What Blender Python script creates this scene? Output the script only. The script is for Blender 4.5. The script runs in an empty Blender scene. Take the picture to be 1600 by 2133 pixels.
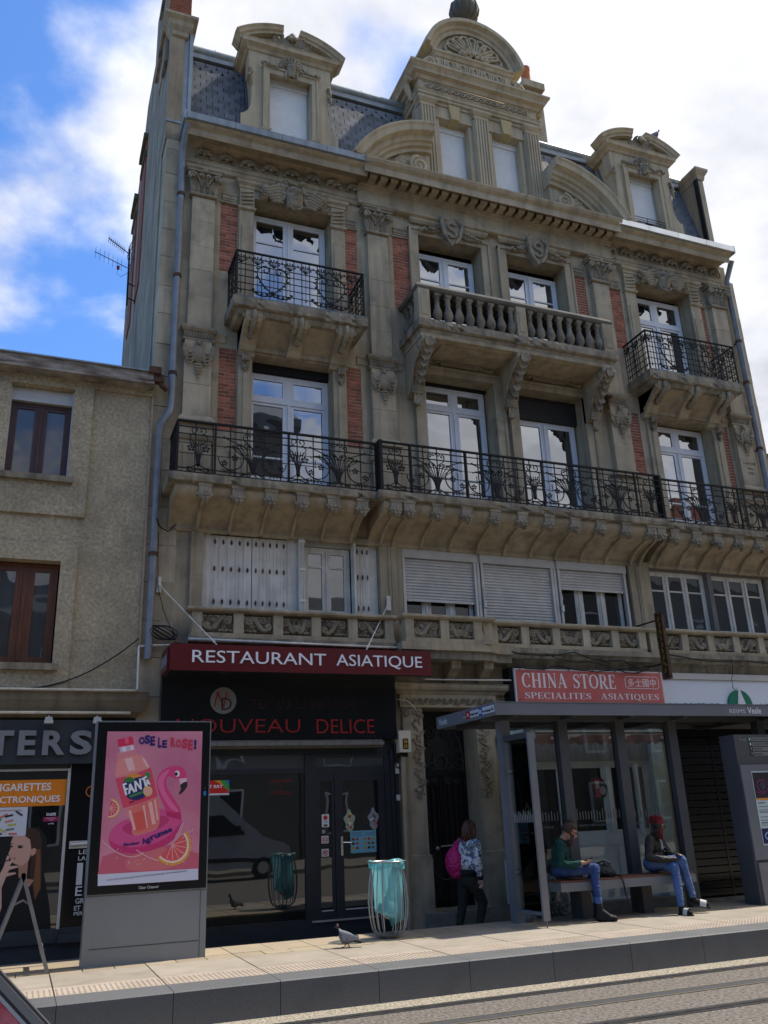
import bpy, bmesh, math, random
from mathutils import Vector, Matrix, Euler, noise as mnoise
R = math.radians
PI = math.pi
rnd = random.Random(7)
sc = bpy.context.scene
col = sc.collection

# ------------------------------------------------------------------ camera
cam_data = bpy.data.cameras.new('camera')
cam = bpy.data.objects.new('camera', cam_data)
col.objects.link(cam)
cam_data.sensor_fit = 'VERTICAL'
cam_data.sensor_height = 24.0
cam_data.lens = 20.478
cam_data.clip_start = 0.05
cam_data.clip_end = 600
cam.matrix_world = Matrix(((0.929607, -0.087513, -0.358012, 0.0), (-0.366462, -0.322801, -0.872643, -14.0), (-0.039199, 0.942412, -0.332148, 1.71), (0, 0, 0, 1)))
sc.camera = cam

# ------------------------------------------------------------------ sky, sun, exposure
SUN_EL, SUN_AZ = 58.0, 86.5          # azimuth measured from +Y towards +X
world = bpy.data.worlds.new('World')
sc.world = world
world.use_nodes = True
wn, wl = world.node_tree.nodes, world.node_tree.links
wn.clear()
wo = wn.new('ShaderNodeOutputWorld')
bg = wn.new('ShaderNodeBackground')
bg.inputs['Strength'].default_value = 0.13
wl.new(bg.outputs[0], wo.inputs['Surface'])
sky = wn.new('ShaderNodeTexSky')
sky.sky_type = 'NISHITA'
sky.sun_disc = False
sky.sun_elevation = R(SUN_EL)
sky.sun_rotation = R(SUN_AZ)
sky.air_density = 1.0
sky.dust_density = 0.6
sky.ozone_density = 2.0
tc = wn.new('ShaderNodeTexCoord')
def wmath(op, a, b=None, clamp=False):
    n = wn.new('ShaderNodeMath'); n.operation = op; n.use_clamp = clamp
    for i, q in enumerate((a, b)):
        if q is None: continue
        if isinstance(q, (int, float)): n.inputs[i].default_value = q
        else: wl.new(q, n.inputs[i])
    return n.outputs[0]
sep = wn.new('ShaderNodeSeparateXYZ'); wl.new(tc.outputs['Generated'], sep.inputs[0])
den = wmath('ADD', wmath('MAXIMUM', sep.outputs[2], 0.0), 0.25)
cmb = wn.new('ShaderNodeCombineXYZ')
wl.new(wmath('DIVIDE', sep.outputs[0], den), cmb.inputs[0])
wl.new(wmath('DIVIDE', sep.outputs[1], den), cmb.inputs[1])
def wnoise(scale, detail, off, rough=0.55, dist=0.0):
    m = wn.new('ShaderNodeMapping'); m.inputs['Location'].default_value = off
    wl.new(cmb.outputs[0], m.inputs[0])
    n = wn.new('ShaderNodeTexNoise'); n.inputs['Scale'].default_value = scale
    n.inputs['Detail'].default_value = detail; n.inputs['Roughness'].default_value = rough
    n.inputs['Distortion'].default_value = dist
    wl.new(m.outputs[0], n.inputs['Vector'])
    return n.outputs['Fac']
big = wnoise(2.5, 9, (9.9, 7.8, 0.0), 0.5, 0.1)
fine = wnoise(5.0, 8, (4.0, 1.0, 0), 0.55)
# thicker cloud towards the sun (right), clearer towards the left
side = wmath('MULTIPLY', sep.outputs[0], 0.42)
dens = wmath('ADD', wmath('ADD', wmath('MULTIPLY', big, 1.25), wmath('MULTIPLY', fine, 0.42)), side)
ramp = wn.new('ShaderNodeMapRange'); ramp.interpolation_type = 'SMOOTHSTEP'
ramp.inputs['From Min'].default_value = 0.76; ramp.inputs['From Max'].default_value = 1.0
wl.new(dens, ramp.inputs['Value'])
shade = wn.new('ShaderNodeMapRange')
shade.inputs['From Min'].default_value = 0.35; shade.inputs['From Max'].default_value = 0.68
wl.new(wnoise(2.6, 6, (9, 3, 2), 0.55), shade.inputs['Value'])
ccol = wn.new('ShaderNodeMixRGB')
ccol.inputs[1].default_value = (2.6, 2.68, 3.0, 1)
ccol.inputs[2].default_value = (5.6, 5.6, 5.75, 1)
wl.new(shade.outputs[0], ccol.inputs[0])
smix = wn.new('ShaderNodeMixRGB')
wl.new(ramp.outputs[0], smix.inputs[0])
skyb = wn.new('ShaderNodeMixRGB'); skyb.blend_type = 'MULTIPLY'; skyb.inputs[0].default_value = 1
wl.new(sky.outputs[0], skyb.inputs[1]); skyb.inputs[2].default_value = (0.50, 0.74, 1.05, 1)
wl.new(skyb.outputs[0], smix.inputs[1]); wl.new(ccol.outputs[0], smix.inputs[2])
wl.new(smix.outputs[0], bg.inputs['Color'])

sun_d = bpy.data.lights.new('sun', 'SUN')
sun_d.energy = 3.1
sun_d.angle = R(1.5)
sun_d.color = (1.0, 0.93, 0.82)
sun = bpy.data.objects.new('sun', sun_d)
col.objects.link(sun)
el, az = R(SUN_EL), R(SUN_AZ)
sdir = Vector((math.sin(az) * math.cos(el), math.cos(az) * math.cos(el), math.sin(el)))
sun.rotation_euler = sdir.to_track_quat('Z', 'Y').to_euler()
sun.location = (20, -20, 40)

sc.view_settings.view_transform = 'Standard'
sc.view_settings.look = 'None'
sc.view_settings.gamma = 1
sc.view_settings.use_curve_mapping = False
sc.view_settings.exposure = 0.95
sc.render.engine = 'CYCLES'
sc.cycles.max_bounces = 6
sc.cycles.diffuse_bounces = 3
sc.cycles.glossy_bounces = 4
sc.cycles.transmission_bounces = 6
sc.cycles.transparent_max_bounces = 10
sc.cycles.caustics_reflective = False
sc.cycles.caustics_refractive = False

# ------------------------------------------------------------------ materials
def new_mat(name):
    m = bpy.data.materials.new(name); m.use_nodes = True
    nt = m.node_tree
    b = nt.nodes['Principled BSDF']
    return m, nt, b
def c4(c): return (c[0], c[1], c[2], 1)
def pmat(name, c1, c2=None, sc_=4.0, rough=0.8, bump=0.1, bsc=40.0, metal=0.0, streak=None, blot=None,
         rnd_v=0.0, spec=0.4, detail=5.0, stretch=(1, 1, 1), local=False, lo=0.35, hi=0.65, fine=None, coat=0.0):
    m, nt, b = new_mat(name)
    N, L = nt.nodes, nt.links
    b.inputs['Roughness'].default_value = rough
    b.inputs['Metallic'].default_value = metal
    b.inputs['Specular IOR Level'].default_value = spec
    b.inputs['Coat Weight'].default_value = coat
    if c2 is None and bump == 0 and not rnd_v and not streak:
        b.inputs['Base Color'].default_value = c4(c1); return m
    if local:
        t = N.new('ShaderNodeTexCoord'); src = t.outputs['Object']
    else:
        t = N.new('ShaderNodeNewGeometry'); src = t.outputs['Position']
    def noise(scale, det, strn=(1, 1, 1), off=(0, 0, 0)):
        mp = N.new('ShaderNodeMapping'); mp.inputs['Scale'].default_value = strn; mp.inputs['Location'].default_value = off
        L.new(src, mp.inputs[0])
        n = N.new('ShaderNodeTexNoise'); n.inputs['Scale'].default_value = scale; n.inputs['Detail'].default_value = det
        n.inputs['Roughness'].default_value = 0.6
        L.new(mp.outputs[0], n.inputs['Vector'])
        return n.outputs['Fac']
    def rng(v, a, b_, t0=0.0, t1=1.0):
        q = N.new('ShaderNodeMapRange'); q.inputs[1].default_value = a; q.inputs[2].default_value = b_
        q.inputs[3].default_value = t0; q.inputs[4].default_value = t1
        L.new(v, q.inputs[0]); return q.outputs[0]
    def mix(f, a, b_, mode='MIX'):
        q = N.new('ShaderNodeMixRGB'); q.blend_type = mode
        if isinstance(f, float): q.inputs[0].default_value = f
        else: L.new(f, q.inputs[0])
        for i, v in ((1, a), (2, b_)):
            if isinstance(v, tuple): q.inputs[i].default_value = c4(v)
            else: L.new(v, q.inputs[i])
        return q.outputs[0]
    cur = mix(rng(noise(sc_, detail, stretch), lo, hi), c1, c2 or c1)
    if fine:
        cur = mix(rng(noise(fine[1], 3), 0.3, 0.7, 0, fine[2]), cur, fine[0])
    if streak:
        f1 = rng(noise(streak[1], 4, (1, 1, 0.09)), 0.46, 0.66, 0, streak[2])
        cur = mix(f1, cur, streak[0])
    if blot:
        f2 = rng(noise(blot[1], 7, off=(3, 7, 1)), blot[3] if len(blot) > 3 else 0.52, 0.70, 0, blot[2])
        cur = mix(f2, cur, blot[0])
    if rnd_v:
        oi = N.new('ShaderNodeObjectInfo')
        hs = N.new('ShaderNodeHueSaturation')
        L.new(rng(oi.outputs['Random'], 0, 1, 1 - rnd_v, 1 + rnd_v), hs.inputs['Value'])
        L.new(cur, hs.inputs['Color']); cur = hs.outputs[0]
    L.new(cur, b.inputs['Base Color'])
    if bump:
        bp_ = N.new('ShaderNodeBump'); bp_.inputs['Strength'].default_value = bump; bp_.inputs['Distance'].default_value = 0.02
        L.new(noise(bsc, 4), bp_.inputs['Height']); L.new(bp_.outputs[0], b.inputs['Normal'])
    return m
def flat(name, c, rough=0.6, metal=0.0, spec=0.4, emit=0.0):
    m, nt, b = new_mat(name)
    b.inputs['Base Color'].default_value = c4(c)
    b.inputs['Roughness'].default_value = rough
    b.inputs['Metallic'].default_value = metal
    b.inputs['Specular IOR Level'].default_value = spec
    if emit:
        b.inputs['Emission Color'].default_value = c4(c); b.inputs['Emission Strength'].default_value = emit
    return m
def glass_mat(name, base, refl, rough=0.015, wob=0.006, wsc=1.6):
    """opaque dark pane: an unlit room behind double glazing, with the glass's mirror reflection on top"""
    m, nt, b = new_mat(name); N, L = nt.nodes, nt.links
    b.inputs['Base Color'].default_value = c4(base); b.inputs['Roughness'].default_value = rough
    b.inputs['IOR'].default_value = 1.5
    g = N.new('ShaderNodeBsdfGlossy'); g.inputs['Roughness'].default_value = rough
    g.inputs['Color'].default_value = (0.92, 0.96, 1.0, 1)
    ms = N.new('ShaderNodeMixShader'); ms.inputs[0].default_value = refl
    L.new(b.outputs[0], ms.inputs[1]); L.new(g.outputs[0], ms.inputs[2])
    L.new(ms.outputs[0], N['Material Output'].inputs[0])
    ge = N.new('ShaderNodeNewGeometry'); n = N.new('ShaderNodeTexNoise'); n.inputs['Scale'].default_value = wsc; n.inputs['Detail'].default_value = 1
    L.new(ge.outputs['Position'], n.inputs['Vector'])
    bu = N.new('ShaderNodeBump'); bu.inputs['Strength'].default_value = 1.0; bu.inputs['Distance'].default_value = wob
    L.new(n.outputs[0], bu.inputs['Height']); L.new(bu.outputs[0], b.inputs['Normal']); L.new(bu.outputs[0], g.inputs['Normal'])
    return m
def clear_glass(name, tint=(0.93, 0.97, 0.95), refl=0.07):
    m, nt, b = new_mat(name); N, L = nt.nodes, nt.links
    t = N.new('ShaderNodeBsdfTransparent'); t.inputs['Color'].default_value = c4(tint)
    g = N.new('ShaderNodeBsdfGlossy'); g.inputs['Roughness'].default_value = 0.02
    lw = N.new('ShaderNodeFresnel'); lw.inputs['IOR'].default_value = 1.5
    ms = N.new('ShaderNodeMixShader')
    L.new(lw.outputs[0], ms.inputs[0]); L.new(t.outputs[0], ms.inputs[1]); L.new(g.outputs[0], ms.inputs[2])
    L.new(ms.outputs[0], N['Material Output'].inputs[0])
    return m

M = {}
M['stone'] = pmat('limestone', (0.47, 0.395, 0.265), (0.36, 0.295, 0.19), 1.3, 0.9, 0.25, 28, streak=((0.12, 0.10, 0.075), 5.0, 0.42), blot=((0.155, 0.13, 0.095), 2.2, 0.55), fine=((0.22, 0.185, 0.13), 55, 0.35))
M['carved'] = pmat('carved_limestone', (0.38, 0.325, 0.23), (0.25, 0.21, 0.145), 3.0, 0.92, 0.3, 45, blot=((0.085, 0.075, 0.058), 5, 0.6, 0.50), fine=((0.14, 0.12, 0.09), 60, 0.4))  # crust blots, plus a darker tone standing in for crevice shade
M['slab'] = pmat('weathered_balcony_stone', (0.34, 0.295, 0.21), (0.19, 0.165, 0.12), 2.6, 0.92, 0.5, 18, streak=((0.07, 0.063, 0.05), 6, 0.6), blot=((0.09, 0.08, 0.06), 5, 0.6))
M['block'] = pmat('ashlar_block', (0.46, 0.39, 0.27), (0.36, 0.30, 0.20), 1.6, 0.9, 0.25, 30, rnd_v=0.10, streak=((0.12, 0.105, 0.08), 5, 0.4), blot=((0.15, 0.13, 0.10), 3, 0.5))
M['newstone'] = pmat('pale_gable_stone', (0.48, 0.405, 0.275), (0.40, 0.33, 0.215), 1.2, 0.9, 0.15, 30, streak=((0.14, 0.12, 0.09), 6, 0.4))
M['brick'] = pmat('red_brick', (0.37, 0.125, 0.068), (0.25, 0.082, 0.05), 7, 0.9, 0.3, 60, rnd_v=0.35, blot=((0.12, 0.05, 0.035), 14, 0.4))
M['mortar'] = pmat('brick_mortar', (0.42, 0.31, 0.23), (0.33, 0.235, 0.17), 9, 0.95, 0.2)
M['slate'] = pmat('roof_slate', (0.125, 0.140, 0.158), (0.09, 0.102, 0.118), 5, 0.65, 0.15, 30, rnd_v=0.30, spec=0.3)
M['zinc'] = pmat('weathered_zinc', (0.29, 0.325, 0.345), (0.21, 0.235, 0.25), 3, 0.5, 0.05, 12, metal=0.3, streak=((0.14, 0.17, 0.19), 8, 0.5))
M['brightzinc'] = pmat('bright_zinc', (0.72, 0.73, 0.72), (0.58, 0.59, 0.58), 2.5, 0.35, 0.06, 6, metal=0.9)  # pale tone also paints the sky glint on the right gutter
M['verdi'] = pmat('patinated_ridge_metal', (0.28, 0.32, 0.31), (0.18, 0.215, 0.21), 4, 0.5, 0.08, 20, metal=0.3)
M['iron'] = pmat('black_wrought_iron', (0.008, 0.008, 0.009), (0.013, 0.0125, 0.012), 20, 0.6, 0.1, 60, spec=0.25)
M['white'] = pmat('white_painted_frame', (0.74, 0.75, 0.76), (0.66, 0.67, 0.68), 3, 0.45, 0.0)
M['oldwhite'] = pmat('old_white_paint', (0.74, 0.71, 0.63), (0.60, 0.575, 0.50), 4, 0.6, 0.1, 30, streak=((0.25, 0.23, 0.19), 9, 0.35))
M['shutter'] = pmat('white_roller_shutter', (0.78, 0.79, 0.78), (0.70, 0.71, 0.70), 2, 0.45, 0.0)
M['alu'] = pmat('grey_aluminium', (0.58, 0.57, 0.53), (0.48, 0.47, 0.44), 3, 0.5, 0.03, 30, metal=0.35)
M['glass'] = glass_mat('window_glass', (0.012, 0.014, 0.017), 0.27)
M['glassdark'] = glass_mat('shop_glass', (0.010, 0.012, 0.012), 0.085, wob=0.0012)
M['glassnet'] = glass_mat('curtained_glass', (0.055, 0.060, 0.060), 0.035)
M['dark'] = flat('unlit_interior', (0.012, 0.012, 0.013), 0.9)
M['pipe'] = pmat('blue_grey_downpipe', (0.235, 0.255, 0.275), (0.175, 0.19, 0.205), 5, 0.5, 0.05, 20, metal=0.2, streak=((0.10, 0.10, 0.095), 8, 0.35))
M['rust'] = pmat('rusty_iron', (0.12, 0.055, 0.03), (0.05, 0.03, 0.02), 8, 0.85, 0.3, 40)
M['render'] = pmat('rough_cream_render', (0.56, 0.48, 0.325), (0.46, 0.39, 0.26), 2.2, 0.95, 0.6, 30, blot=((0.15, 0.135, 0.105), 1.1, 0.55, 0.5), fine=((0.16, 0.135, 0.09), 20, 0.7))
M['blackwood'] = pmat('dark_blind', (0.03, 0.028, 0.026), (0.02, 0.019, 0.018), 6, 0.6, 0.05)
M['greywood'] = pmat('grey_weathered_wood', (0.20, 0.19, 0.17), (0.13, 0.12, 0.11), 5, 0.8, 0.2, 30, stretch=(6, 6, .6))
M['partywall'] = pmat('stained_party_wall', (0.36, 0.29, 0.19), (0.24, 0.19, 0.125), 1.2, 0.95, 0.6, 14, streak=((0.07, 0.06, 0.05), 3, 0.7))
M['roofboard'] = flat('roof_underlay', (0.03, 0.034, 0.04), 0.8)
M['yellowstone'] = pmat('yellow_repaired_stone', (0.46, 0.37, 0.19), (0.40, 0.32, 0.17), 3, 0.9, 0.15, 30)
M['darkstone'] = pmat('blackened_stone', (0.14, 0.125, 0.095), (0.09, 0.082, 0.066), 4, 0.9, 0.3, 30)
M['moss'] = pmat('mossy_stone', (0.13, 0.12, 0.06), (0.09, 0.085, 0.055), 6, 0.95, 0.4, 25)
M['blueiron'] = flat('blue_grey_painted_iron', (0.10, 0.13, 0.16), 0.5)
M['darkrail'] = pmat('blackened_coping', (0.15, 0.135, 0.105), (0.08, 0.074, 0.06), 3, 0.9, 0.3, 25)
M['baluster'] = pmat('stained_baluster_stone', (0.25, 0.215, 0.155), (0.115, 0.10, 0.075), 4, 0.9, 0.3, 30, rnd_v=0.12)
M['inkstone'] = flat('incised_lettering', (0.07, 0.062, 0.05), 0.9)
M['aggregate'] = pmat('exposed_aggregate', (0.105, 0.09, 0.078), (0.026, 0.023, 0.021), 24, 0.9, 1.0, 24, fine=((0.26, 0.23, 0.195), 27, 0.8), detail=2, lo=.44, hi=.56)
M['palegravel'] = pmat('pale_gravel', (0.42, 0.37, 0.28), (0.19, 0.165, 0.125), 34, 0.95, 0.9, 36, detail=2, lo=.40, hi=.60)
M['oldpave'] = pmat('old_pavement', (0.22, 0.20, 0.165), (0.15, 0.135, 0.11), 4, 0.95, 0.4, 30, blot=((0.30, 0.28, 0.25), 8, .5))
M['asphalt'] = pmat('black_asphalt_joint', (0.055, 0.055, 0.058), (0.042, 0.042, 0.044), 12, 0.8, 0.3, 60)
M['railsteel'] = pmat('worn_rail_steel', (0.35, 0.34, 0.33), (0.22, 0.215, 0.21), 9, 0.28, 0.05, 40, metal=0.9)
M['yellowedge'] = flat('worn_yellow_edge', (0.22, 0.19, 0.12), 0.8)
M['joint'] = flat('paving_joint', (0.07, 0.062, 0.052), 0.95)
M['kerb'] = pmat('dark_granite_kerb', (0.135, 0.138, 0.140), (0.10, 0.103, 0.105), 90, 0.6, 0.25, 110, rnd_v=0.06, blot=((0.07, 0.072, 0.07), 2.0, .4), detail=2)
M['paving'] = pmat('beige_paving', (0.34, 0.295, 0.235), (0.28, 0.243, 0.19), 2.2, 0.85, 0.15, 60, rnd_v=0.07, blot=((0.19, 0.165, 0.13), 2.4, .5))
M['tactile'] = pmat('tactile_paving', (0.40, 0.335, 0.265), (0.33, 0.275, 0.215), 3, 0.85, 0.1, 60, rnd_v=0.05, blot=((0.30, 0.25, 0.20), 3, .35))
M['sett'] = pmat('sandy_setts', (0.36, 0.29, 0.19), (0.30, 0.25, 0.185), 3, 0.85, 0.2, 50, rnd_v=0.13, blot=((0.27, 0.225, 0.165), 3, .45))
M['brownwood'] = pmat('plum_brown_frame', (0.085, 0.045, 0.04), (0.06, 0.032, 0.03), 6, 0.5, 0.05)
M['redwood'] = pmat('varnished_frame', (0.15, 0.055, 0.022), (0.09, 0.034, 0.016), 5, 0.4, 0.05, stretch=(8, 8, .6))
M['peelwood'] = pmat('peeling_fascia_board', (0.36, 0.33, 0.28), (0.09, 0.06, 0.04), 2.2, 0.85, 0.4, 20, stretch=(1, 1, 6), blot=((0.05, 0.035, 0.025), 4, .7))
M['brownrender'] = pmat('brown_stained_ledge', (0.19, 0.155, 0.10), (0.13, 0.105, 0.07), 2, 0.9, 0.4, 25, streak=((0.06, 0.05, 0.04), 5, .5))
M['anthracite'] = pmat('anthracite_panel', (0.035, 0.042, 0.05), (0.028, 0.034, 0.04), 3, 0.45, 0.03)
M['signgrey'] = flat('grey_raised_letter', (0.20, 0.215, 0.23), 0.4)
M['gloss_black'] = flat('glossy_black_panel', (0.008, 0.009, 0.010), 0.16)
M['navyframe'] = pmat('dark_navy_frame', (0.017, 0.022, 0.028), (0.013, 0.017, 0.022), 4, 0.42, 0.02)
M['darkred'] = pmat('dark_red_panel', (0.115, 0.008, 0.010), (0.095, 0.007, 0.009), 2, 0.35, 0.02)
M['doorblack'] = pmat('black_door', (0.010, 0.010, 0.011), (0.016, 0.015, 0.015), 6, 0.4, 0.05)
M['oldiron'] = flat('dusty_iron', (0.035, 0.034, 0.032), 0.6)
M['beigepipe'] = pmat('beige_pipe_paint', (0.36, 0.29, 0.19), (0.30, 0.24, 0.155), 4, 0.5, 0.05)
M['palegreenwall'] = pmat('pale_painted_roughcast', (0.50, 0.56, 0.53), (0.40, 0.45, 0.43), 6, 0.9, 0.7, 45, blot=((0.25, 0.27, 0.26), 30, .4, .6))
M['pinkcloth'] = pmat('faded_pink_canvas', (0.30, 0.145, 0.125), (0.24, 0.115, 0.10), 6, 0.9, 0.1)
M['salmon'] = pmat('sun_faded_red_banner', (0.52, 0.105, 0.085), (0.60, 0.15, 0.125), 1.4, 0.55, 0.02, 6, blot=((0.42, 0.075, 0.065), 2.5, .5))
M['salongleam'] = pmat('salon_gleam_panel', (0.45, 0.42, 0.42), (0.42, 0.06, 0.09), 3.1, 0.8, 0.0, lo=.60, hi=.64)  # pale and pink tones paint the lit gleams behind the grille
M['gilt'] = pmat('tarnished_gilt', (0.085, 0.05, 0.018), (0.035, 0.022, 0.012), 12, 0.5, 0.3, 30, metal=.5)
M['goldmark'] = flat('gold_paint', (0.42, 0.26, 0.05), 0.4, 0.6)
M['sheltergrey'] = pmat('shelter_grey_steel', (0.17, 0.18, 0.195), (0.145, 0.155, 0.168), 2, 0.45, 0.02)
M['shelterdark'] = pmat('shelter_dark_steel', (0.075, 0.078, 0.084), (0.06, 0.063, 0.068), 2, 0.5, 0.02)
M['shelterlight'] = pmat('shelter_light_steel', (0.19, 0.195, 0.20), (0.165, 0.17, 0.175), 3, 0.42, 0.02)
M['roofglass'] = clear_glass('grey_tinted_roof_glass', (0.62, 0.65, 0.66))
M['clearglass'] = clear_glass('clear_shelter_glass', (0.90, 0.94, 0.92))
M['benchwood'] = pmat('reddish_bench_wood', (0.20, 0.085, 0.05), (0.13, 0.055, 0.035), 5, 0.6, 0.15, 30, stretch=(.6, 8, 8))
M['totemgrey'] = pmat('light_grey_panel_paint', (0.23, 0.245, 0.25), (0.205, 0.218, 0.222), 2, 0.5, 0.03, 90, spec=.4)
M['posterpink'] = pmat('pink_poster_print', (0.72, 0.28, 0.37), (0.60, 0.17, 0.27), 1.1, 0.4, 0.0)
M['galv'] = pmat('galvanised_steel', (0.40, 0.40, 0.40), (0.30, 0.30, 0.30), 12, 0.4, 0.05, 40, metal=.7)
M['pigeongrey'] = pmat('pigeon_grey', (0.17, 0.18, 0.20), (0.11, 0.115, 0.13), 60, 0.8, 0.2, 150, local=True)
M['pigeonwing'] = pmat('pigeon_wing', (0.26, 0.27, 0.30), (0.17, 0.175, 0.195), 50, 0.8, 0.2, 150, local=True)
M['pigeondark'] = pmat('pigeon_dark', (0.02, 0.022, 0.024), (0.03, 0.028, 0.032), 50, 0.7, 0.1, 150, local=True)
M['alulight'] = pmat('dull_aluminium', (0.26, 0.26, 0.255), (0.19, 0.19, 0.19), 6, 0.4, 0.05, 40, metal=.4)
M['purpleposter'] = pmat('violet_poster', (0.12, 0.10, 0.18), (0.24, 0.19, 0.24), 9, 0.4, 0.0, blot=((0.03, 0.03, 0.06), 14, .6))
def bag_mat():
    m, nt, b = new_mat('turquoise_bag_film'); N, L = nt.nodes, nt.links
    d = N.new('ShaderNodeBsdfDiffuse'); d.inputs['Color'].default_value = (0.22, 0.56, 0.62, 1)
    tl = N.new('ShaderNodeBsdfTranslucent'); tl.inputs['Color'].default_value = (0.30, 0.72, 0.78, 1)
    tr = N.new('ShaderNodeBsdfTransparent'); tr.inputs['Color'].default_value = (0.62, 0.93, 0.96, 1)
    gl = N.new('ShaderNodeBsdfGlossy'); gl.inputs['Roughness'].default_value = 0.25
    m1 = N.new('ShaderNodeMixShader'); m1.inputs[0].default_value = .5; L.new(d.outputs[0], m1.inputs[1]); L.new(tl.outputs[0], m1.inputs[2])
    m2 = N.new('ShaderNodeMixShader'); m2.inputs[0].default_value = .35; L.new(m1.outputs[0], m2.inputs[1]); L.new(tr.outputs[0], m2.inputs[2])
    m3 = N.new('ShaderNodeMixShader'); m3.inputs[0].default_value = .06; L.new(m2.outputs[0], m3.inputs[1]); L.new(gl.outputs[0], m3.inputs[2])
    L.new(m3.outputs[0], N['Material Output'].inputs[0]); return m
M['bag'] = bag_mat()
M['oppshaded'] = pmat('shaded_opposite_wall', (0.13, 0.115, 0.095), (0.10, 0.09, 0.075), 0.8, 0.9, 0.1, 10)  # deep shade of the mirrored walls put into this dark colour
M['glassplain'] = flat('far_glass', (0.012, 0.014, 0.016), 0.05, 0, 0.5)
M['vanpaint'] = pmat('van_paint', (0.42, 0.44, 0.47), (0.38, 0.40, 0.43), 2, 0.3, 0.0, coat=.5)
M['black_rubber'] = flat('tyre_rubber', (0.012, 0.012, 0.012), 0.8)
M['citruspicture'] = pmat('citrus_picture', (0.45, 0.05, 0.09), (0.60, 0.22, 0.28), 9, 0.35, 0.0, blot=((0.42, 0.16, 0.03), 6, .8, .56))
M['terracotta'] = pmat('terracotta', (0.50, 0.16, 0.06), (0.42, 0.13, 0.05), 8, 0.8, 0.1)

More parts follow.
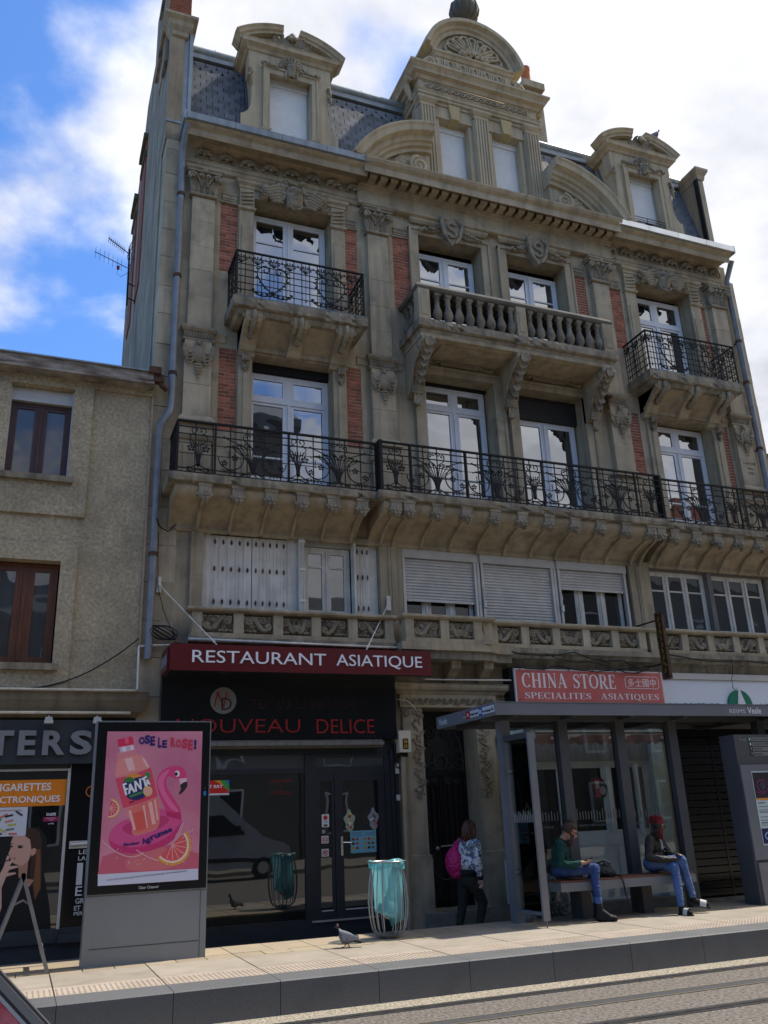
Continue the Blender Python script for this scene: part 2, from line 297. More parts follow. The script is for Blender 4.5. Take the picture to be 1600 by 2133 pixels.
# ------------------------------------------------------------------ mesh builder
class MB:
    def __init__(s): s.v = []; s.f = []; s.m = []; s.mi = 0
    def add(s, vs, fs):
        o = len(s.v); s.v.extend(vs)
        for f in fs: s.f.append(tuple(o + i for i in f)); s.m.append(s.mi)
        return s
    def box(s, x0, x1, y0, y1, z0, z1):
        return s.add([(x0, y0, z0), (x1, y0, z0), (x1, y1, z0), (x0, y1, z0), (x0, y0, z1), (x1, y0, z1), (x1, y1, z1), (x0, y1, z1)],
                     [(0, 3, 2, 1), (4, 5, 6, 7), (0, 1, 5, 4), (1, 2, 6, 5), (2, 3, 7, 6), (3, 0, 4, 7)])
    def poly(s, pts): return s.add(list(pts), [tuple(range(len(pts)))])
    def prism(s, a, b):
        """solid between two matching loops of 3-D points"""
        n = len(a)
        fs = [tuple(range(n))[::-1], tuple(range(n, 2 * n))]
        fs += [(i, (i + 1) % n, n + (i + 1) % n, n + i) for i in range(n)]
        return s.add(list(a) + list(b), fs)
    def xz(s, pts, y0, y1): return s.prism([(x, y1, z) for x, z in pts][::-1], [(x, y0, z) for x, z in pts][::-1])
    def yz(s, pts, x0, x1): return s.prism([(x0, y, z) for y, z in pts], [(x1, y, z) for y, z in pts])
    def xy(s, pts, z0, z1): return s.prism([(x, y, z0) for x, y in pts], [(x, y, z1) for x, y in pts])
    def wrap(s, prof, x0, x1, yb=0.0, y0=0.0):
        """moulding (projection, z) round three sides of a block whose front is y0, with mitred returns"""
        o = len(s.v)
        for p, z in prof:
            s.v += [(x0 - p, yb, z), (x0 - p, y0 - p, z), (x1 + p, y0 - p, z), (x1 + p, yb, z)]
        for i in range(len(prof) - 1):
            a, b = o + 4 * i, o + 4 * (i + 1)
            for k in range(3): s.f.append((a + k, a + k + 1, b + k + 1, b + k)); s.m.append(s.mi)
        n = o + 4 * (len(prof) - 1)
        s.f += [(o + 3, o + 2, o + 1, o), (n, n + 1, n + 2, n + 3)]; s.m += [s.mi] * 2
        return s
    def strip(s, prof, x0, x1, ends=True):
        """moulding profile (y, z) run straight along x"""
        n = len(prof); o = len(s.v)
        s.v += [(x0, y, z) for y, z in prof] + [(x1, y, z) for y, z in prof]
        for i in range(n - 1): s.f.append((o + i, o + n + i, o + n + i + 1, o + i + 1)); s.m.append(s.mi)
        if ends:
            s.f += [tuple(o + i for i in range(n)), tuple(o + n + i for i in range(n))[::-1]]; s.m += [s.mi] * 2
        return s
    def tube(s, pts, r, n=6, closed=False, cap=True, flat_=1.0):
        P_ = [Vector(p) for p in pts]; k = len(P_)
        if k < 2: return s
        rr = r if isinstance(r, (list, tuple)) else [r] * k
        o = len(s.v)
        t0 = (P_[1] - P_[0]).normalized()
        up = Vector((0, 0, 1)) if abs(t0.z) < 0.9 else Vector((0, 1, 0))
        nrm = (up - t0 * up.dot(t0)).normalized()
        for i in range(k):
            if closed: t = (P_[(i + 1) % k] - P_[i - 1])
            else: t = P_[min(i + 1, k - 1)] - P_[max(i - 1, 0)]
            if t.length < 1e-9: t = t0.copy()
            t.normalize()
            nrm = nrm - t * nrm.dot(t)
            if nrm.length < 1e-6: nrm = t.orthogonal()
            nrm.normalize(); bn = t.cross(nrm)
            for j in range(n):
                a = 2 * PI * (j + 0.5) / n
                s.v.append(tuple(P_[i] + (nrm * math.cos(a) + bn * math.sin(a) * flat_) * rr[i]))
        for i in range(k if closed else k - 1):
            a, b = o + i * n, o + ((i + 1) % k) * n
            for j in range(n):
                s.f.append((a + j, a + (j + 1) % n, b + (j + 1) % n, b + j)); s.m.append(s.mi)
        if cap and not closed:
            s.f += [tuple(o + j for j in range(n))[::-1], tuple(o + (k - 1) * n + j for j in range(n))]; s.m += [s.mi] * 2
        return s
    def lathe(s, prof, c=(0, 0, 0), n=12, axis='z'):
        o = len(s.v); k = len(prof)
        for r, z in prof:
            for j in range(n):
                a = 2 * PI * j / n
                if axis == 'z': s.v.append((c[0] + r * math.cos(a), c[1] + r * math.sin(a), c[2] + z))
                elif axis == 'y': s.v.append((c[0] + r * math.cos(a), c[1] + z, c[2] - r * math.sin(a)))
                else: s.v.append((c[0] + z, c[1] + r * math.cos(a), c[2] + r * math.sin(a)))
        for i in range(k - 1):
            for j in range(n):
                a, b = o + i * n, o + (i + 1) * n
                s.f.append((a + j, a + (j + 1) % n, b + (j + 1) % n, b + j)); s.m.append(s.mi)
        s.f += [tuple(o + j for j in range(n))[::-1], tuple(o + (k - 1) * n + j for j in range(n))]; s.m += [s.mi] * 2
        return s
    def ball(s, c, r, n=8, m=5):
        rx, ry, rz = r if isinstance(r, (tuple, list)) else (r, r, r)
        o = len(s.v)
        for i in range(1, m):
            p = PI * i / m
            for j in range(n):
                a = 2 * PI * j / n
                s.v.append((c[0] + rx * math.sin(p) * math.cos(a), c[1] + ry * math.sin(p) * math.sin(a), c[2] - rz * math.cos(p)))
        b = len(s.v); s.v += [(c[0], c[1], c[2] - rz), (c[0], c[1], c[2] + rz)]
        for i in range(m - 2):
            for j in range(n):
                a = o + i * n
                s.f.append((a + j, a + (j + 1) % n, a + n + (j + 1) % n, a + n + j)); s.m.append(s.mi)
        for j in range(n):
            s.f.append((b, o + (j + 1) % n, o + j)); s.m.append(s.mi)
            a = o + (m - 2) * n
            s.f.append((a + j, a + (j + 1) % n, b + 1)); s.m.append(s.mi)
        return s
    def grid(s, fn, nu, nv):
        o = len(s.v)
        for i in range(nu + 1):
            for j in range(nv + 1): s.v.append(tuple(fn(i / nu, j / nv)))
        for i in range(nu):
            for j in range(nv):
                a = o + i * (nv + 1) + j
                s.f.append((a, a + nv + 1, a + nv + 2, a + 1)); s.m.append(s.mi)
        return s
    def merge(s, other, mat=None):
        o = len(s.v)
        s.v += [tuple(mat @ Vector(v)) for v in other.v] if mat is not None else other.v
        s.f += [tuple(o + i for i in f) for f in other.f]; s.m += other.m
        return s
    def mesh(s, name, mats, smooth=False, angle=None):
        me = bpy.data.meshes.new(name)
        me.from_pydata(s.v, [], s.f)
        for m in (mats if isinstance(mats, (list, tuple)) else [mats]): me.materials.append(M[m] if isinstance(m, str) else m)
        if any(s.m): me.polygons.foreach_set('material_index', s.m)
        if smooth:
            me.polygons.foreach_set('use_smooth', [True] * len(me.polygons))
            if angle:
                bm = bmesh.new(); bm.from_mesh(me)
                for e in bm.edges:
                    if len(e.link_faces) == 2 and e.calc_face_angle(0) > angle: e.smooth = False
                bm.to_mesh(me); bm.free()
        me.update()
        return me

WORLD_OFF = {}
def thing(name, label, cat, loc=(0, 0, 0), rz=0.0, group=None):
    o = bpy.data.objects.new(name, None); col.objects.link(o)
    o.location = loc; o.rotation_euler = (0, 0, rz); o.empty_display_size = 0.2
    o['label'] = label; o['category'] = cat
    if group: o['group'] = group
    WORLD_OFF[o.name] = Vector(loc)
    return o
def put(name, me, parent=None, loc=None, rot=None, scale=None, label=None, kind=None, local=False):
    """link a mesh; geometry is in world metres unless local"""
    o = bpy.data.objects.new(name, me); col.objects.link(o)
    off = Vector((0, 0, 0))
    if parent is not None:
        o.parent = parent
        if parent.name in WORLD_OFF and not local: off = -WORLD_OFF[parent.name]
    o.location = off + Vector(loc or (0, 0, 0))
    if rot: o.rotation_euler = rot
    if scale: o.scale = scale
    if label: o['label'] = label
    if kind: o['kind'] = kind
    return o
SPLIT = {'fluted_pilasters': 'fluted_pilaster', 'mezzanine_architraves': 'architrave', 'guide_rail': 'guide_rail', 'base_panels': 'base_panel', 'panel_heads': 'carved_panel_head', 'shutter_jamb': 'shutter_jamb',
         'string_course': 'string_course', 'mezzanine_ledge': 'mezzanine_ledge', 'keystone': 'keystone', 'modillions': 'modillion', 'head_board': 'head_board', 'plaster_pier': 'plaster_pier', 'gutter_end': 'gutter_end', 'folded_shutter': 'folded_shutter'}
def clusters(mb, tol=.012):
    """split a builder into its separate pieces (islands whose boxes touch belong together)"""
    par = list(range(len(mb.v)))
    def find(a):
        while par[a] != a: par[a] = par[par[a]]; a = par[a]
        return a
    for f in mb.f:
        for q in f[1:]: par[find(q)] = find(f[0])
    bb = {}
    for i, v in enumerate(mb.v):
        r_ = find(i); b = bb.setdefault(r_, [list(v), list(v)])
        for k in range(3): b[0][k] = min(b[0][k], v[k]); b[1][k] = max(b[1][k], v[k])
    keys = list(bb); grp = {k: k for k in keys}
    def g_(k):
        while grp[k] != k: k = grp[k]
        return k
    for i, a in enumerate(keys):
        for b in keys[:i]:
            if all(bb[a][0][k] - tol < bb[b][1][k] and bb[b][0][k] - tol < bb[a][1][k] for k in range(3)): grp[g_(a)] = g_(b)
    out = {}
    for f, m in zip(mb.f, mb.m):
        o = out.setdefault(g_(find(f[0])), (MB(), {})); ix = []
        for q in f:
            if q not in o[1]: o[1][q] = len(o[0].v); o[0].v.append(mb.v[q])
            ix.append(o[1][q])
        o[0].f.append(tuple(ix)); o[0].m.append(m)
    return [o[0] for o in out.values()]
def part(name, mb, mats, parent=None, smooth=False, angle=None, **kw):
    if name in SPLIT:
        for c in clusters(mb): o = put(SPLIT[name], c.mesh(SPLIT[name], mats, smooth, angle), parent, **kw)
        return o
    return put(name, mb.mesh(name, mats, smooth, angle), parent, **kw)
def solo(name, mb, mats, label, cat, group=None, smooth=False, angle=None, **kw):
    o = part(name, mb, mats, None, smooth, angle, **kw)
    o['label'] = label; o['category'] = cat
    if group: o['group'] = group
    return o
def structure(name, mb, mats, **kw):
    o = part(name, mb, mats, None, **kw); o['kind'] = 'structure'; return o
def copy_tree(o, parent=None):
    c = o.copy(); col.objects.link(c)
    if parent is not None: c.parent = parent
    if o.name in WORLD_OFF: WORLD_OFF[c.name] = WORLD_OFF[o.name]
    for ch in list(o.children): copy_tree(ch, c)
    return c

_fontcache = {}
def text_mesh(s, ext=0.004, bold=0.0, shear=0.0, space=1.0):
    key = (s, ext, bold, shear, space)
    if key in _fontcache: return _fontcache[key]
    cu = bpy.data.curves.new('text', 'FONT'); cu.body = s; cu.size = 1.0; cu.extrude = 0.5; cu.offset = bold
    cu.shear = shear; cu.space_character = space; cu.resolution_u = 3
    ob = bpy.data.objects.new('text', cu); col.objects.link(ob)
    dg = bpy.context.evaluated_depsgraph_get()
    me = bpy.data.meshes.new_from_object(ob.evaluated_get(dg))
    bpy.data.objects.remove(ob); bpy.data.curves.remove(cu)
    xs = [v.co.x for v in me.vertices]; ys = [v.co.y for v in me.vertices]
    _fontcache[key] = (me, min(xs), max(xs), min(ys), max(ys))
    return _fontcache[key]
def text(name, s, x0, x1, z0, z1, y, mat, parent, ext=0.006, bold=0.0, shear=0.0, space=1.0, rot=0.0, rz=0.0, label=None):
    """raised lettering facing the street, fitted into x0..x1, z0..z1 on the plane y"""
    me, a, b, c, d = text_mesh(s, ext, bold, shear, space)
    sx, sz = (x1 - x0) / (b - a), (z1 - z0) / (d - c)
    me = me.copy(); me.name = name
    cx, cz = (a + b) / 2, (c + d) / 2
    for v in me.vertices: v.co = ((v.co.x - cx) * sx, (v.co.y - cz) * sz, v.co.z * ext)
    me.materials.clear(); me.materials.append(M[mat] if isinstance(mat, str) else mat)
    me.update()
    o = put(name, me, parent, loc=((x0 + x1) / 2, y - ext / 2, (z0 + z1) / 2), label=label)
    o.rotation_euler = (Matrix.Rotation(rz, 4, 'Z') @ Matrix.Rotation(-rot, 4, 'Y') @ Matrix.Rotation(PI / 2, 4, 'X')).to_euler()
    return o

def spiral(cx, cz, r0, r1, a0, turns, n=18):
    out = []
    for i in range(n + 1):
        t = i / n; a = a0 + turns * 2 * PI * t; r = r0 + (r1 - r0) * t
        out.append((cx + r * math.cos(a), cz + r * math.sin(a)))
    return out
def bez(p0, p1, p2, p3, n=10):
    out = []
    for i in range(n + 1):
        t = i / n; u = 1 - t
        out.append(tuple(u ** 3 * a + 3 * u * u * t * b + 3 * u * t * t * c + t ** 3 * d for a, b, c, d in zip(p0, p1, p2, p3)))
    return out
def arc(cx, cz, r, a0, a1, n=12):
    return [(cx + r * math.cos(a0 + (a1 - a0) * i / n), cz + r * math.sin(a0 + (a1 - a0) * i / n)) for i in range(n + 1)]
def at_y(pts, y): return [(x, y, z) for x, z in pts]
# ================================================================== the stone apartment building
XC = 8.54                                  # the facade is symmetrical about this line
BX0, BX1 = 1.52, 15.40
B = thing('apartment_building', 'tall ornate stone and red brick apartment house with slate mansard and iron balconies', 'building', (XC, 0, 0.05))

WIN2 = [(3.24, 4.82, 10.6, 13.32), (6.75, 8.25, 10.6, 13.34), (8.87, 10.37, 10.6, 13.34), (12.26, 13.84, 10.6, 13.32)]
WIN1 = [(3.24, 4.80, 7.1, 9.86), (6.70, 8.26, 7.1, 10.04), (8.80, 10.42, 7.1, 10.04), (12.28, 13.84, 7.1, 9.88)]
MEZZ = [(2.46, 5.60, 5.06, 6.45), (6.03, 11.00, 5.06, 6.45), (11.50, 14.70, 5.06, 6.45)]
SHOPS = [(1.84, 5.72, 0.08, 3.95), (6.28, 7.28, 0.30, 3.50), (7.95, 11.18, 0.10, 3.9), (11.36, 15.2, 0.10, 3.9)]
BRICK2 = [(2.60, 2.93, 11.57, 13.12), (5.05, 5.38, 11.57, 13.12), (6.18, 6.54, 11.45, 13.18), (10.58, 10.92, 11.45, 13.18), (11.55, 11.87, 11.5, 13.05), (14.02, 14.32, 11.5, 13.05)]
BRICK1 = [(2.64, 2.96, 8.30, 9.93), (5.05, 5.38, 8.25, 9.93), (11.54, 11.86, 8.45, 9.90), (14.02, 14.32, 8.35, 9.90)]

def holed_wall(x0, x1, z0, z1, holes, y=0.0):
    mb = MB()
    xs = sorted({x0, x1} | {h[0] for h in holes} | {h[1] for h in holes})
    zs = sorted({z0, z1} | {h[2] for h in holes} | {h[3] for h in holes})
    for i in range(len(xs) - 1):
        for j in range(len(zs) - 1):
            cx, cz = (xs[i] + xs[i + 1]) / 2, (zs[j] + zs[j + 1]) / 2
            if any(h[0] < cx < h[1] and h[2] < cz < h[3] for h in holes): continue
            mb.poly([(xs[i], y, zs[j]), (xs[i + 1], y, zs[j]), (xs[i + 1], y, zs[j + 1]), (xs[i], y, zs[j + 1])])
    for h in holes:
        a, b, c, d, dep = h[:5]
        mb.poly([(a, y, c), (a, y, d), (a, y + dep, d), (a, y + dep, c)])
        mb.poly([(b, y, d), (b, y, c), (b, y + dep, c), (b, y + dep, d)])
        mb.poly([(a, y, d), (b, y, d), (b, y + dep, d), (a, y + dep, d)])
        mb.poly([(a, y, c), (a, y + dep, c), (b, y + dep, c), (b, y, c)])
        if len(h) > 5: mb.poly([(a, y + dep, c), (b, y + dep, c), (b, y + dep, d), (a, y + dep, d)])
    return mb
holes = [h + (0.42,) for h in WIN2 + WIN1] + [h + (0.34,) for h in MEZZ] + [h + (0.6,) for h in SHOPS] + [h + (0.05, 1) for h in BRICK2 + BRICK1]
mb = holed_wall(BX0 + 0.5, BX1 - 0.42, 0.05, 14.4, holes)
wall = part('facade_wall', mb, 'stone', B)
# body of the house behind the facade, dark where windows look in
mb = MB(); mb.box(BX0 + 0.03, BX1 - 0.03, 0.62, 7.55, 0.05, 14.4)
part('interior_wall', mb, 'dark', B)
# ashlar end strips: every course is a block
def quoins(x0, x1, z0, z1, h, y0=0.0, y1=0.55):
    z = z0; k = 0
    while z < z1 - 0.05:
        hh = min(h * (0.92 + 0.16 * rnd.random()), z1 - z)
        if z1 - z - hh < 0.15: hh = z1 - z
        mb = MB(); d = rnd.uniform(-0.006, 0.006)
        mb.box(x0, x1, y0 + d, y1, z + 0.006, z + hh - 0.006)
        part('stone_block', mb, 'block', B)
        z += hh; k += 1
quoins(BX0, BX0 + 0.495, 0.05, 14.35, 0.62)
quoins(BX1 - 0.415, BX1, 0.05, 14.0, 0.62)
mb = MB(); mb.box(BX0 + .02, BX0 + 0.49, 0.02, .5, 0.05, 14.3); mb.box(BX1 - .41, BX1 - .02, 0.02, .5, 0.05, 13.98)
part('joint_mortar', mb, 'mortar', B)
# left party wall, its front face showing beside the roof, and its chimneys
mb = MB()
mb.box(BX0 - 0.03, BX0 + 0.02, 0.56, 7.6, 0.05, 13.2)
mb.yz([(0.02, 14.36), (0.02, 17.05), (1.6, 18.6), (2.8, 19.2), (4.4, 19.2), (6.0, 17.4), (7.6, 15.2), (7.6, 13.2), (.56, 13.2), (.56, 14.36)], BX0 - 0.03, BX0 + 0.26)
part('party_wall', mb, M['partywall'] if 'partywall' in M else 'render', B)
mb = MB(); mb.wrap([(0.0, 16.98), (0.03, 17.0), (0.03, 17.1), (0.10, 17.2), (0.12, 17.30), (0.2, 17.36), (0.2, 17.42), (0, 17.44)], BX0 + 0.02, BX0 + 0.29, 0.6, 0.0)
cap = part('party_wall_cap', mb, 'stone', B)
mb = MB(); mb.box(BX0 - 0.04, BX0 + 0.30, 0.0, 0.9, 14.78, 14.83); part('lead_flashing', mb, 'zinc', B)
mb = MB(); mb.box(BX0 + 0.262, BX0 + 0.36, 0.05, 0.12, 14.9, 17.1); mb.box(BX0 + 0.36, BX0 + 0.43, 0.0, 0.14, 14.95, 17.15)
part('zinc_edge', mb, 'zinc', B)
mb = MB(); mb.box(BX1 - 0.50, BX1 - 0.46, 0.02, 0.16, 14.95, 17.1); part('zinc_edge', mb, 'iron', B)
mb = MB(); mb.yz([(0.04, 14.36), (0.04, 17.05), (1.6, 18.0), (7, 18), (7, 13), (.56, 13.0), (.56, 14.36)], BX1 - 0.46, BX1 - 0.29); part('party_wall', mb, 'stone', B)
mb = MB(); mb.wrap([(0.0, 17.06), (0.03, 17.08), (0.05, 17.2), (0.10, 17.28), (0.12, 17.32), (0.12, 17.38), (0, 17.40)], BX1 - 0.46, BX1 - 0.29, 0.6, 0.04); part('party_wall_cap', mb, 'stone', B)
mb = MB(); mb.box(BX0 + 0.04, BX1 - 0.12, 6.0, 7.5, 13, 16.0); part('rear_roof', mb, 'slate', B)

# ---- brick panels: every brick is a piece
bk = MB(); bk.box(-0.104, 0.104, -0.02, 0.03, -0.0255, 0.0255)
me_b = bk.mesh('brick', 'brick')
bh = MB(); bh.box(-0.048, 0.048, -0.02, 0.03, -0.027, 0.027)
me_h = bh.mesh('brick', 'brick')
def brick_panel(h, left):
    a, b, c, d = h
    mb = MB(); mb.box(a - .002, b + .002, 0.014, 0.049, c - .002, d + .002)
    p = part('brick_panel', mb, 'mortar', B)
    W = b - a; pitch = 0.068; n = int((d - c) / pitch); pitch = (d - c) / n
    for i in range(n):
        z = c + pitch * (i + 0.5)
        full = (W - 0.012 * 2) * 0.655
        lay = [(a + 0.004 + full / 2, full), (a + 0.004 + full + 0.010 + (W - full - .018) / 2, W - full - 0.018)]
        if i % 2: lay = [(a + b - x, w) for x, w in lay]
        for x, w in lay:
            if left[0] <= 0: extra.box(x - w / 2, x + w / 2, 0.012, 0.04, z - 0.0255, z + 0.0255); continue
            left[0] -= 1
            o = put('brick', me_b, p, loc=(x, 0.028 + rnd.uniform(-.004, .004), z), scale=(w / 0.208, 1, pitch / 0.068 * rnd.uniform(.96, 1.02)))
            o.rotation_euler = (0, rnd.uniform(-.008, .008), rnd.uniform(-.01, .01))
extra = MB(); left = [300]
for h in [BRICK1[0], BRICK1[1], BRICK2[0], BRICK2[1], BRICK2[2], BRICK2[4], BRICK1[2], BRICK2[3], BRICK1[3], BRICK2[5]]: brick_panel(h, left)
part('brickwork', extra, 'brick', B, kind='stuff')

# ---- windows
def window(x0, x1, z0, z1, y, transom=None, bars=(), panel=None, fm='white', gm='glass', mid=0.10, fr=0.06, leaf=0.055, tr_h=0.09, nleaf=2, parent=B, name='window', tbars=()):
    mb = MB()
    mb.box(x0, x0 + fr, y, y + .08, z0, z1); mb.box(x1 - fr, x1, y, y + .08, z0, z1)
    mb.box(x0 + fr, x1 - fr, y, y + .08, z1 - fr, z1); mb.box(x0 + fr, x1 - fr, y, y + .08, z0, z0 + fr)
    a, b, c, d = x0 + fr, x1 - fr, z0 + fr, z1 - fr
    zt = transom if transom else d
    if transom: mb.box(a, b, y - .012, y + .07, zt - tr_h / 2, zt + tr_h / 2)
    panes, panels = [], []
    w = (b - a - mid * (nleaf - 1)) / nleaf
    for k in range(nleaf):
        la = a + k * (w + mid); lb = la + w
        if k: mb.box(la - mid, la, y + .004, y + .075, c, d); mb.box(la - mid * .68, la - mid * .32, y - .018, y + .002, c, zt)
        for (s0, s1, bs, is_low) in ([(c, zt - (tr_h / 2 if transom else 0), bars, True)] + ([(zt + tr_h / 2, d, tbars, False)] if transom else [])):
            mb.box(la, la + leaf, y + .012, y + .065, s0, s1); mb.box(lb - leaf, lb, y + .012, y + .065, s0, s1)
            mb.box(la + leaf, lb - leaf, y + .012, y + .065, s1 - leaf, s1)
            lo = s0 + leaf
            if is_low and panel: panels.append((la + leaf, lb - leaf, s0 + leaf, panel)); lo = panel + leaf
            mb.box(la + leaf, lb - leaf, y + .012, y + .065, s0, s0 + leaf)
            if is_low and panel: mb.box(la + leaf, lb - leaf, y + .012, y + .065, panel, lo)
            edges = [lo] + [q for q in bs if lo < q < s1 - leaf] + [s1 - leaf]
            for q in edges[1:-1]: mb.box(la + leaf, lb - leaf, y + .016, y + .06, q - .016, q + .016)
            for e in range(len(edges) - 1):
                panes.append((la + leaf, lb - leaf, edges[e] + (.016 if e else 0), edges[e + 1] - (.016 if e + 2 < len(edges) else 0)))
    f = part(name, mb, fm, parent)
    for (p, q, r_, s) in panes:
        g = MB(); g.box(p - .004, q + .004, y + .034, y + .042, r_ - .004, s + .004)
        o = part('pane', g, gm, f, local=True)
        o.location = (0, 0, 0)
    for (p, q, r_, s) in panels:
        g = MB(); g.box(p - .002, q + .002, y + .03, y + .045, r_ - .002, s + .002); g.box(p + .08, q - .08, y + .022, y + .03, r_ + .06, s - .06)
        part('panel', g, fm, f, local=True)
    return f
window(3.26, 4.80, 10.62, 13.22, .30, None, (11.28, 12.62), None, gm='glass')
window(6.80, 8.22, 10.62, 13.16, .32, None, (12.55,), None)
window(8.92, 10.34, 10.62, 13.16, .32, None, (12.55,), None)
window(12.30, 13.80, 10.62, 13.18, .30, 12.52, (), None)
window(3.24, 4.80, 7.1, 9.68, .30, 9.14, (8.0,), 7.58, gm='glass')
window(6.80, 8.22, 7.1, 9.98, .34, 9.50, (8.0,), 7.62)
window(8.86, 10.38, 7.1, 9.52, .34, None, (8.0,), 7.62)
window(12.30, 13.82, 7.1, 9.82, .30, 9.26, (8.0,), 7.60)
mb = MB(); mb.box(8.80, 10.42, .26, .5, 9.525, 10.04)
for i in range(7): mb.box(8.82, 10.40, .25, .262, 9.56 + i * .066, 9.61 + i * .066)
part('blind_head', mb, M['blackwood'], B)
mb = MB(); mb.box(3.24, 4.80, .22, .5, 9.69, 9.855); part('blind_head', mb, 'dark', B)  # dark fill painting the shade of the open blind recess
mb = MB(); mb.box(6.70, 8.26, .28, .5, 9.985, 10.035); part('blind_head', mb, 'dark', B)  # same painted shade in the thin gap over this window

# ---- mezzanine: shuttered windows
def corr_strip(x0, x1, z0, z1, y, pitch, depth=0.012):
    mb = MB(); n = max(2, int((z1 - z0) / pitch)); p = (z1 - z0) / n
    prof = [(y + .02, z0)]
    for i in range(n):
        z = z0 + i * p
        prof += [(y + depth, z + p * .02), (y, z + p * .25), (y, z + p * .75), (y + depth, z + p * .98)]
    prof += [(y + .02, z1)]
    return mb.strip(prof, x0, x1, True)
# left: folding white shutters either side of a casement
def leaf_shutter(x0, x1, y, n, label=None, rz=0.0, parent=B, pivot=None):
    o = None
    mb = MB(); w = (x1 - x0) / n
    for i in range(n):
        mb.box(x0 + i * w + .004, x0 + (i + 1) * w - .004, y, y + .03, 5.07, 6.36)
        mb.box(x0 + i * w + w * .42, x0 + i * w + w * .58, y - .005, y + .001, 5.09, 6.34)
    mb.box(x0, x1, y + .008, y + .026, 5.08, 6.35)
    s = part('shutter', mb, 'oldwhite', parent, label=label)
    if n > 2:
        for i in range(n):
            for z in (5.19, 5.75, 6.22):
                g = MB(); g.box(x0 + i * w + w * .38, x0 + i * w + w * .62, y - .022, y - .006, z, z + .05); g.tube([(x0 + i * w + w * .5, y - .02, z - .02), (x0 + i * w + w * .5, y - .02, z + .07)], .009, 4)
                part('hinge', g, 'rust', s, local=True)
    return s
leaf_shutter(2.60, 3.30, .07, 5); leaf_shutter(3.31, 3.92, .06, 5)
mb = MB(); mb.box(2.47, 2.60, .06, .12, 5.07, 6.40); mb.box(3.925, 4.10, .07, .12, 5.07, 6.40); part('shutter_jamb', mb, 'oldwhite', B)
mb = MB()
for i in range(4): mb.box(4.105 + i * .025, 4.122 + i * .025, -.06, .12, 5.07, 6.38)
for z in (5.25, 5.8, 6.3): mb.box(4.10, 4.21, -.075, -.06, z, z + .05)
part('folded_shutter', mb, 'oldwhite', B)
window(4.23, 5.10, 5.07, 6.30, .16, None, (5.95,), None, fm='oldwhite', gm='glassdark', mid=.07, leaf=.045)
mb = MB(); mb.box(4.2, 5.12, .1, .24, 6.31, 6.44); part('blind_head', mb, 'alu', B)
mb = MB(); mb.box(5.11, 5.15, -.05, .12, 5.07, 6.42); part('folded_shutter', mb, 'oldwhite', B)
leaf_shutter(5.16, 5.44, .05, 3)
mb = MB(); mb.box(5.44, 5.59, .08, .12, 5.07, 6.40); part('shutter_jamb', mb, 'oldwhite', B)
# middle: three aluminium roller shutters at different heights
for (a, b, zb) in ((6.04, 7.58, 5.40), (7.64, 9.26, 5.06), (9.32, 10.96, 5.80)):
    mb = MB(); mb.box(a, b, -.01, .2, 6.20, 6.42); mb.box(a + .01, b - .01, -.016, -.01, 6.22, 6.40)
    f = part('roller_shutter', mb, 'alu', B)
    part('slats', corr_strip(a + .07, b - .07, zb + .05, 6.20, .05, .056, .016), 'alu', f, local=True, kind='stuff')
    mb = MB(); mb.box(a + .02, a + .07, 0.0, .09, 5.06, 6.20); mb.box(b - .07, b - .02, 0.0, .09, 5.06, 6.20); part('guide_rail', mb, 'alu', f, local=True)
    mb = MB(); mb.box(a + .07, b - .07, .045, .075, zb, zb + .05); mb.box(a + .12, a + .16, .03, .045, zb - .01, zb + .03); mb.box(b - .16, b - .12, .03, .045, zb - .01, zb + .03)
    part('bottom_bar', mb, 'alu', f, local=True)
    if zb > 5.1: window(a + .07, b - .07, 5.06, 6.2, .15, None, (), None, fm='oldwhite', gm='glassdark', nleaf=3, mid=.13, leaf=.03, fr=.04)
for x in (7.61, 9.29):
    mb = MB(); mb.box(x - .028, x + .028, .02, .3, 5.06, 6.44); part('mullion', mb, 'alu', B)
    mb = MB(); mb.tube([(x + .07, -.02, 5.75), (x + .085, -.03, 5.60), (x + .06, -.03, 5.5), (x + .09, -.02, 5.38)], .008, 5); mb.box(x + .05, x + .1, -.035, -.01, 5.34, 5.47)
    part('crank_handle', mb, 'oldwhite', B)
# right: six tall lights
mb = MB(); mb.box(13.02, 13.13, .0, .3, 5.06, 6.44); part('mullion', mb, M['greywood'], B)
mb = MB(); mb.box(11.51, 13.02, .04, .3, 6.33, 6.44); mb.box(13.13, 14.69, .04, .3, 6.33, 6.44); part('head_board', mb, M['greywood'], B)
window(11.53, 13.01, 5.06, 6.33, .12, None, (5.93,), None, fm='oldwhite', gm='glassnet', nleaf=3, mid=.06, leaf=.04, fr=.05)
window(13.14, 14.62, 5.06, 6.33, .12, None, (5.93,), None, fm='oldwhite', gm='glassnet', nleaf=3, mid=.06, leaf=.04, fr=.05)
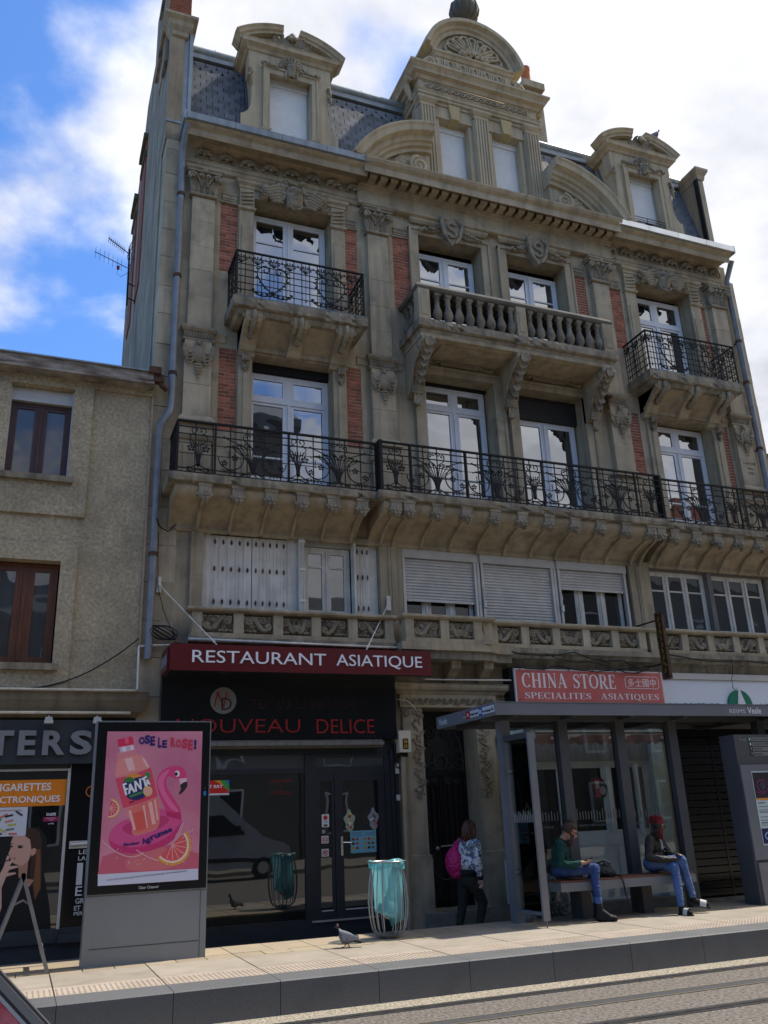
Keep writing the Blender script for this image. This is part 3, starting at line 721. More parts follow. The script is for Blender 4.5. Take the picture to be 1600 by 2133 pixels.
# ================================================================== carved ornament (shared meshes)
def leaf_mb(L, W, curl=0.5, lobes=4, th=0.02):
    """acanthus leaf: lobed strip rising along z, bending out towards -y, drooping tip"""
    mb = MB(); n = 10
    def sec(t):
        w = W * (0.55 + 0.45 * math.sin(PI * min(1, t * 1.15))) * (1 - 0.75 * max(0, t - .7) / .3)
        w *= 0.78 + 0.22 * abs(math.cos(PI * lobes * t))
        z = L * math.sin(min(t, .86) / .86 * PI / 2) if t < .86 else L * (1 - (t - .86) * 1.1)
        y = -curl * t ** 2.2
        return w, y, z
    o = 0
    vs = []
    for i in range(n + 1):
        w, y, z = sec(i / n)
        vs += [(-w, y + th * .9, z), (-w * .45, y - th * .2, z), (0, y - th * 1.2, z), (w * .45, y - th * .2, z), (w, y + th * .9, z)]
    fs = []
    for i in range(n):
        for k in range(4): fs.append((i * 5 + k, i * 5 + k + 1, i * 5 + k + 6, i * 5 + k + 5))
    mb.add(vs, fs)
    b = len(mb.v)
    mb.add([(x, y + th * 1.3, z) for x, y, z in vs], [tuple(reversed(f)) for f in fs])
    return mb
def T_(x=0, y=0, z=0, rx=0, ry=0, rz=0, s=1.0, sx=1.0):
    return Matrix.Translation((x, y, z)) @ Matrix.Rotation(rz, 4, 'Z') @ Matrix.Rotation(ry, 4, 'Y') @ Matrix.Rotation(rx, 4, 'X') @ Matrix.Diagonal((s * sx, s, s, 1))
def volute(mb, cx, cz, y, r, sgn=1, a0=-PI / 2, turns=1.6, th=0.03):
    p = spiral(0, 0, r, r * .18, a0, turns, 20)
    mb.tube([(cx + sgn * x, y, cz + z) for x, z in p], [th * (1 - .45 * i / 20) for i in range(21)], 5)
    mb.ball((cx, y, cz), r * .22, 6, 4)

# capital, front face y=0, centred x=0, base z=0, .60 wide .56 high
cp = MB()
cp.wrap([(0.0, 0), (.03, .0), (.045, .03), (.03, .06), (0, .065)], -.22, .22, .2, -.02)
cp.wrap([(0, .06), (.0, .2), (.03, .40), (.07, .47)], -.21, .21, .2, -.02)
cp.wrap([(.02, .485), (.10, .49), (.10, .53), (.13, .55), (.13, .585), (0, .60)], -.22, .22, .2, -.03)
for k in range(-2, 3): cp.merge(leaf_mb(.22, .062, .10), T_(k * .105, -.03, .06))
for k in (-1.5, -.5, .5, 1.5): cp.merge(leaf_mb(.34, .060, .13), T_(k * .11, -.025, .09))
for sx in (-1, 1):
    volute(cp, sx * .235, .40, -.12, .075, sx, -PI / 2 + .3)
    volute(cp, sx * .07, .43, -.10, .04, -sx)
    cp.merge(leaf_mb(.34, .06, .12), T_(sx * .24, .02, .07, rz=sx * PI / 3))
    cp.tube([(sx * .05, -.06, .2), (sx * .1, -.08, .33), (sx * .19, -.11, .45)], [.02, .022, .02], 5)
cp.ball((0, -.13, .52), (.06, .04, .05), 8, 5)
me_capital = cp.mesh('capital', 'carved', True, R(40))

# swag with hanging drop, hung from z=0 downwards
sw = MB()
for sx in (-1, 1):
    for k, (dz, rr) in enumerate(((0.0, .022), (-.05, .022), (-.10, .02), (-.15, .016))):
        sw.tube([(sx * x, -.03 - .012 * math.sin(PI * t), z) for t, x, z in [(i / 9, .02 + .23 * i / 9, -.06 - (.14 + .06 * k) * math.sin(PI * (i / 9) * .93) - .015 * i / 9 * 4 + dz * .25) for i in range(10)]], rr, 5)
    sw.ball((sx * .25, -.035, -.10), (.03, .025, .05)); sw.tube([(sx * .255, -.03, -.1), (sx * .26, -.035, -.2), (sx * .25, -.03, -.30)], [.022, .03, .012], 5)
    for q in range(3): sw.ball((sx * (.25 + .012 * (q % 2)), -.035, -.25 - q * .035), .02, 5, 4)
sw.ball((0, -.05, -.02), (.045, .04, .05)); sw.ball((-.03, -.04, .02), .03); sw.ball((.03, -.04, .02), .03)
for k in range(-2, 3): sw.tube([(k * .012, -.04, -.08), (k * .022, -.05, -.25), (k * .032, -.045, -.44 + abs(k) * .02)], [.016, .02, .017], 5)
for i in range(16):
    row = i // 4; x = (i % 4 - 1.5) * .034 * (1 - row * .2)
    sw.ball((x, -.045 - .01 * rnd.random(), -.46 - row * .055), .026, 6, 4)
sw.ball((0, -.04, -.71), .022, 6, 4)
me_swag = sw.mesh('swag', 'carved', True)

# frieze shell: fan of seven lobes between two little scrolls
sh = MB()
for k in range(7):
    a = PI * (k + .5) / 7
    sh.tube([(.03 * math.cos(a), -.03, .02 + .02 * math.sin(a)), (.08 * math.cos(a), -.055, .02 + .075 * math.sin(a)), (.135 * math.cos(a), -.04, .02 + .115 * math.sin(a))], [.012, .026, .024], 5)
sh.xz([(-.15, -.02)] + [(.155 * math.cos(PI - PI * i / 8), .02 + .13 * math.sin(PI * i / 8)) for i in range(9)] + [(.15, -.02)], -.012, .01)
for sx in (-1, 1): volute(sh, sx * .135, .0, -.035, .035, sx, PI / 2, 1.2, .014)
sh.ball((0, -.05, .015), (.035, .03, .03))
me_shell = sh.mesh('frieze_shell', 'carved', True)
tri = MB(); tri.xz([(-.06, .035), (.0, -.045), (.06, .035)], -.006, .01)
me_tri = tri.mesh('frieze_triangle', 'carved')

# face mask, about .34 wide .48 high, centred
def mask_mb(horns):
    mb = MB()
    def face(u, v):
        x = (u - .5) * 2; z = (v - .5) * 2
        ang = x * 1.35
        w = .155 * (1 - .28 * max(0, -z) ** 1.5 - .08 * max(0, z) ** 2)
        px = math.sin(ang) * w; dep = math.cos(ang) * .13
        pz = z * .21
        d = dep * math.cos(z * 1.15)
        def g(cx, cz, sx, sz): return math.exp(-((x - cx) / sx) ** 2 - ((z - cz) / sz) ** 2)
        d += .075 * g(0, -.02, .16, .2) + .045 * g(0, .18, .14, .3)            # nose
        d += .035 * (g(-.38, .36, .3, .1) + g(.38, .36, .3, .1))               # brow
        d -= .05 * (g(-.36, .2, .2, .1) + g(.36, .2, .2, .1))                  # sockets
        d += .028 * (g(-.5, -.1, .22, .2) + g(.5, -.1, .22, .2))               # cheeks
        d += .03 * g(0, -.42, .3, .06) + .03 * g(0, -.56, .26, .06) - .045 * g(0, -.49, .26, .035)
        d += .03 * g(0, -.8, .3, .16)
        return (px, -d, pz)
    mb.grid(lambda u, v: tuple(q * 1.28 for q in face(u, v)), 26, 30)
    for sx in (-1, 1):
        mb.ball((sx * .072, -.134, .058), (.030, .022, .020), 8, 5)
        mb.ball((sx * .21, -.02, .0), (.035, .05, .065), 6, 5)
    r2 = random.Random(3 if horns else 5)
    for i in range(34):
        a = PI * (i / 33) * 1.25 - .4
        rr = r2.uniform(.20, .26)
        mb.ball((rr * math.cos(a) * .95, -.05 - r2.random() * .05, .08 + rr * math.sin(a) * .75), r2.uniform(.022, .038), 6, 4)
    for i in range(16):
        a = PI + PI * i / 15
        mb.ball((.15 * math.cos(a), -.07 - r2.random() * .04, -.19 + .12 * math.sin(a)), r2.uniform(.018, .032), 6, 4)
    if horns:
        for sx in (-1, 1): mb.tube([(sx * .09, -.1, .26), (sx * .18, -.12, .34), (sx * .26, -.07, .30)], [.035, .028, .008], 6)
    # scrolling acanthus wings
    for sx in (-1, 1):
        for k in range(6):
            q = bez((.20, .16 - .065 * k), (.36, .26 - .075 * k), (.44, .02 - .05 * k), (.66 - .045 * k, .06 - .05 * k), 10)
            q += [(.66 - .045 * k + x, .10 - .05 * k + z) for x, z in spiral(0, 0, .04, .012, -PI / 2, 1.1, 7)]
            mb.tube([(sx * x, -.06 - .03 * math.sin(PI * i / 17) + .008 * k, z) for i, (x, z) in enumerate(q)], [.030 + .014 * math.sin(PI * min(1, i / 10)) if i < 11 else .026 - .002 * (i - 11) for i in range(len(q))], 6)
            mb.merge(leaf_mb(.17, .040, .06), T_(sx * (.30 + .05 * k), -.07, .10 - .05 * k, ry=sx * (.5 + .25 * k)))
        volute(mb, sx * .34, -.16, -.04, .05, sx, PI / 2, 1.4, .022)
        mb.tube([(sx * .16, -.03, .17), (sx * .20, -.06, .0), (sx * .24, -.06, -.13), (sx * .31, -.05, -.135)], [.02, .03, .03, .02], 6)
        volute(mb, sx * .62, .02, -.04, .06, sx, -PI / 2, 1.5, .025)
    return mb
me_mask = [mask_mb(True).mesh('carved_mask', 'carved', True), mask_mb(False).mesh('carved_mask', 'carved', True)]
# S cartouche
ct = MB()
ct.xz([(-.17, .27), (.17, .27), (.2, .1), (.14, -.16), (.0, -.32), (-.14, -.16), (-.2, .1)], -.06, .06)
for sx in (-1, 1):
    ct.tube([(sx * .17, -.07, .28), (sx * .2, -.1, .12), (sx * .15, -.08, -.12), (sx * .05, -.08, -.28)], [.04, .035, .035, .02], 6)
    volute(ct, sx * .17, .27, -.08, .06, sx, PI / 2, 1.3, .03)
    for q in range(12):
        ct.ball((sx * (.26 + .033 * q), -.04 + rnd.uniform(-.02, .02), .04 - .012 * q + rnd.uniform(-.035, .035)), rnd.uniform(.028, .045) * (1 - q * .03), 6, 4)
    ct.merge(leaf_mb(.3, .06, .05), T_(sx * .2, -.02, .0, ry=sx * 1.7))
s_pts = [(-.0 + .075 * math.cos(a), .085 + .075 * math.sin(a)) for a in [R(20 + 25 * i) for i in range(11)]] + [(.075 * math.cos(a), -.075 + .075 * math.sin(a)) for a in [R(90 - 25 * i) for i in range(1, 11)]]
ct.tube(at_y(s_pts, -.085), .022, 6)
me_cart = ct.mesh('cartouche', 'carved', True, R(50))
# small scroll bracket with drop
sb = MB(); sb.wrap([(.0, .0), (.05, .01), (.05, .05), (0, .06)], -.09, .09, .1)
for sx in (-.05, 0, .05): sb.tube([(sx, -.06, .0), (sx, -.12, -.05), (sx, -.10, -.12), (sx, -.05, -.13)], [.025, .035, .03, .02], 6)
sb.merge(leaf_mb(.2, .07, .05), T_(0, -.03, -.1, rx=PI)); sb.ball((0, -.05, -.31), .03, 6, 4); sb.ball((.0, -.045, -.25), .04, 6, 4)
me_scroll = sb.mesh('scroll_bracket', 'carved', True, R(50))

# ---- pilasters
PX = [2.25, 5.80, 11.26, 14.66]
for i, x in enumerate(PX):
    p = part('pilaster', MB().box(x - .215, x + .215, -.10, 0.02, 10.22, 10.24), 'stone', B)
    z = 10.24
    while z < 12.98:
        h = min(rnd.uniform(.48, .66), 13.04 - z)
        if 13.04 - z - h < .2: h = 13.04 - z
        g = MB(); d = rnd.uniform(-.004, .004); g.box(x - .215 + d, x + .215 + d, -.115 + d, .01, z + .003, z + h - .003)
        part('stone_block', g, 'block', p, local=True); z += h
    put('capital', me_capital, p, loc=(x, -.11, 13.05), local=True)
    # fluted band, swag pilaster and its base
    g = MB(); g.wrap([(0, 9.92), (.05, 9.93), (.05, 9.97), (.03, 9.98), (.03, 10.10), (.06, 10.12), (.09, 10.16), (.09, 10.21), (0, 10.22)], x - .235, x + .235, .02, -.08)
    for k in range(11): g.tube([(x - .24 + k * .046, -.122, 9.985), (x - .225 + k * .046, -.128, 10.09)], .015, 5)
    part('fluted_band', g, 'carved', p, local=True)
    z = 8.44
    for h in (.62, .5, .38):
        g = MB(); d = rnd.uniform(-.004, .004); g.box(x - .24 + d, x + .24 + d, -.12 + d, .01, z + .003, z + h - .003); part('stone_block', g, 'block', p, local=True); z += h
    put('swag', me_swag, p, loc=(x, -.125, 9.88), local=True)
    g = MB(); g.wrap([(.07, 8.30), (.07, 8.36), (.04, 8.40), (.02, 8.44), (0, 8.445)], x - .24, x + .24, .02, -.12)
    g.wrap([(.03, 7.08), (.03, 7.2), (0, 7.22), (0, 7.98), (.03, 8.0), (.06, 8.05), (.06, 8.1), (.0, 8.12), (0, 8.3)], x - .27, x + .27, .02, -.10)
    g.box(x - .2, x + .2, -.115, -.09, 7.32, 7.9)
    part('pedestal', g, 'stone', p, local=True)

# ---- window dressings
def surround(x0, x1, z0, z1, w=.22, pr=.07, brackets=True):
    mb = MB()
    for a, b in ((x0 - w, x0), (x1, x1 + w)): mb.box(a, b, -pr, .01, z0, z1)
    for a, b in ((x0 - w, x0), (x1, x1 + w)): mb.box(a + .05, b - .05, -pr - .02, -pr + .002, z0 + .2, z1 - .75)
    return mb
for i, (a, b, c, d) in enumerate(WIN2):
    side = i in (0, 3); xm = (a + b) / 2
    mb = MB()
    if side:
        for (p, q) in ((a - .29, a), (b, b + .29)):
            mb.box(p, q, -.07, .01, 10.6, 13.02)
            mb.xz([(p + .05, 10.7), (q - .05, 10.7), (q - .05, 12.65)] + [((p + q) / 2 + (.095 if k == 0 else .095 * math.cos(PI * k / 8)), 12.65 - .10 * math.sin(PI * k / 8)) for k in range(9)] + [(p + .05, 12.65)], -.088, -.068)
            mb.wrap([(0, 13.0), (.03, 13.02), (.03, 13.06), (.0, 13.07), (0, 13.5)], p, q, .01, -.09)
            for k in range(4): mb.tube([(p + .03, -.10, 13.12 + k * .09), (q - .03, -.12, 13.16 + k * .09)], .02, 4)
        mb.box(a, b, -.07, .01, 13.32, 13.5)
        mb.wrap([(0, 13.5), (.02, 13.51), (.02, 13.56), (.07, 13.60), (.07, 13.65), (.10, 13.68), (0, 13.70)], a - .29, b + .29, .01, -.09)
    else:
        for (p, q) in ((a - .16, a), (b, b + .16)):
            mb.box(p, q, -.06, .01, 10.6, 13.5); mb.box(p - .05 if p < a else q, p if p < a else q + .05, -.085, .01, 10.6, 13.5)
        mb.box(a, b, -.06, .01, 13.34, 13.5); mb.box(a - .21, b + .21, -.086, .0, 13.44, 13.5)
        mb.wrap([(0, 13.62), (.02, 13.63), (.06, 13.68), (.06, 13.73), (.10, 13.76), (0, 13.78)], a - .12, b + .12, .01, -.04)
    s = part('window_surround', mb, 'stone', B)
    if side: put('carved_mask', me_mask[0 if i == 0 else 1], s, loc=(xm, -.11, 13.47), scale=(1.0, 1.1, 1.02), local=True)
    else: put('cartouche', me_cart, s, loc=(xm, -.10, 13.50), scale=(1.2, 1.2, 1.12), local=True)
    # inner reveal trims give the stepped edge
for i, (a, b, c, d) in enumerate(WIN1):
    side = i in (0, 3)
    mb = MB()
    if side:
        for (p, q) in ((a - .26, a), (b, b + .26)):
            mb.box(p, q, -.06, .01, 7.08, 9.9); mb.box(p + .09, q - .05, -.085, -.055, 7.3, 9.45)
        mb.box(a, b, -.06, .01, 9.862, 9.9)
        s = part('window_surround', mb, 'stone', B)
        for x in (a - .14, b + .14): put('scroll_bracket', me_scroll, s, loc=(x, -.06, 9.80), local=True)
    else:
        for (p, q) in ((a - .17, a), (b, b + .17)):
            mb.box(p, q, -.06, .01, 7.08, 10.2)
            e = (p - .05, p) if p < a else (q, q + .05); mb.box(e[0], e[1], -.085, .01, 7.08, 10.2)
        mb.box(a, b, -.06, .01, 10.042, 10.2); mb.box(a - .22, b + .22, -.0855, .0, 10.16, 10.22)
        s = part('window_surround', mb, 'stone', B)
        g = MB(); xm = (a + b) / 2
        g.box(xm - .42, xm + .42, -.10, .0, 10.26, 10.46); g.box(xm - .34, xm + .34, -.125, -.1, 10.31, 10.41)
        for sx in (-1, 1):
            volute(g, xm + sx * .5, 10.38, -.07, .09, sx, PI / 2, 1.4, .035)
            g.merge(leaf_mb(.3, .08, .05), T_(xm + sx * .5, -.04, 10.34, ry=sx * 1.65))
            g.ball((xm + sx * .25, -.12, 10.46), (.06, .04, .04))
        part('carved_panel', g, 'carved', s, local=True)
# little key blocks over the brick panels
mb = MB()
for h in BRICK2:
    for k in range(4): mb.box(h[0] + .02, h[1] - .02, -.03 - .012 * (k % 2), .0, h[3] + .05 + k * .045, h[3] + .09 + k * .045)
    mb.box(h[0] - .02, h[1] + .02, -.025, .0, h[3], h[3] + .04)
part('panel_heads', mb, 'carved', B)
mb = MB()
for x0, x1 in ((2.57, 2.94), (5.03, 5.40), (11.52, 11.88), (14.0, 14.34)):
    mb.box(x0, x1, -.03, .0, 7.25, 8.0); mb.box(x0 + .06, x1 - .06, -.045, -.02, 7.35, 7.9)
part('base_panels', mb, 'stone', B)
# string course at second floor level
mb = MB()
for x0, x1 in ((2.50, 2.75), (5.3, 5.56), (6.04, 6.25), (10.8, 11.02), (11.5, 11.62), (14.2, 14.42)):
    mb.strip([(.01, 10.0), (-.03, 10.02), (-.03, 10.14), (-.05, 10.17), (-.05, 10.2), (.01, 10.21)], x0, x1)
part('string_course', mb, 'stone', B)

# ---- frieze, cornice and gutter
def cornice_side(x0, x1):
    mb = MB()
    f = lambda pr: [(-.03 - p, z) for p, z in pr]
    mb.strip(f([(-.3, 13.74), (.0, 13.74), (.03, 13.76), (.03, 13.84), (.06, 13.87), (.06, 13.91), (0.015, 13.93), (.015, 14.215), (.05, 14.235), (.09, 14.29), (.12, 14.32), (.40, 14.24), (.43, 14.16), (.45, 14.21), (.45, 14.30), (.52, 14.34), (.56, 14.38), (-.3, 14.42)]), x0, x1)
    return part('cornice', mb, 'stone', B)
cl = cornice_side(1.78, 5.50); cr = cornice_side(XC * 2 - 5.50, 14.92)
for j, (c, xs) in enumerate(((cl, [2.23 + .4425 * k for k in range(8)]), (cr, [11.68 + .4425 * k for k in range(8)]))):
    for k, x in enumerate(xs):
        put('frieze_shell', me_shell, c, loc=(x, -.045, 14.035), scale=(1.12, 1.5, 1.25), local=True)
        if k < 7: put('frieze_triangle', me_tri, c, loc=(x + .221, -.032, 14.12), local=True)
def gutter(x0, x1, mat, n):
    w = (x1 - x0) / n
    for k in range(n):
        mb = MB(); a, b = x0 + k * w + .004, x0 + (k + 1) * w - .004
        mb.strip([(.12, 14.42), (-.60, 14.385), (-.64, 14.39), (-.655, 14.52), (-.60, 14.545), (-.57, 14.50), (.12, 14.55)], a, b)
        part('gutter_section', mb, mat, B)
gutter(1.80, 5.5, 'zinc', 4); gutter(11.6, 14.96, 'brightzinc', 4)  # right run takes the brighter zinc, its glint put into the colour
mb = MB(); mb.box(1.74, 1.80, -.63, .1, 14.36, 14.56); mb.box(14.96, 15.0, -.63, .1, 14.36, 14.56); part('gutter_end', mb, 'zinc', B)
# centre: plain frieze, row of modillions, cornice
mb = MB()
C0, C1 = 5.42, XC * 2 - 5.42
f = lambda pr: [(-.12 - p, z) for p, z in pr]
mb.strip(f([(-.3, 13.74), (0, 13.74), (.03, 13.76), (.03, 13.82), (.0, 13.84), (0, 14.10), (.05, 14.12), (.05, 14.16), (.12, 14.17), (.12, 14.31), (.44, 14.31), (.44, 14.20), (.46, 14.20), (.46, 14.36), (.53, 14.41), (.57, 14.47), (.57, 14.50), (-.3, 14.56)]), 5.40, XC * 2 - 5.40)
cc = part('cornice', mb, 'stone', B)
g = MB(); n = 26
for k in range(n):
    x = C0 + .1 + (C1 - C0 - .2) * (k + .5) / n
    g.tube([(x - .075, -.42, 14.245), (x + .075, -.42, 14.245)], .065, 8); g.box(x - .075, x + .075, -.42, -.2, 14.185, 14.305)
part('modillions', g, 'stone', cc, local=True, smooth=True, angle=R(40))

# ---- slate mansard
SL_Y0, SL_Z0, SL_Y1, SL_Z1 = .10, 14.50, .78, 17.42
sl = Vector((0, SL_Y1 - SL_Y0, SL_Z1 - SL_Z0)); SLEN = sl.length; sd = sl / SLEN; tilt = math.atan2(sd.y, sd.z)
mb = MB()
mb.poly([(BX0 + .27, SL_Y0 + .02, SL_Z0), (BX1 - .33, SL_Y0 + .02, SL_Z0), (BX1 - .33, SL_Y1 + .02, SL_Z1), (BX0 + .27, SL_Y1 + .02, SL_Z1)])
mb.poly([(BX0 + .27, SL_Y1 + .02, SL_Z1), (BX1 - .33, SL_Y1 + .02, SL_Z1), (BX1 - .33, 5.5, SL_Z1 + .4), (BX0 + .27, 5.5, SL_Z1 + .4)])
roof = part('mansard_roof', mb, M['roofboard'], B)
s1 = MB(); s1.box(-.118, .118, -.022, -.008, 0, .134)
me_slate = s1.mesh('slate', 'slate')
zones = [(BX0 + .44, 3.14), (4.92, 6.98), (10.12, 12.18), (14.0, BX1 - .37)]
cells = []
row_h = .145; nrow = int(SLEN / row_h)
for (a, b) in zones:
    for r_ in range(4, nrow - 1):
        off = .12 if r_ % 2 else 0.0
        x = a + off - .12
        while x < b:
            x0, x1 = max(x, a), min(x + .24, b)
            if x1 - x0 > .05: cells.append(((x0 + x1) / 2, x1 - x0, r_))
            x += .24
rest = MB()
order = sorted(range(len(cells)), key=lambda i: (0 if 10.5 > cells[i][0] else 1, rnd.random()))
single = set(order[:300])
for i, (x, w, r_) in enumerate(cells):
    p = Vector((x, SL_Y0, SL_Z0)) + sd * (row_h * r_)
    top = r_ >= nrow - 3
    if i in single and not top:
        o = put('slate', me_slate, roof, loc=p + Vector((0, -.004 - rnd.random() * .004, 0)), local=True, scale=((w - .012) / .236, 1, 1))
        o.rotation_euler = (-tilt + .075, rnd.uniform(-.006, .006), 0)
    else:
        g = MB()
        if top:   # rounded fish-scale rows near the ridge
            g.xz([(.118 * math.cos(PI + PI * k / 8), .10 + .11 * math.sin(PI + PI * k / 8)) for k in range(9)] + [(.118, .15), (-.118, .15)], -.024, -.008)
        else: g.box(-.118, .118, -.022, -.008, 0, .134)
        rest.merge(g, Matrix.Translation(p) @ Matrix.Rotation(-tilt + .075, 4, 'X') @ Matrix.Diagonal(((w - .012) / .236, 1, 1, 1)))
part('slates', rest, 'slate', roof, local=True, kind='stuff')
g = MB(); g.tube([(BX0 + .42, SL_Y1 - .02, SL_Z1 + .12), (BX1 - .34, SL_Y1 - .02, SL_Z1 + .12)], .10, 10)
for k in range(8): g.tube([(2.5 + k * 1.7, SL_Y1 - .03, SL_Z1 + .13), (2.5 + k * 1.7, SL_Y1 - .03, SL_Z1 + .235), (2.53 + k * 1.7, SL_Y1 - .03, SL_Z1 + .28)], .008, 4)
part('ridge_roll', g, 'verdi', roof, local=True, smooth=True, angle=R(50))
g = MB(); g.strip([(SL_Y1 - .02, SL_Z1 - .14), (SL_Y1 - .1, SL_Z1 - .13), (SL_Y1 - .1, SL_Z1 - .06), (SL_Y1 - .06, SL_Z1 + .05), (SL_Y1, SL_Z1 + .06)], BX0 + .42, BX1 - .34)
part('ridge_flashing', g, 'zinc', roof, local=True)

# ---- dormers
def roller(parent, x0, x1, z0, z1, y, zb=None):
    f = part('roller_shutter', MB().box(x0, x1, y - .03, y + .1, z1 - .16, z1), 'shutter', parent)
    part('slats', corr_strip(x0 + .03, x1 - .03, (zb or z0), z1 - .16, y, .042, .008), 'shutter', f, local=True, kind='stuff')
    g = MB(); g.box(x0, x0 + .03, y - .02, y + .05, z0, z1 - .16); g.box(x1 - .03, x1, y - .02, y + .05, z0, z1 - .16); part('guide_rail', g, 'alu', f, local=True)
def broken_pediment(mb, x0, x1, z, rise, y, gap, th=.17, pr=.14):
    """two halves of a segmental arch with a gap at the crown"""
    xm = (x0 + x1) / 2; hw = (x1 - x0) / 2
    Rr = (hw * hw + rise * rise) / (2 * rise); cz = z + rise - Rr; am = math.asin(hw / Rr)
    prof = [(.0, .0), (.04, .0), (.05, .05), (.09, .07), (.11, .12), (pr, th - .02), (pr, th), (0, th + .02)]
    for sx in (-1, 1):
        a_in = math.asin(gap / Rr); n = 8
        loops = []
        for i in range(n + 1):
            a = am + (a_in - am) * i / n
            loops.append([(xm + sx * (Rr + q) * math.sin(a), y - p, cz + (Rr + q) * math.cos(a)) for p, q in prof] + [(xm + sx * (Rr + prof[-1][1]) * math.sin(a), y + .35, cz + (Rr + prof[-1][1]) * math.cos(a)), (xm + sx * Rr * math.sin(a), y + .35, cz + Rr * math.cos(a))])
        k = len(loops[0]); o = len(mb.v)
        for l in loops: mb.v += l
        for i in range(n):
            for j in range(k):
                q = (o + i * k + j, o + (i + 1) * k + j, o + (i + 1) * k + (j + 1) % k, o + i * k + (j + 1) % k)
                mb.f.append(q if sx > 0 else q[::-1]); mb.m.append(mb.mi)
        e0 = tuple(o + j for j in range(k)); e1 = tuple(o + n * k + j for j in range(k))
        mb.f += [e0 if sx < 0 else e0[::-1], e1[::-1] if sx < 0 else e1]; mb.m += [mb.mi] * 2
    return Rr, cz
def dormer(xc, zb):
    d = part('dormer', MB().box(xc - .88, xc + .88, .3, 1.2, 17.22, 17.30), 'newstone', B)
    def side(sx):
        pts = [(.44, 14.5), (1.05, 14.5), (1.05, 15.43), (.99, 15.46), (.90, 15.55), (.845, 15.70), (.83, 15.9), (.83, 16.55), (.90, 16.6), (.90, 17.24), (.44, 17.24)]
        return [(xc + sx * x, z) for x, z in (pts if sx > 0 else pts[::-1])]
    g = MB(); g.xz(side(1), 0, .3); g.xz(side(-1), 0, .3); g.box(xc - .44, xc + .44, 0.0, .3, 16.70, 17.24); g.box(xc - .44, xc + .44, .0, .3, 14.5, 15.0)
    g.box(xc - .83, xc - .6, .3, 1.0, 14.9, 17.24); g.box(xc + .6, xc + .83, .3, 1.0, 14.9, 17.24)
    part('stone_front', g, 'newstone', d, local=True)
    g = MB()
    for a, b in ((xc - .60, xc - .46), (xc + .46, xc + .60)):
        g.box(a, b, -.06, .0, 15.16, 16.62); g.box(a + (.0 if a < xc else .1), b - (.1 if a < xc else .0), -.08, -.05, 15.16, 16.78)
        g.wrap([(0, 15.08), (.02, 15.09), (.03, 15.14), (0, 15.16)], a - .01, b + .01, .0, -.06)
    g.box(xc - .60, xc + .60, -.0605, .0, 16.62, 16.75); g.box(xc - .62, xc + .62, -.085, .0, 16.75, 16.80)
    part('window_frame', g, 'newstone', d, local=True)
    g = MB(); g.wrap([(0, 17.16), (.02, 17.18), (.04, 17.22), (.09, 17.25), (.13, 17.27), (.14, 17.33), (.16, 17.36), (0, 17.37)], xc - .92, xc + .92, .9, -.02)
    broken_pediment(g, xc - 1.09, xc + 1.09, 17.34, .40, -.06, .17)
    g.xz([(xc - .95, 17.36), (xc + .95, 17.36), (xc + .6, 17.62), (xc, 17.74), (xc - .6, 17.62)][::-1][::-1], .02, .5)
    part('broken_pediment', g, 'newstone', d, local=True)
    g = MB()
    for k in range(9): g.merge(leaf_mb(rnd.uniform(.25, .36), .07, .1), T_(xc + (k - 4) * .03, -.12, 17.38, ry=(k - 4) * .30))
    g.ball((xc, -.18, 17.62), (.09, .07, .11)); g.ball((xc - .06, -.22, 17.56), .05); g.ball((xc + .06, -.22, 17.56), .05)
    part('crest_leaf', g, 'carved', d, local=True, smooth=True)
    g = MB()      # keystone mask with a fan above and garlands
    fm = mask_mb(False)
    head = MB(); head.v = [(a * .8, b * .8, c * .8) for a, b, c in fm.v[:27 * 31]]; head.f = [f for f, _ in zip(fm.f, range(26 * 30))]; head.m = [0] * len(head.f)
    g.merge(head, Matrix.Translation((xc, -.08, 16.76)) @ Matrix.Diagonal((.62, 1, .8, 1)))
    for k in range(9):
        a = PI * (k + .5) / 9
        g.tube([(xc + .1 * math.cos(a), -.09, 16.84 + .1 * math.sin(a)), (xc + .24 * math.cos(a), -.13, 16.86 + .24 * math.sin(a))], [.012, .03], 5)
    g.tube([(xc + .26 * math.cos(PI * k / 10), -.11, 16.86 + .26 * math.sin(PI * k / 10)) for k in range(11)], .022, 5)
    for sx in (-1, 1):
        for q in range(13): g.ball((xc + sx * (.2 + .036 * q), -.10 + rnd.uniform(-.02, .02), 16.82 + rnd.uniform(-.03, .03)), rnd.uniform(.025, .045), 6, 4)
        g.tube([(xc + sx * .1, -.1, 16.75), (xc + sx * .13, -.12, 16.6), (xc + sx * .11, -.1, 16.5)], .03, 5)
        for q in range(9): g.ball((xc + sx * (.87 + rnd.uniform(-.03, .03)), -.04, 16.62 - q * .055), rnd.uniform(.03, .055) * (1 - q * .05), 6, 4)
    part('keystone_mask', g, 'carved', d, local=True, smooth=True)
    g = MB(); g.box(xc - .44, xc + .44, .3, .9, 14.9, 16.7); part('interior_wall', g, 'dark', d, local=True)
    roller(B, xc - .43, xc + .43, 14.95, 16.70, .2, zb)
    if zb:
        window(xc - .42, xc + .42, 14.75, 16.6, .24, fr=.05)
        g = MB()
        for k in range(4): g.tube([(xc - .44, -.05, 15.08 + .07 * k), (xc + .44, -.05, 15.08 + .07 * k)], .008, 4)
        g.tube([(xc - .1, -.05, 15.0), (xc - .1, -.05, 15.3)], .008, 4); part('guard_bar', g, 'iron', d, local=True)
    # lead cheeks between stone and slate
    g = MB()
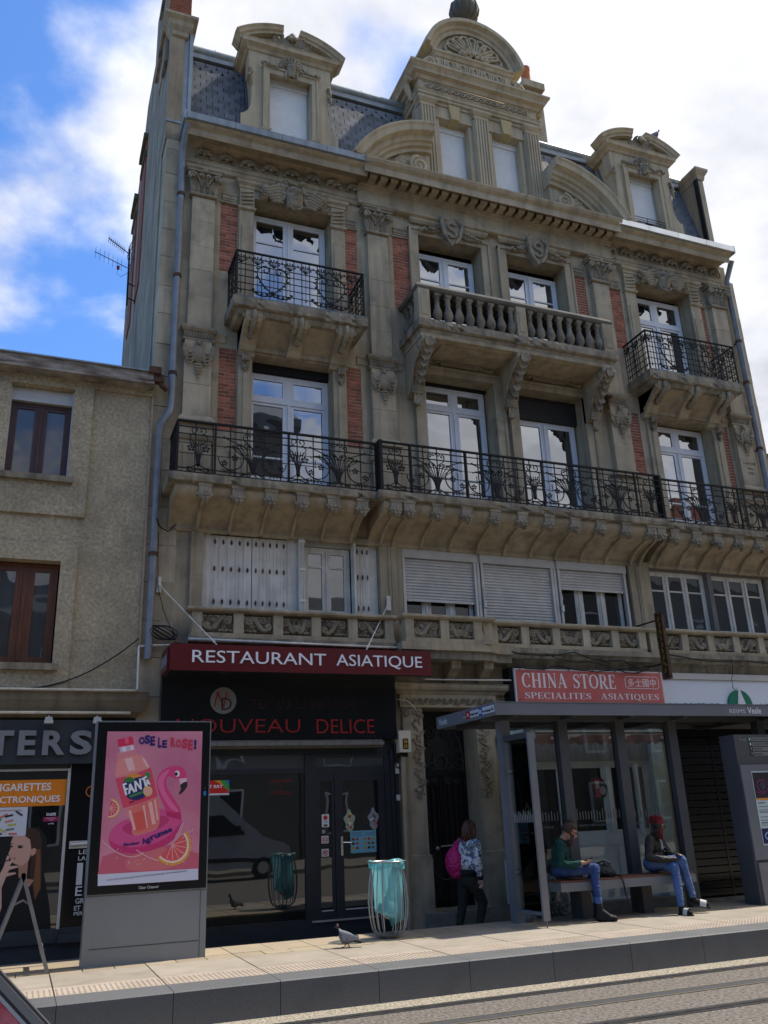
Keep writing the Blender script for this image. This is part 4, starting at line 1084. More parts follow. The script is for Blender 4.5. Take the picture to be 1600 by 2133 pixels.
    for sx in (-1, 1):
        pts = [(xc + sx * x, y, z) for x, y, z in ((1.06, .12, 15.42), (.98, .15, 15.48), (.88, .2, 15.62), (.845, .3, 15.95), (.84, .6, 17.1))]
        g.tube(pts, .035, 5)
        g.box(min(xc + sx * 1.06, xc + sx * 1.12), max(xc + sx * 1.06, xc + sx * 1.12), .02, .16, 14.7, 15.4)
    part('lead_edging', g, 'slate', d, local=True)
    return d
dormer(4.0, None); dormer(XC * 2 - 4.0, 15.42)

# ---- central gable
G = part('central_gable', MB().box(XC - 1.5, XC + 1.5, .3, 1.6, 14.5, 17.4), 'newstone', B)
g = MB()
gp = [(7.0, 7.36), (8.36, 8.72), (9.72, 10.08)]
for a, b in gp: g.box(a - .02, b + .02, -.06, .32, 14.5, 17.05)
for a, b in ((7.36, 8.36), (8.72, 9.72)): g.box(a, b, -.02, .32, 16.72, 17.25)
for a, b in ((7.36, 7.50), (8.24, 8.36), (8.72, 8.86), (9.60, 9.72)): g.box(a, b, .02, .32, 14.5, 16.72)
g.box(6.96, 10.12, -.05, 1.6, 17.05, 17.34)
part('stone_front', g, 'newstone', G, local=True)
mb = MB()
for a, b in gp:
    mb.box(a - .02, b + .02, -.12, -.06, 14.5, 15.02)
    w = (b - a - .04) / 9
    for k in range(5): mb.box(a + .02 + 2 * k * w, a + .02 + (2 * k + 1) * w, -.12, -.06, 15.02, 16.88)
    mb.box(a, b, -.095, -.06, 15.02, 16.88)
    mb.wrap([(0, 16.88), (.02, 16.89), (.02, 16.93), (0, 16.94), (.0, 16.98), (.04, 17.02), (.07, 17.06), (.07, 17.12), (0, 17.13)], a, b, .1, -.10)
part('fluted_pilasters', mb, 'newstone', G, local=True)
mb = MB()
for xm in (7.87, 9.22): mb.xz([(xm - .10, 16.70), (xm + .10, 16.70), (xm + .15, 17.1), (xm - .15, 17.1)], -.09, .3)
part('keystone', mb, M['yellowstone'], G, local=True)
for a, b in ((7.51, 8.24), (8.87, 9.60)):
    roller(B, a, b, 14.9, 16.72, .24)
    part('interior_wall', MB().box(a, b, .285, .299, 14.6, 16.7), 'dark', G, local=True)
mb = MB()
mb.wrap([(0, 17.13), (.02, 17.14), (.02, 17.20), (.05, 17.22), (.05, 17.28), (.08, 17.32), (0, 17.33)], 6.99, 10.09, 1.2, -.08)
mb.wrap([(0, 17.33), (0, 17.62), (.04, 17.63), (.07, 17.68), (.08, 17.71), (.17, 17.73), (.18, 17.79), (.23, 17.85), (.27, 17.88), (.27, 17.93), (.1, 17.96), (0, 17.97)], 6.99, 10.09, 1.2, -.08)
part('entablature', mb, 'newstone', G, local=True)
mb = MB(); mb.box(7.1, 9.98, -.10, -.07, 17.35, 17.375); mb.box(7.1, 9.98, -.10, -.07, 17.58, 17.605)
for k in range(16):
    x = 7.26 + k * .168
    mb.tube([(x + p, -.10, 17.475 + q) for p, q in spiral(0, 0, .085, .012, PI * 1.1, -1.3, 16)], [.018] * 17, 5)
part('wave_scroll', mb, 'newstone', G, local=True, smooth=True)
mb = MB(); mb.box(7.55, 9.53, .0, 1.0, 17.9, 18.62); mb.wrap([(0, 18.56), (.03, 18.57), (.06, 18.63), (.1, 18.66), (.1, 18.70), (0, 18.71)], 7.55, 9.53, 1.0, .0)
for k in range(6):
    x = 7.72 + k * .325
    for q in (-.05, 0.0): mb.box(x + q, x + q + .026, -.03, .01, 18.22, 18.50)
    if k < 5: mb.tube([(x + .17 + .07 * math.sin(a), -.02, 18.36 + .13 * math.cos(a)) for a in [2 * PI * i / 12 for i in range(12)]], .022, 5, True)
part('attic_band', mb, 'newstone', G, local=True)
mb = MB()
for sx in (-1, 1):
    volute(mb, XC + sx * 1.22, 18.24, -.02, .18, sx, PI / 2, 1.8, .05)
    mb.tube([(XC + sx * 1.02, 0, 18.44), (XC + sx * 1.2, 0, 18.42), (XC + sx * 1.42, .0, 18.17), (XC + sx * 1.6, 0, 18.0)], [.06, .06, .06, .05], 6)
    mb.xz([(XC + sx * 1.0, 17.95), (XC + sx * 1.62, 17.95), (XC + sx * 1.35, 18.22), (XC + sx * 1.2, 18.42), (XC + sx * 1.0, 18.44)][::sx], .02, .3)
    # side volutes under the cornice
    mb.tube([(XC + sx * 1.62, .2, 17.75), (XC + sx * 1.74, .2, 17.68), (XC + sx * 1.68, .2, 17.45), (XC + sx * 1.60, .2, 17.2)], [.08, .1, .08, .05], 8)
    mb.lathe([(0, 0), (.11, 0), (.11, .14), (0, .14)], (XC + sx * 1.70, .0, 17.72), 10, 'y')
part('scroll_carving', mb, 'newstone', G, local=True, smooth=True, angle=R(50))
# arched pediment with shell
mb = MB()
hw, rise = 1.02, .82; Rr = (hw * hw + rise * rise) / (2 * rise); cz = 18.72 + rise - Rr; am = math.acos((18.72 - cz) / Rr)
prof = [(0, -.02), (.03, -.02), (.03, .08), (.08, .10), (.10, .17), (.20, .20), (.20, .30), (.0, .32)]
loops = []
for i in range(25):
    a = -am + 2 * am * i / 24
    loops.append([(XC + (Rr + q) * math.sin(a), .0 - p, cz + (Rr + q) * math.cos(a)) for p, q in prof] + [(XC + (Rr + .32) * math.sin(a), .9, cz + (Rr + .32) * math.cos(a)), (XC + (Rr - .02) * math.sin(a), .9, cz + (Rr - .02) * math.cos(a))])
k = len(loops[0])
for l in loops: mb.v += l
for i in range(24):
    for j in range(k): mb.f.append((i * k + j, (i + 1) * k + j, (i + 1) * k + (j + 1) % k, i * k + (j + 1) % k)); mb.m.append(0)
mb.f += [tuple(range(k))[::-1], tuple(24 * k + j for j in range(k))]; mb.m += [0, 0]
mb.xz([(XC + (Rr - .01) * math.sin(-am + 2 * am * i / 16), cz + (Rr - .01) * math.cos(-am + 2 * am * i / 16)) for i in range(17)][::-1], .06, .6)
part('arched_pediment', mb, 'newstone', G, local=True)
mb = MB()
for k_ in range(9):
    a = R(12 + 156 * (k_ + .0) / 8)
    c0 = Vector((XC, -.02, 18.80)); dr = Vector((math.cos(a), 0, math.sin(a) * .82))
    nn = Vector((-dr.z, 0, dr.x)).normalized()
    rim = []
    for i in range(13):
        t = i / 12
        w = .045 + .10 * min(1, t * 1.3) if t < .8 else .145 * math.sqrt(max(0, 1 - ((t - .8) / .2) ** 2))
        rim.append((c0 + dr * (.12 + .66 * t), w))
    for sgn in (-1, 1): mb.tube([tuple(p + nn * w * sgn) for p, w in rim], .03, 6)
    mb.add([tuple(p + nn * w * q + Vector((0, .05 - .06 * abs(q), 0))) for p, w in rim for q in (-.9, -.45, 0, .45, .9)], [(5 * i + j, 5 * i + j + 1, 5 * i + j + 6, 5 * i + j + 5) for i in range(12) for j in range(4)])
for i in range(14): mb.ball((XC + rnd.uniform(-.32, .32), -.06, 18.80 + rnd.random() * .12), rnd.uniform(.04, .075), 6, 4)
for sx in (-1, 1):
    mb.merge(leaf_mb(.35, .08, .1), T_(XC + sx * .1, -.04, 18.78, ry=sx * 1.3)); mb.merge(leaf_mb(.28, .07, .12), T_(XC + sx * .05, -.05, 18.8, ry=sx * .6))
part('carved_shell', mb, 'newstone', G, local=True, smooth=True)
mb = MB(); mb.lathe([(.0, 0), (.22, 0), (.22, .05), (.12, .12), (.10, .28), (.14, .33), (.24, .38), (.33, .50), (.36, .66), (.33, .82), (.24, .93), (.1, .99), (.08, 1.1), (0, 1.15)], (XC + .02, .25, 19.94), 20)
for k_ in range(12):
    a = 2 * PI * k_ / 12; mb.tube([(XC + .02 + r_ * math.cos(a), .25 + r_ * math.sin(a), 19.94 + z) for r_, z in ((.15, .335), (.25, .385), (.335, .5), (.365, .66), (.335, .82), (.24, .93))], .025, 4)
mb.box(XC - .3, XC + .34, -.02, .55, 19.74, 19.94)
part('urn_finial', mb, M['darkstone'], G, local=True, smooth=True, angle=R(50))
# half segmental pediments either side of the gable
for sx in (-1, 1):
    mb = MB(); n = 14
    x_out, x_in = (XC + sx * 3.32, XC + sx * 1.52)
    z0_, rise = 14.52, 1.22
    hw = abs(x_in - x_out) * 1.08; Rr = (hw * hw + rise * rise) / (2 * rise); cx = x_out - sx * hw; cz = z0_ + rise - Rr
    a_out = math.asin(hw / Rr); a_in = math.asin((abs(x_in - cx)) / Rr) * (1 if (x_in - cx) * sx > 0 else -1)
    prof = [(.0, -.02), (.05, -.02), (.06, .06), (.14, .08), (.16, .14), (.22, .16), (.24, .26), (.40, .30), (.42, .42), (.46, .46), (.46, .50), (.2, .54)]
    loops = []
    for i in range(n + 1):
        a = a_out + (a_in - a_out) * i / n
        L_ = [(cx + sx * (Rr - .42 + q) * math.sin(a), -.32 - p * .85, cz + (Rr - .42 + q) * math.cos(a)) for p, q in prof]
        L_ += [(L_[-1][0], .3, L_[-1][2]), (L_[0][0], .3, L_[0][2])]
        loops.append([(x, y, max(z, z0_)) for x, y, z in L_])
    k = len(loops[0])
    for l in loops: mb.v += l
    for i in range(n):
        for j in range(k):
            f = (i * k + j, (i + 1) * k + j, (i + 1) * k + (j + 1) % k, i * k + (j + 1) % k)
            mb.f.append(f if sx > 0 else f[::-1]); mb.m.append(0)
    e0, e1 = tuple(range(k)), tuple(n * k + j for j in range(k))
    mb.f += [e0 if sx < 0 else e0[::-1], e1[::-1] if sx < 0 else e1]; mb.m += [0, 0]
    mb.xz([(x_out - sx * .15, 14.5), (x_in, 14.5), (x_in, 15.3)] + [(cx + sx * (Rr - .42) * math.sin(a_in + (a_out - a_in) * t), max(14.5, cz + (Rr - .42) * math.cos(a_in + (a_out - a_in) * t))) for t in (0, .25, .5, .75)], -.28, .3)
    p = part('segmental_pediment', mb, 'newstone', G, local=True)
    g = MB()
    volute(g, XC + sx * 1.82, 14.84, -.40, .21, -sx, PI / 2, 1.9, .06)
    g.lathe([(0, -.02), (.17, -.02), (.19, .1), (0, .1)], (XC + sx * 1.82, -.38, 14.84), 14, 'y')
    for k_ in range(4): g.merge(leaf_mb(.5 - .07 * k_, .09, .05, 5), T_(XC + sx * (2.0), -.32, 14.68 + .07 * k_, ry=sx * (1.45 - .16 * k_)))
    part('scroll_leaf', g, 'newstone', G, local=True, smooth=True, angle=R(50))
# chimneys
mb = MB(); mb.box(BX0 - .05, BX0 + .40, .30, 1.7, 17.0, 22.5)
ch = part('chimney_stack', mb, 'mortar', B)
g = MB()
for i in range(44):
    z = 17.86 + i * .066
    for (a, w) in ((.0, .21), (.22, .21)) if i % 2 == 0 else ((.0, .10), (.11, .21), (.33, .10)):
        if z < 20.7: g.box(BX0 - .035 + a, BX0 - .035 + a + w, .285, .31, z, z + .055)
part('brickwork', g, 'brick', ch, local=True, kind='stuff')
g = MB(); g.box(BX0 - .12, BX0 - .05, .25, 2.0, 17.6, 19.4); g.box(BX0 - .17, BX0 - .04, .3, 1.2, 18.6, 18.75); g.box(BX0 - .17, BX0 - .04, .3, 1.0, 17.3, 17.45); g.box(BX0 - .10, BX0 - .04, .3, .8, 16.6, 17.6)
part('chimney_corbel', g, 'partywall', ch, local=True)
for (y0, y1, z1) in ((3.8, 4.7, 17.6), (5.6, 6.4, 17.2)):
    g = MB(); g.box(BX0 - .06, BX0 + .45, y0, y1, 13.5, z1); f = part('chimney_stack', g, 'brick', B)
    g = MB(); g.box(BX0 - .14, BX0 + .5, y0 - .06, y1 + .06, z1, z1 + .14); g.box(BX0 - .10, BX0 + .48, y0 - .03, y1 + .03, z1 - .5, z1 - .36); part('chimney_cap', g, M['moss'], f, local=True)
mb = MB(); mb.box(11.0, 11.5, 1.5, 2.1, 17.5, 20.2); mb.box(10.9, 11.55, 1.4, 2.2, 20.2, 20.42); f = part('chimney_stack', mb, 'stone', B)
part('chimney_pot', MB().lathe([(.0, 0), (.13, 0), (.12, .5), (.135, .52), (.135, .6), (.1, .6), (.1, .3), (0, .3)], (11.12, 1.6, 20.4), 14), 'terracotta', f, smooth=True, angle=R(40), local=True)
# ================================================================== balconies
def ragged_slab(mb, x0, x1, y0, y1, z0, z1, amp=.02, n=24):
    """stone slab with a worn front edge"""
    rr = random.Random(int(x0 * 100))
    top, bot = [], []
    xs = [x0 + (x1 - x0) * i / n for i in range(n + 1)]
    d = [rr.uniform(0, amp) + (amp * 2.2 if rr.random() < .12 else 0) for _ in xs]
    o = len(mb.v)
    for x, q in zip(xs, d):
        mb.v += [(x, y1, z1), (x, y0 + q * .4, z1), (x, y0 + q * .3, (z0 + z1) / 2 + .01), (x, y0 + q, z0 + q * .8), (x, y0 + .06, z0), (x, y1, z0)]
    for i in range(n):
        for j in range(6):
            a, b = o + i * 6 + j, o + i * 6 + (j + 1) % 6
            mb.f.append((a, a + 6, b + 6, b)); mb.m.append(mb.mi)
    mb.f += [tuple(o + j for j in range(6))[::-1], tuple(o + n * 6 + j for j in range(6))]; mb.m += [mb.mi] * 2

# ---- first floor: long balcony on a coved soffit with flower consoles
SEG = [(1.74, 5.27, -.86), (5.27, 11.40, -.98), (11.40, 15.36, -.86)]
fl = MB()      # console: block with a carved flower, local origin at the slab underside, front y=0
fl.box(-.10, .10, -.01, .20, -.24, 0); fl.box(-.115, .115, -.02, .20, -.05, 0)
for k in range(5):
    a = 2 * PI * k / 5 + .3
    fl.ball((.05 * math.cos(a), -.035, -.21 + .05 * math.sin(a)), (.042, .03, .036), 6, 4)
fl.ball((0, -.06, -.21), .03, 6, 4); fl.box(-.13, .13, .0, .1, -.20, -.16)
fl.merge(leaf_mb(.13, .05, .05), T_(0, -.02, -.2, rx=PI))
me_console = fl.mesh('console', 'carved', True, R(40))
CON = [[2.33, 2.87, 3.42, 3.96, 4.50, 5.03], [5.61, 5.85, 6.40, 6.98, 7.55, 8.12, 8.69, 9.26, 9.83, 10.42, 11.01, 11.24], [11.66, 12.21, 12.75, 13.30, 13.84, 14.38, 14.92]]
balc = []
for (x0, x1, yf), cons in zip(SEG, CON):
    b = part('balcony', MB().box(x0 + .02, x1 - .02, yf + .1, .0, 6.955, 7.05), 'stone', B)
    g = MB(); ragged_slab(g, x0, x1, yf, .005, 6.94, 7.08, .03, 40)
    part('slab', g, 'slab', b, local=True)
    g = MB()   # cove: roll under the slab then a long hollow down to the wall
    dy = yf + .86
    prof = [(-.74 + dy, 6.95), (-.76 + dy, 6.88), (-.73 + dy, 6.80), (-.66 + dy, 6.75), (-.58 + dy, 6.73), (-.50 + dy, 6.71), (-.36 + dy * .6, 6.66), (-.22, 6.58), (-.12, 6.50), (-.06, 6.455), (-.05, 6.40), (.01, 6.40), (.01, 6.95)]
    g.strip(prof, x0 + .12, x1 - .12)
    part('coved_soffit', g, 'stone', b, local=True, smooth=True, angle=R(35))
    for x in cons:
        put('console', me_console, b, loc=(x, yf + .07, 6.945), local=True)
        g = MB()
        rib = [(-.72 + dy, 6.80), (-.62 + dy, 6.71), (-.50 + dy, 6.66), (-.36 + dy * .6, 6.60), (-.25, 6.50), (-.17, 6.42), (-.12, 6.36), (-.0, 6.36), (-.0, 6.7), (-.5 + dy, 6.8)]
        g.yz(rib, x - .022, x + .022); part('rib', g, 'stone', b, local=True)
    balc.append(b)
mb = MB(); mb.wrap([(0, 6.36), (.04, 6.36), (.07, 6.40), (.07, 6.46), (0, 6.47)], 2.05, 15.0, .01, 0)
part('soffit_moulding', mb, 'stone', B)

# ---- wrought iron
def curl(mb, x0, z0, x1, z1, y, r=.035, th=.011, sgn=1, bend=.0):
    """stem from (x0,z0) to (x1,z1) ending in a curl"""
    p = bez((x0, z0), (x0 + bend * .3, z0 + (z1 - z0) * .4), (x1 - bend, z0 + (z1 - z0) * .8), (x1, z1), 9)
    e = spiral(x1 + sgn * r, z1, r, r * .25, PI if sgn > 0 else 0, -1.15 * sgn, 10)
    mb.tube(at_y(p + e[1:], y), [th] * (len(p) + 3) + [th * .9] * (len(e) - 4), 4)
def flower(mb, x, z, y, r=.045):
    for k in range(5):
        a = 2 * PI * k / 5 + PI / 2
        mb.ball((x + r * .8 * math.cos(a), y - .006, z + r * .8 * math.sin(a)), (r * .52, .012, r * .42), 5, 3)
    mb.ball((x, y - .016, z), (r * .3, .016, r * .3), 5, 3)
def tendril(mb, x, z, y, w=.22, sgn=1):
    mb.tube(at_y([(x + sgn * (w * t + .028 * math.sin(t * 26)), z + .03 * math.cos(t * 26) + .02 * t) for t in [i / 26 for i in range(27)]], y), .007, 4)
def big_fan(mb, xc, z0, y, w=.66):
    k_ = w / .66
    for k in range(-5, 6):
        if k == 0: pts = [(0, .10), (0, .35), (0, .55)]
        else: pts = bez((.006 * k, .14), (.010 * k, .34), (.035 * k, .42), (k * .072 * k_, .62 - abs(k) * .018), 8)
        mb.tube(at_y([(xc + a, z0 + b) for a, b in pts], y), .0095, 4)
        if abs(k) >= 2: mb.tube(at_y([(xc + k * .072 * k_ + (1 if k > 0 else -1) * (a), z0 + .62 - abs(k) * .018 + b) for a, b in spiral(0, .028, .028, .01, -PI / 2, 1.0, 8)], y), .010, 4)
    mb.box(xc - .035, xc + .035, y - .02, y + .02, z0 + .19, z0 + .23); mb.box(xc - .028, xc + .028, y - .014, y + .014, z0 + .12, z0 + .30)
    for s in (-1, 1):
        curl(mb, xc + s * .01, z0 + .18, xc + s * .15, z0 + .06, y, .03, .011, s); curl(mb, xc + s * .01, z0 + .15, xc + s * .08, z0 + .02, y, .022, .010, s)
        c = [(xc + s * .40 * k_ + .21 * math.cos(a), z0 + .35 + .21 * math.sin(a)) for a in [PI / 2 + s * (-.6) + s * 2 * PI * .84 * i / 22 for i in range(23)]]
        mb.tube(at_y(c, y), .0115, 4)
        flower(mb, xc + s * .33 * k_, z0 + .36, y, .05); flower(mb, xc + s * .52 * k_, z0 + .25, y, .045)
        mb.tube(at_y([(xc + s * (.44 * k_ + .012 * math.sin(t * 18)), z0 + .34 + .14 * t) for t in [i / 12 for i in range(13)]], y), .007, 4)
        tendril(mb, xc + s * .30 * k_, z0 + .09, y, .26 * k_, s)
        # heart at the top
        mb.tube(at_y([(xc + s * a, z0 + b) for a, b in bez((.0, .52), (.02, .66), (.17, .62), (.16, .76), 8)] + [(xc + s * a, z0 + b) for a, b in spiral(.12, .77, .04, .012, 0, .9, 8)], y), .011, 4)
        mb.tube(at_y([(xc + s * a, z0 + b) for a, b in spiral(.045, .80, .042, .014, PI, -1.0, 9)], y), .010, 4)
        mb.tube(at_y([(xc + s * a, z0 + b) for a, b in bez((.10, .55), (.26, .62), (.36, .66), (.52 * k_, .70), 8)], y), .010, 4)
        mb.ball((xc + s * .53 * k_, y, z0 + .71), (.03, .012, .022), 5, 3); mb.ball((xc + s * .24, y, z0 + .60), (.03, .012, .022), 5, 3)
        flower(mb, xc + s * .07, z0 + .60, y, .03)
def small_fan(mb, xc, z0, y):
    for k in range(-3, 4): mb.tube(at_y([(xc + a, z0 + b) for a, b in bez((.004 * k, .14), (.008 * k, .36), (.03 * k, .46), (k * .05, .60), 7)], y), .0095, 4)
    mb.box(xc - .03, xc + .03, y - .018, y + .018, z0 + .18, z0 + .32)
    for s in (-1, 1):
        curl(mb, xc + s * .01, z0 + .2, xc + s * .13, z0 + .10, y, .03, .011, s); curl(mb, xc, z0 + .1, xc + s * .14, z0 + .05, y, .028, .010, s)
        flower(mb, xc + s * .12, z0 + .46, y, .055)
        mb.tube(at_y([(xc + s * a, z0 + b) for a, b in bez((.0, .5), (.16, .6), (.2, .7), (.06, .70), 8)] + [(xc + s * a, z0 + b) for a, b in spiral(.06, .78, .07, .02, -PI / 2, 1.0, 9)], y), .010, 4)
def long_rail(b, x0, x1, y, z0, fans, sheaves, posts):
    r_ = part('railing', MB().box(x0, x1, y - .025, y + .025, z0 + .915, z0 + .945), 'iron', b, local=True)
    g = MB()
    for z in (.035, .10, .70, .83): g.box(x0, x1, y - .009, y + .009, z0 + z - .008, z0 + z + .008)
    n = int((x1 - x0) / .27)
    for k in range(n + 1):
        x = x0 + (x1 - x0) * k / n; g.box(x - .008, x + .008, y - .008, y + .008, z0, z0 + .92)
    for z in (.36, .54): g.box(x0, x1, y - .005, y + .005, z0 + z - .005, z0 + z + .005)
    part('lattice', g, 'iron', b, local=True)
    for x in posts:
        g = MB(); g.box(x - .016, x + .016, y - .016, y + .016, z0 - .02, z0 + .92); part('post', g, 'iron', b, local=True)
    for x, w in fans: g = MB(); big_fan(g, x, z0, y, w); part('scrollwork', g, 'iron', b, local=True)
    for x in sheaves: g = MB(); small_fan(g, x, z0, y); part('scrollwork', g, 'iron', b, local=True)
    return r_
def side_rail(b, x, y0, y1, z0):
    g = MB(); g.box(x - .02, x + .02, y0, y1, z0 + .915, z0 + .945)
    for z in (.035, .10, .36, .54, .70, .83): g.box(x - .006, x + .006, y0, y1, z0 + z - .006, z0 + z + .006)
    n = 6
    for k in range(n + 1): y = y0 + (y1 - y0) * k / n; g.box(x - .008, x + .008, y - .008, y + .008, z0, z0 + .92)
    for k in range(3): g.tube([(x, y0 + .25 * (k + .5) + .08 * math.cos(a), z0 + .38 + .12 * math.sin(a)) for a in [2 * PI * i / 12 for i in range(12)]], .01, 4, True)
    part('side_railing', g, 'iron', b, local=True)
long_rail(balc[0], 1.86, 5.30, -.79, 7.08, [(3.10, .6), (4.60, .62)], [2.20, 3.88], [1.86, 2.47, 3.72, 5.30])
side_rail(balc[0], 1.86, -.79, 0, 7.08)
long_rail(balc[1], 5.34, 11.38, -.92, 7.08, [(6.42, .62), (7.62, .60), (9.22, .6), (10.30, .55)], [5.62, 8.42, 11.08], [5.34, 5.92, 7.02, 8.24, 8.62, 9.88, 10.75, 11.38])
g = MB(); g.box(5.32, 5.38, -.93, -.77, 7.07, 8.05); g.box(11.34, 11.40, -.93, -.77, 7.07, 8.03); part('corner_post', g, 'iron', balc[1], local=True)
long_rail(balc[2], 11.42, 15.30, -.79, 7.08, [(12.42, .62), (14.05, .6)], [13.28, 14.98], [11.42, 13.08, 13.48, 15.30])
side_rail(balc[2], 15.30, -.79, 0, 7.08)

# ---- second floor, iron balconies left and right
def small_balcony(x0, x1):
    yf = -.80
    b = part('balcony', MB().box(x0 + .05, x1 - .05, yf + .06, .0, 10.41, 10.5), 'stone', B)
    g = MB(); ragged_slab(g, x0, x1, yf, .005, 10.39, 10.58, .035, 30)
    g.wrap([(-.03, 10.30), (.0, 10.34), (.02, 10.385), (-.1, 10.39)], x0 + .1, x1 - .1, 0, yf + .12)
    part('slab', g, 'slab', b, local=True)
    xm = (x0 + x1) / 2
    g = MB()
    g.strip([(-.58, 10.39), (-.56, 10.30), (-.50, 10.26), (-.42, 10.20), (-.30, 10.10), (-.2, 10.02), (-.12, 9.98), (-.12, 9.90), (.0, 9.90), (.0, 10.39)], x0 + .25, x1 - .25)
    part('coved_soffit', g, 'stone', b, local=True, smooth=True, angle=R(35))
    for sx, xx in ((-1, x0 + .40), (0, xm), (1, x1 - .40)):
        prof = [(-.70, 10.39), (-.70, 10.28), (-.66, 10.20), (-.58, 10.16), (-.46, 10.12), (-.34, 10.04), (-.24, 9.94), (-.18, 9.86), (-.14, 9.84)] + ([(-.10, 9.78), (0, 9.76)] if sx else [(-.10, 9.86), (0, 9.86)]) + [(0, 10.39)]
        w = .15 if sx else .13
        g = MB(); g.yz(prof, xx - w, xx + w)
        c = part('console', g, 'stone', b, local=True)
        g = MB()
        for k in range(4): g.merge(leaf_mb(.16, .07, .07), T_(xx, -.70 + k * .10, 10.36 - k * .075, rx=PI * .95))
        for s2 in (-1, 1): volute(g, xx + s2 * w, 10.28, -.66, .04, s2)
        g.tube([(xx, -.73, 10.36), (xx, -.72, 10.22), (xx, -.60, 10.13), (xx, -.46, 10.08), (xx, -.34, 10.0)], .045, 6)
        part('carved_leaf', g, 'carved', b, local=True, smooth=True)
    # iron basket
    y = yf + .05; z0 = 10.58; h = .95
    def fence(pt, L, nv, front):
        g = MB()
        def bx(s0, s1, za, zb, t=.007):
            p, q = pt(s0), pt(s1)
            g.box(min(p[0], q[0]) - t * (1 if not front else 0), max(p[0], q[0]) + t * (1 if not front else 0), min(p[1], q[1]) - t * (1 if front else 0), max(p[1], q[1]) + t * (1 if front else 0), za, zb)
        for z in (.02, .16, .30, .44, .58, .70, .84): bx(0, L, z0 + z - .006, z0 + z + .006)
        for k in range(nv + 1):
            s = L * k / nv; p = pt(s); g.box(p[0] - .007, p[0] + .007, p[1] - .007, p[1] + .007, z0, z0 + h)
        part('lattice', g, 'iron', b, local=True)
        g = MB()
        for k in range(nv):
            s = L * (k + .5) / nv; p = pt(s)
            if k % 2 == 0:
                g.tube([(p[0], p[1], z0 + .14), (p[0], p[1], z0 + .80)], .006, 4); g.ball((p[0], p[1], z0 + .13), (.018, .018, .022), 5, 4)
                for m_ in range(7):
                    a = PI * m_ / 6; dx = .10 * math.cos(a); q = pt(s + dx)
                    g.tube([(p[0], p[1], z0 + .72), ((p[0] + q[0]) / 2, (p[1] + q[1]) / 2, z0 + .76 + .05 * math.sin(a)), (q[0], q[1], z0 + .80 + .08 * math.sin(a))], .008, 4)
                    g.ball((q[0], q[1], z0 + .80 + .08 * math.sin(a)), .018, 5, 3)
            else:
                for m_ in range(3): q = pt(s + (m_ - 1) * .05); g.ball((q[0], q[1], z0 + .84 + .02 * (m_ % 2)), (.02, .014, .016), 5, 3)
        if front:
            for sc_ in (.27, .73):
                for sg in (-1, 1):
                    xx = sc_ * L
                    pts = bez((xx, .16), (xx + sg * .22, .34), (xx + sg * .42, .60), (xx + sg * .16, .72), 12)
                    pts += [(xx + sg * a, b_) for a, b_ in spiral(.13, .64, .085, .02, PI / 2, .9, 9)]
                    g.tube([(*pt(a)[:2], z0 + b_) for a, b_ in pts], .013, 4)
                    for t in range(2, 12, 2): q = pt(pts[t][0] + .03 * sg); g.ball((q[0], q[1] - .01, z0 + pts[t][1]), (.035, .012, .02), 5, 3)
                    p2 = bez((xx, .14), (xx + sg * .16, .05), (xx + sg * .30, .08), (xx + sg * .38, .2), 9)
                    g.tube([(*pt(a)[:2], z0 + b_) for a, b_ in p2], .013, 4)
                    for t in range(2, 9, 2): q = pt(p2[t][0]); g.ball((q[0], q[1] - .01, z0 + p2[t][1] + .03), (.035, .012, .022), 5, 3)
                q = pt(sc_ * L); flower(g, q[0], z0 + .15, q[1], .06)
        part('scrollwork', g, 'iron', b, local=True)
    fx0, fx1 = x0 + .06, x1 - .06
    fence(lambda s: (fx0 + s, y), fx1 - fx0, 16, True)
    fence(lambda s: (fx0, y + s), -y, 5, False)
    fence(lambda s: (fx1, y + s), -y, 5, False)
    g = MB(); g.box(fx0 - .02, fx1 + .02, y - .02, y + .02, z0 + h, z0 + h + .025); g.box(fx0 - .02, fx0 + .02, y + .02, 0, z0 + h, z0 + h + .025); g.box(fx1 - .02, fx1 + .02, y + .02, 0, z0 + h, z0 + h + .025)
    part('handrail', g, 'iron', b, local=True)
    for x in (fx0, fx1): part('post', MB().box(x - .014, x + .014, y - .014, y + .014, z0 - .03, z0 + h), 'iron', b, local=True)
    g = MB(); g.box(fx0 - .02, fx1 + .02, y - .025, y + .02, z0, z0 + .03); part('bottom_rail', g, M['blueiron'], b, local=True)
small_balcony(2.72, 5.26); small_balcony(XC * 2 - 5.40, XC * 2 - 2.86)

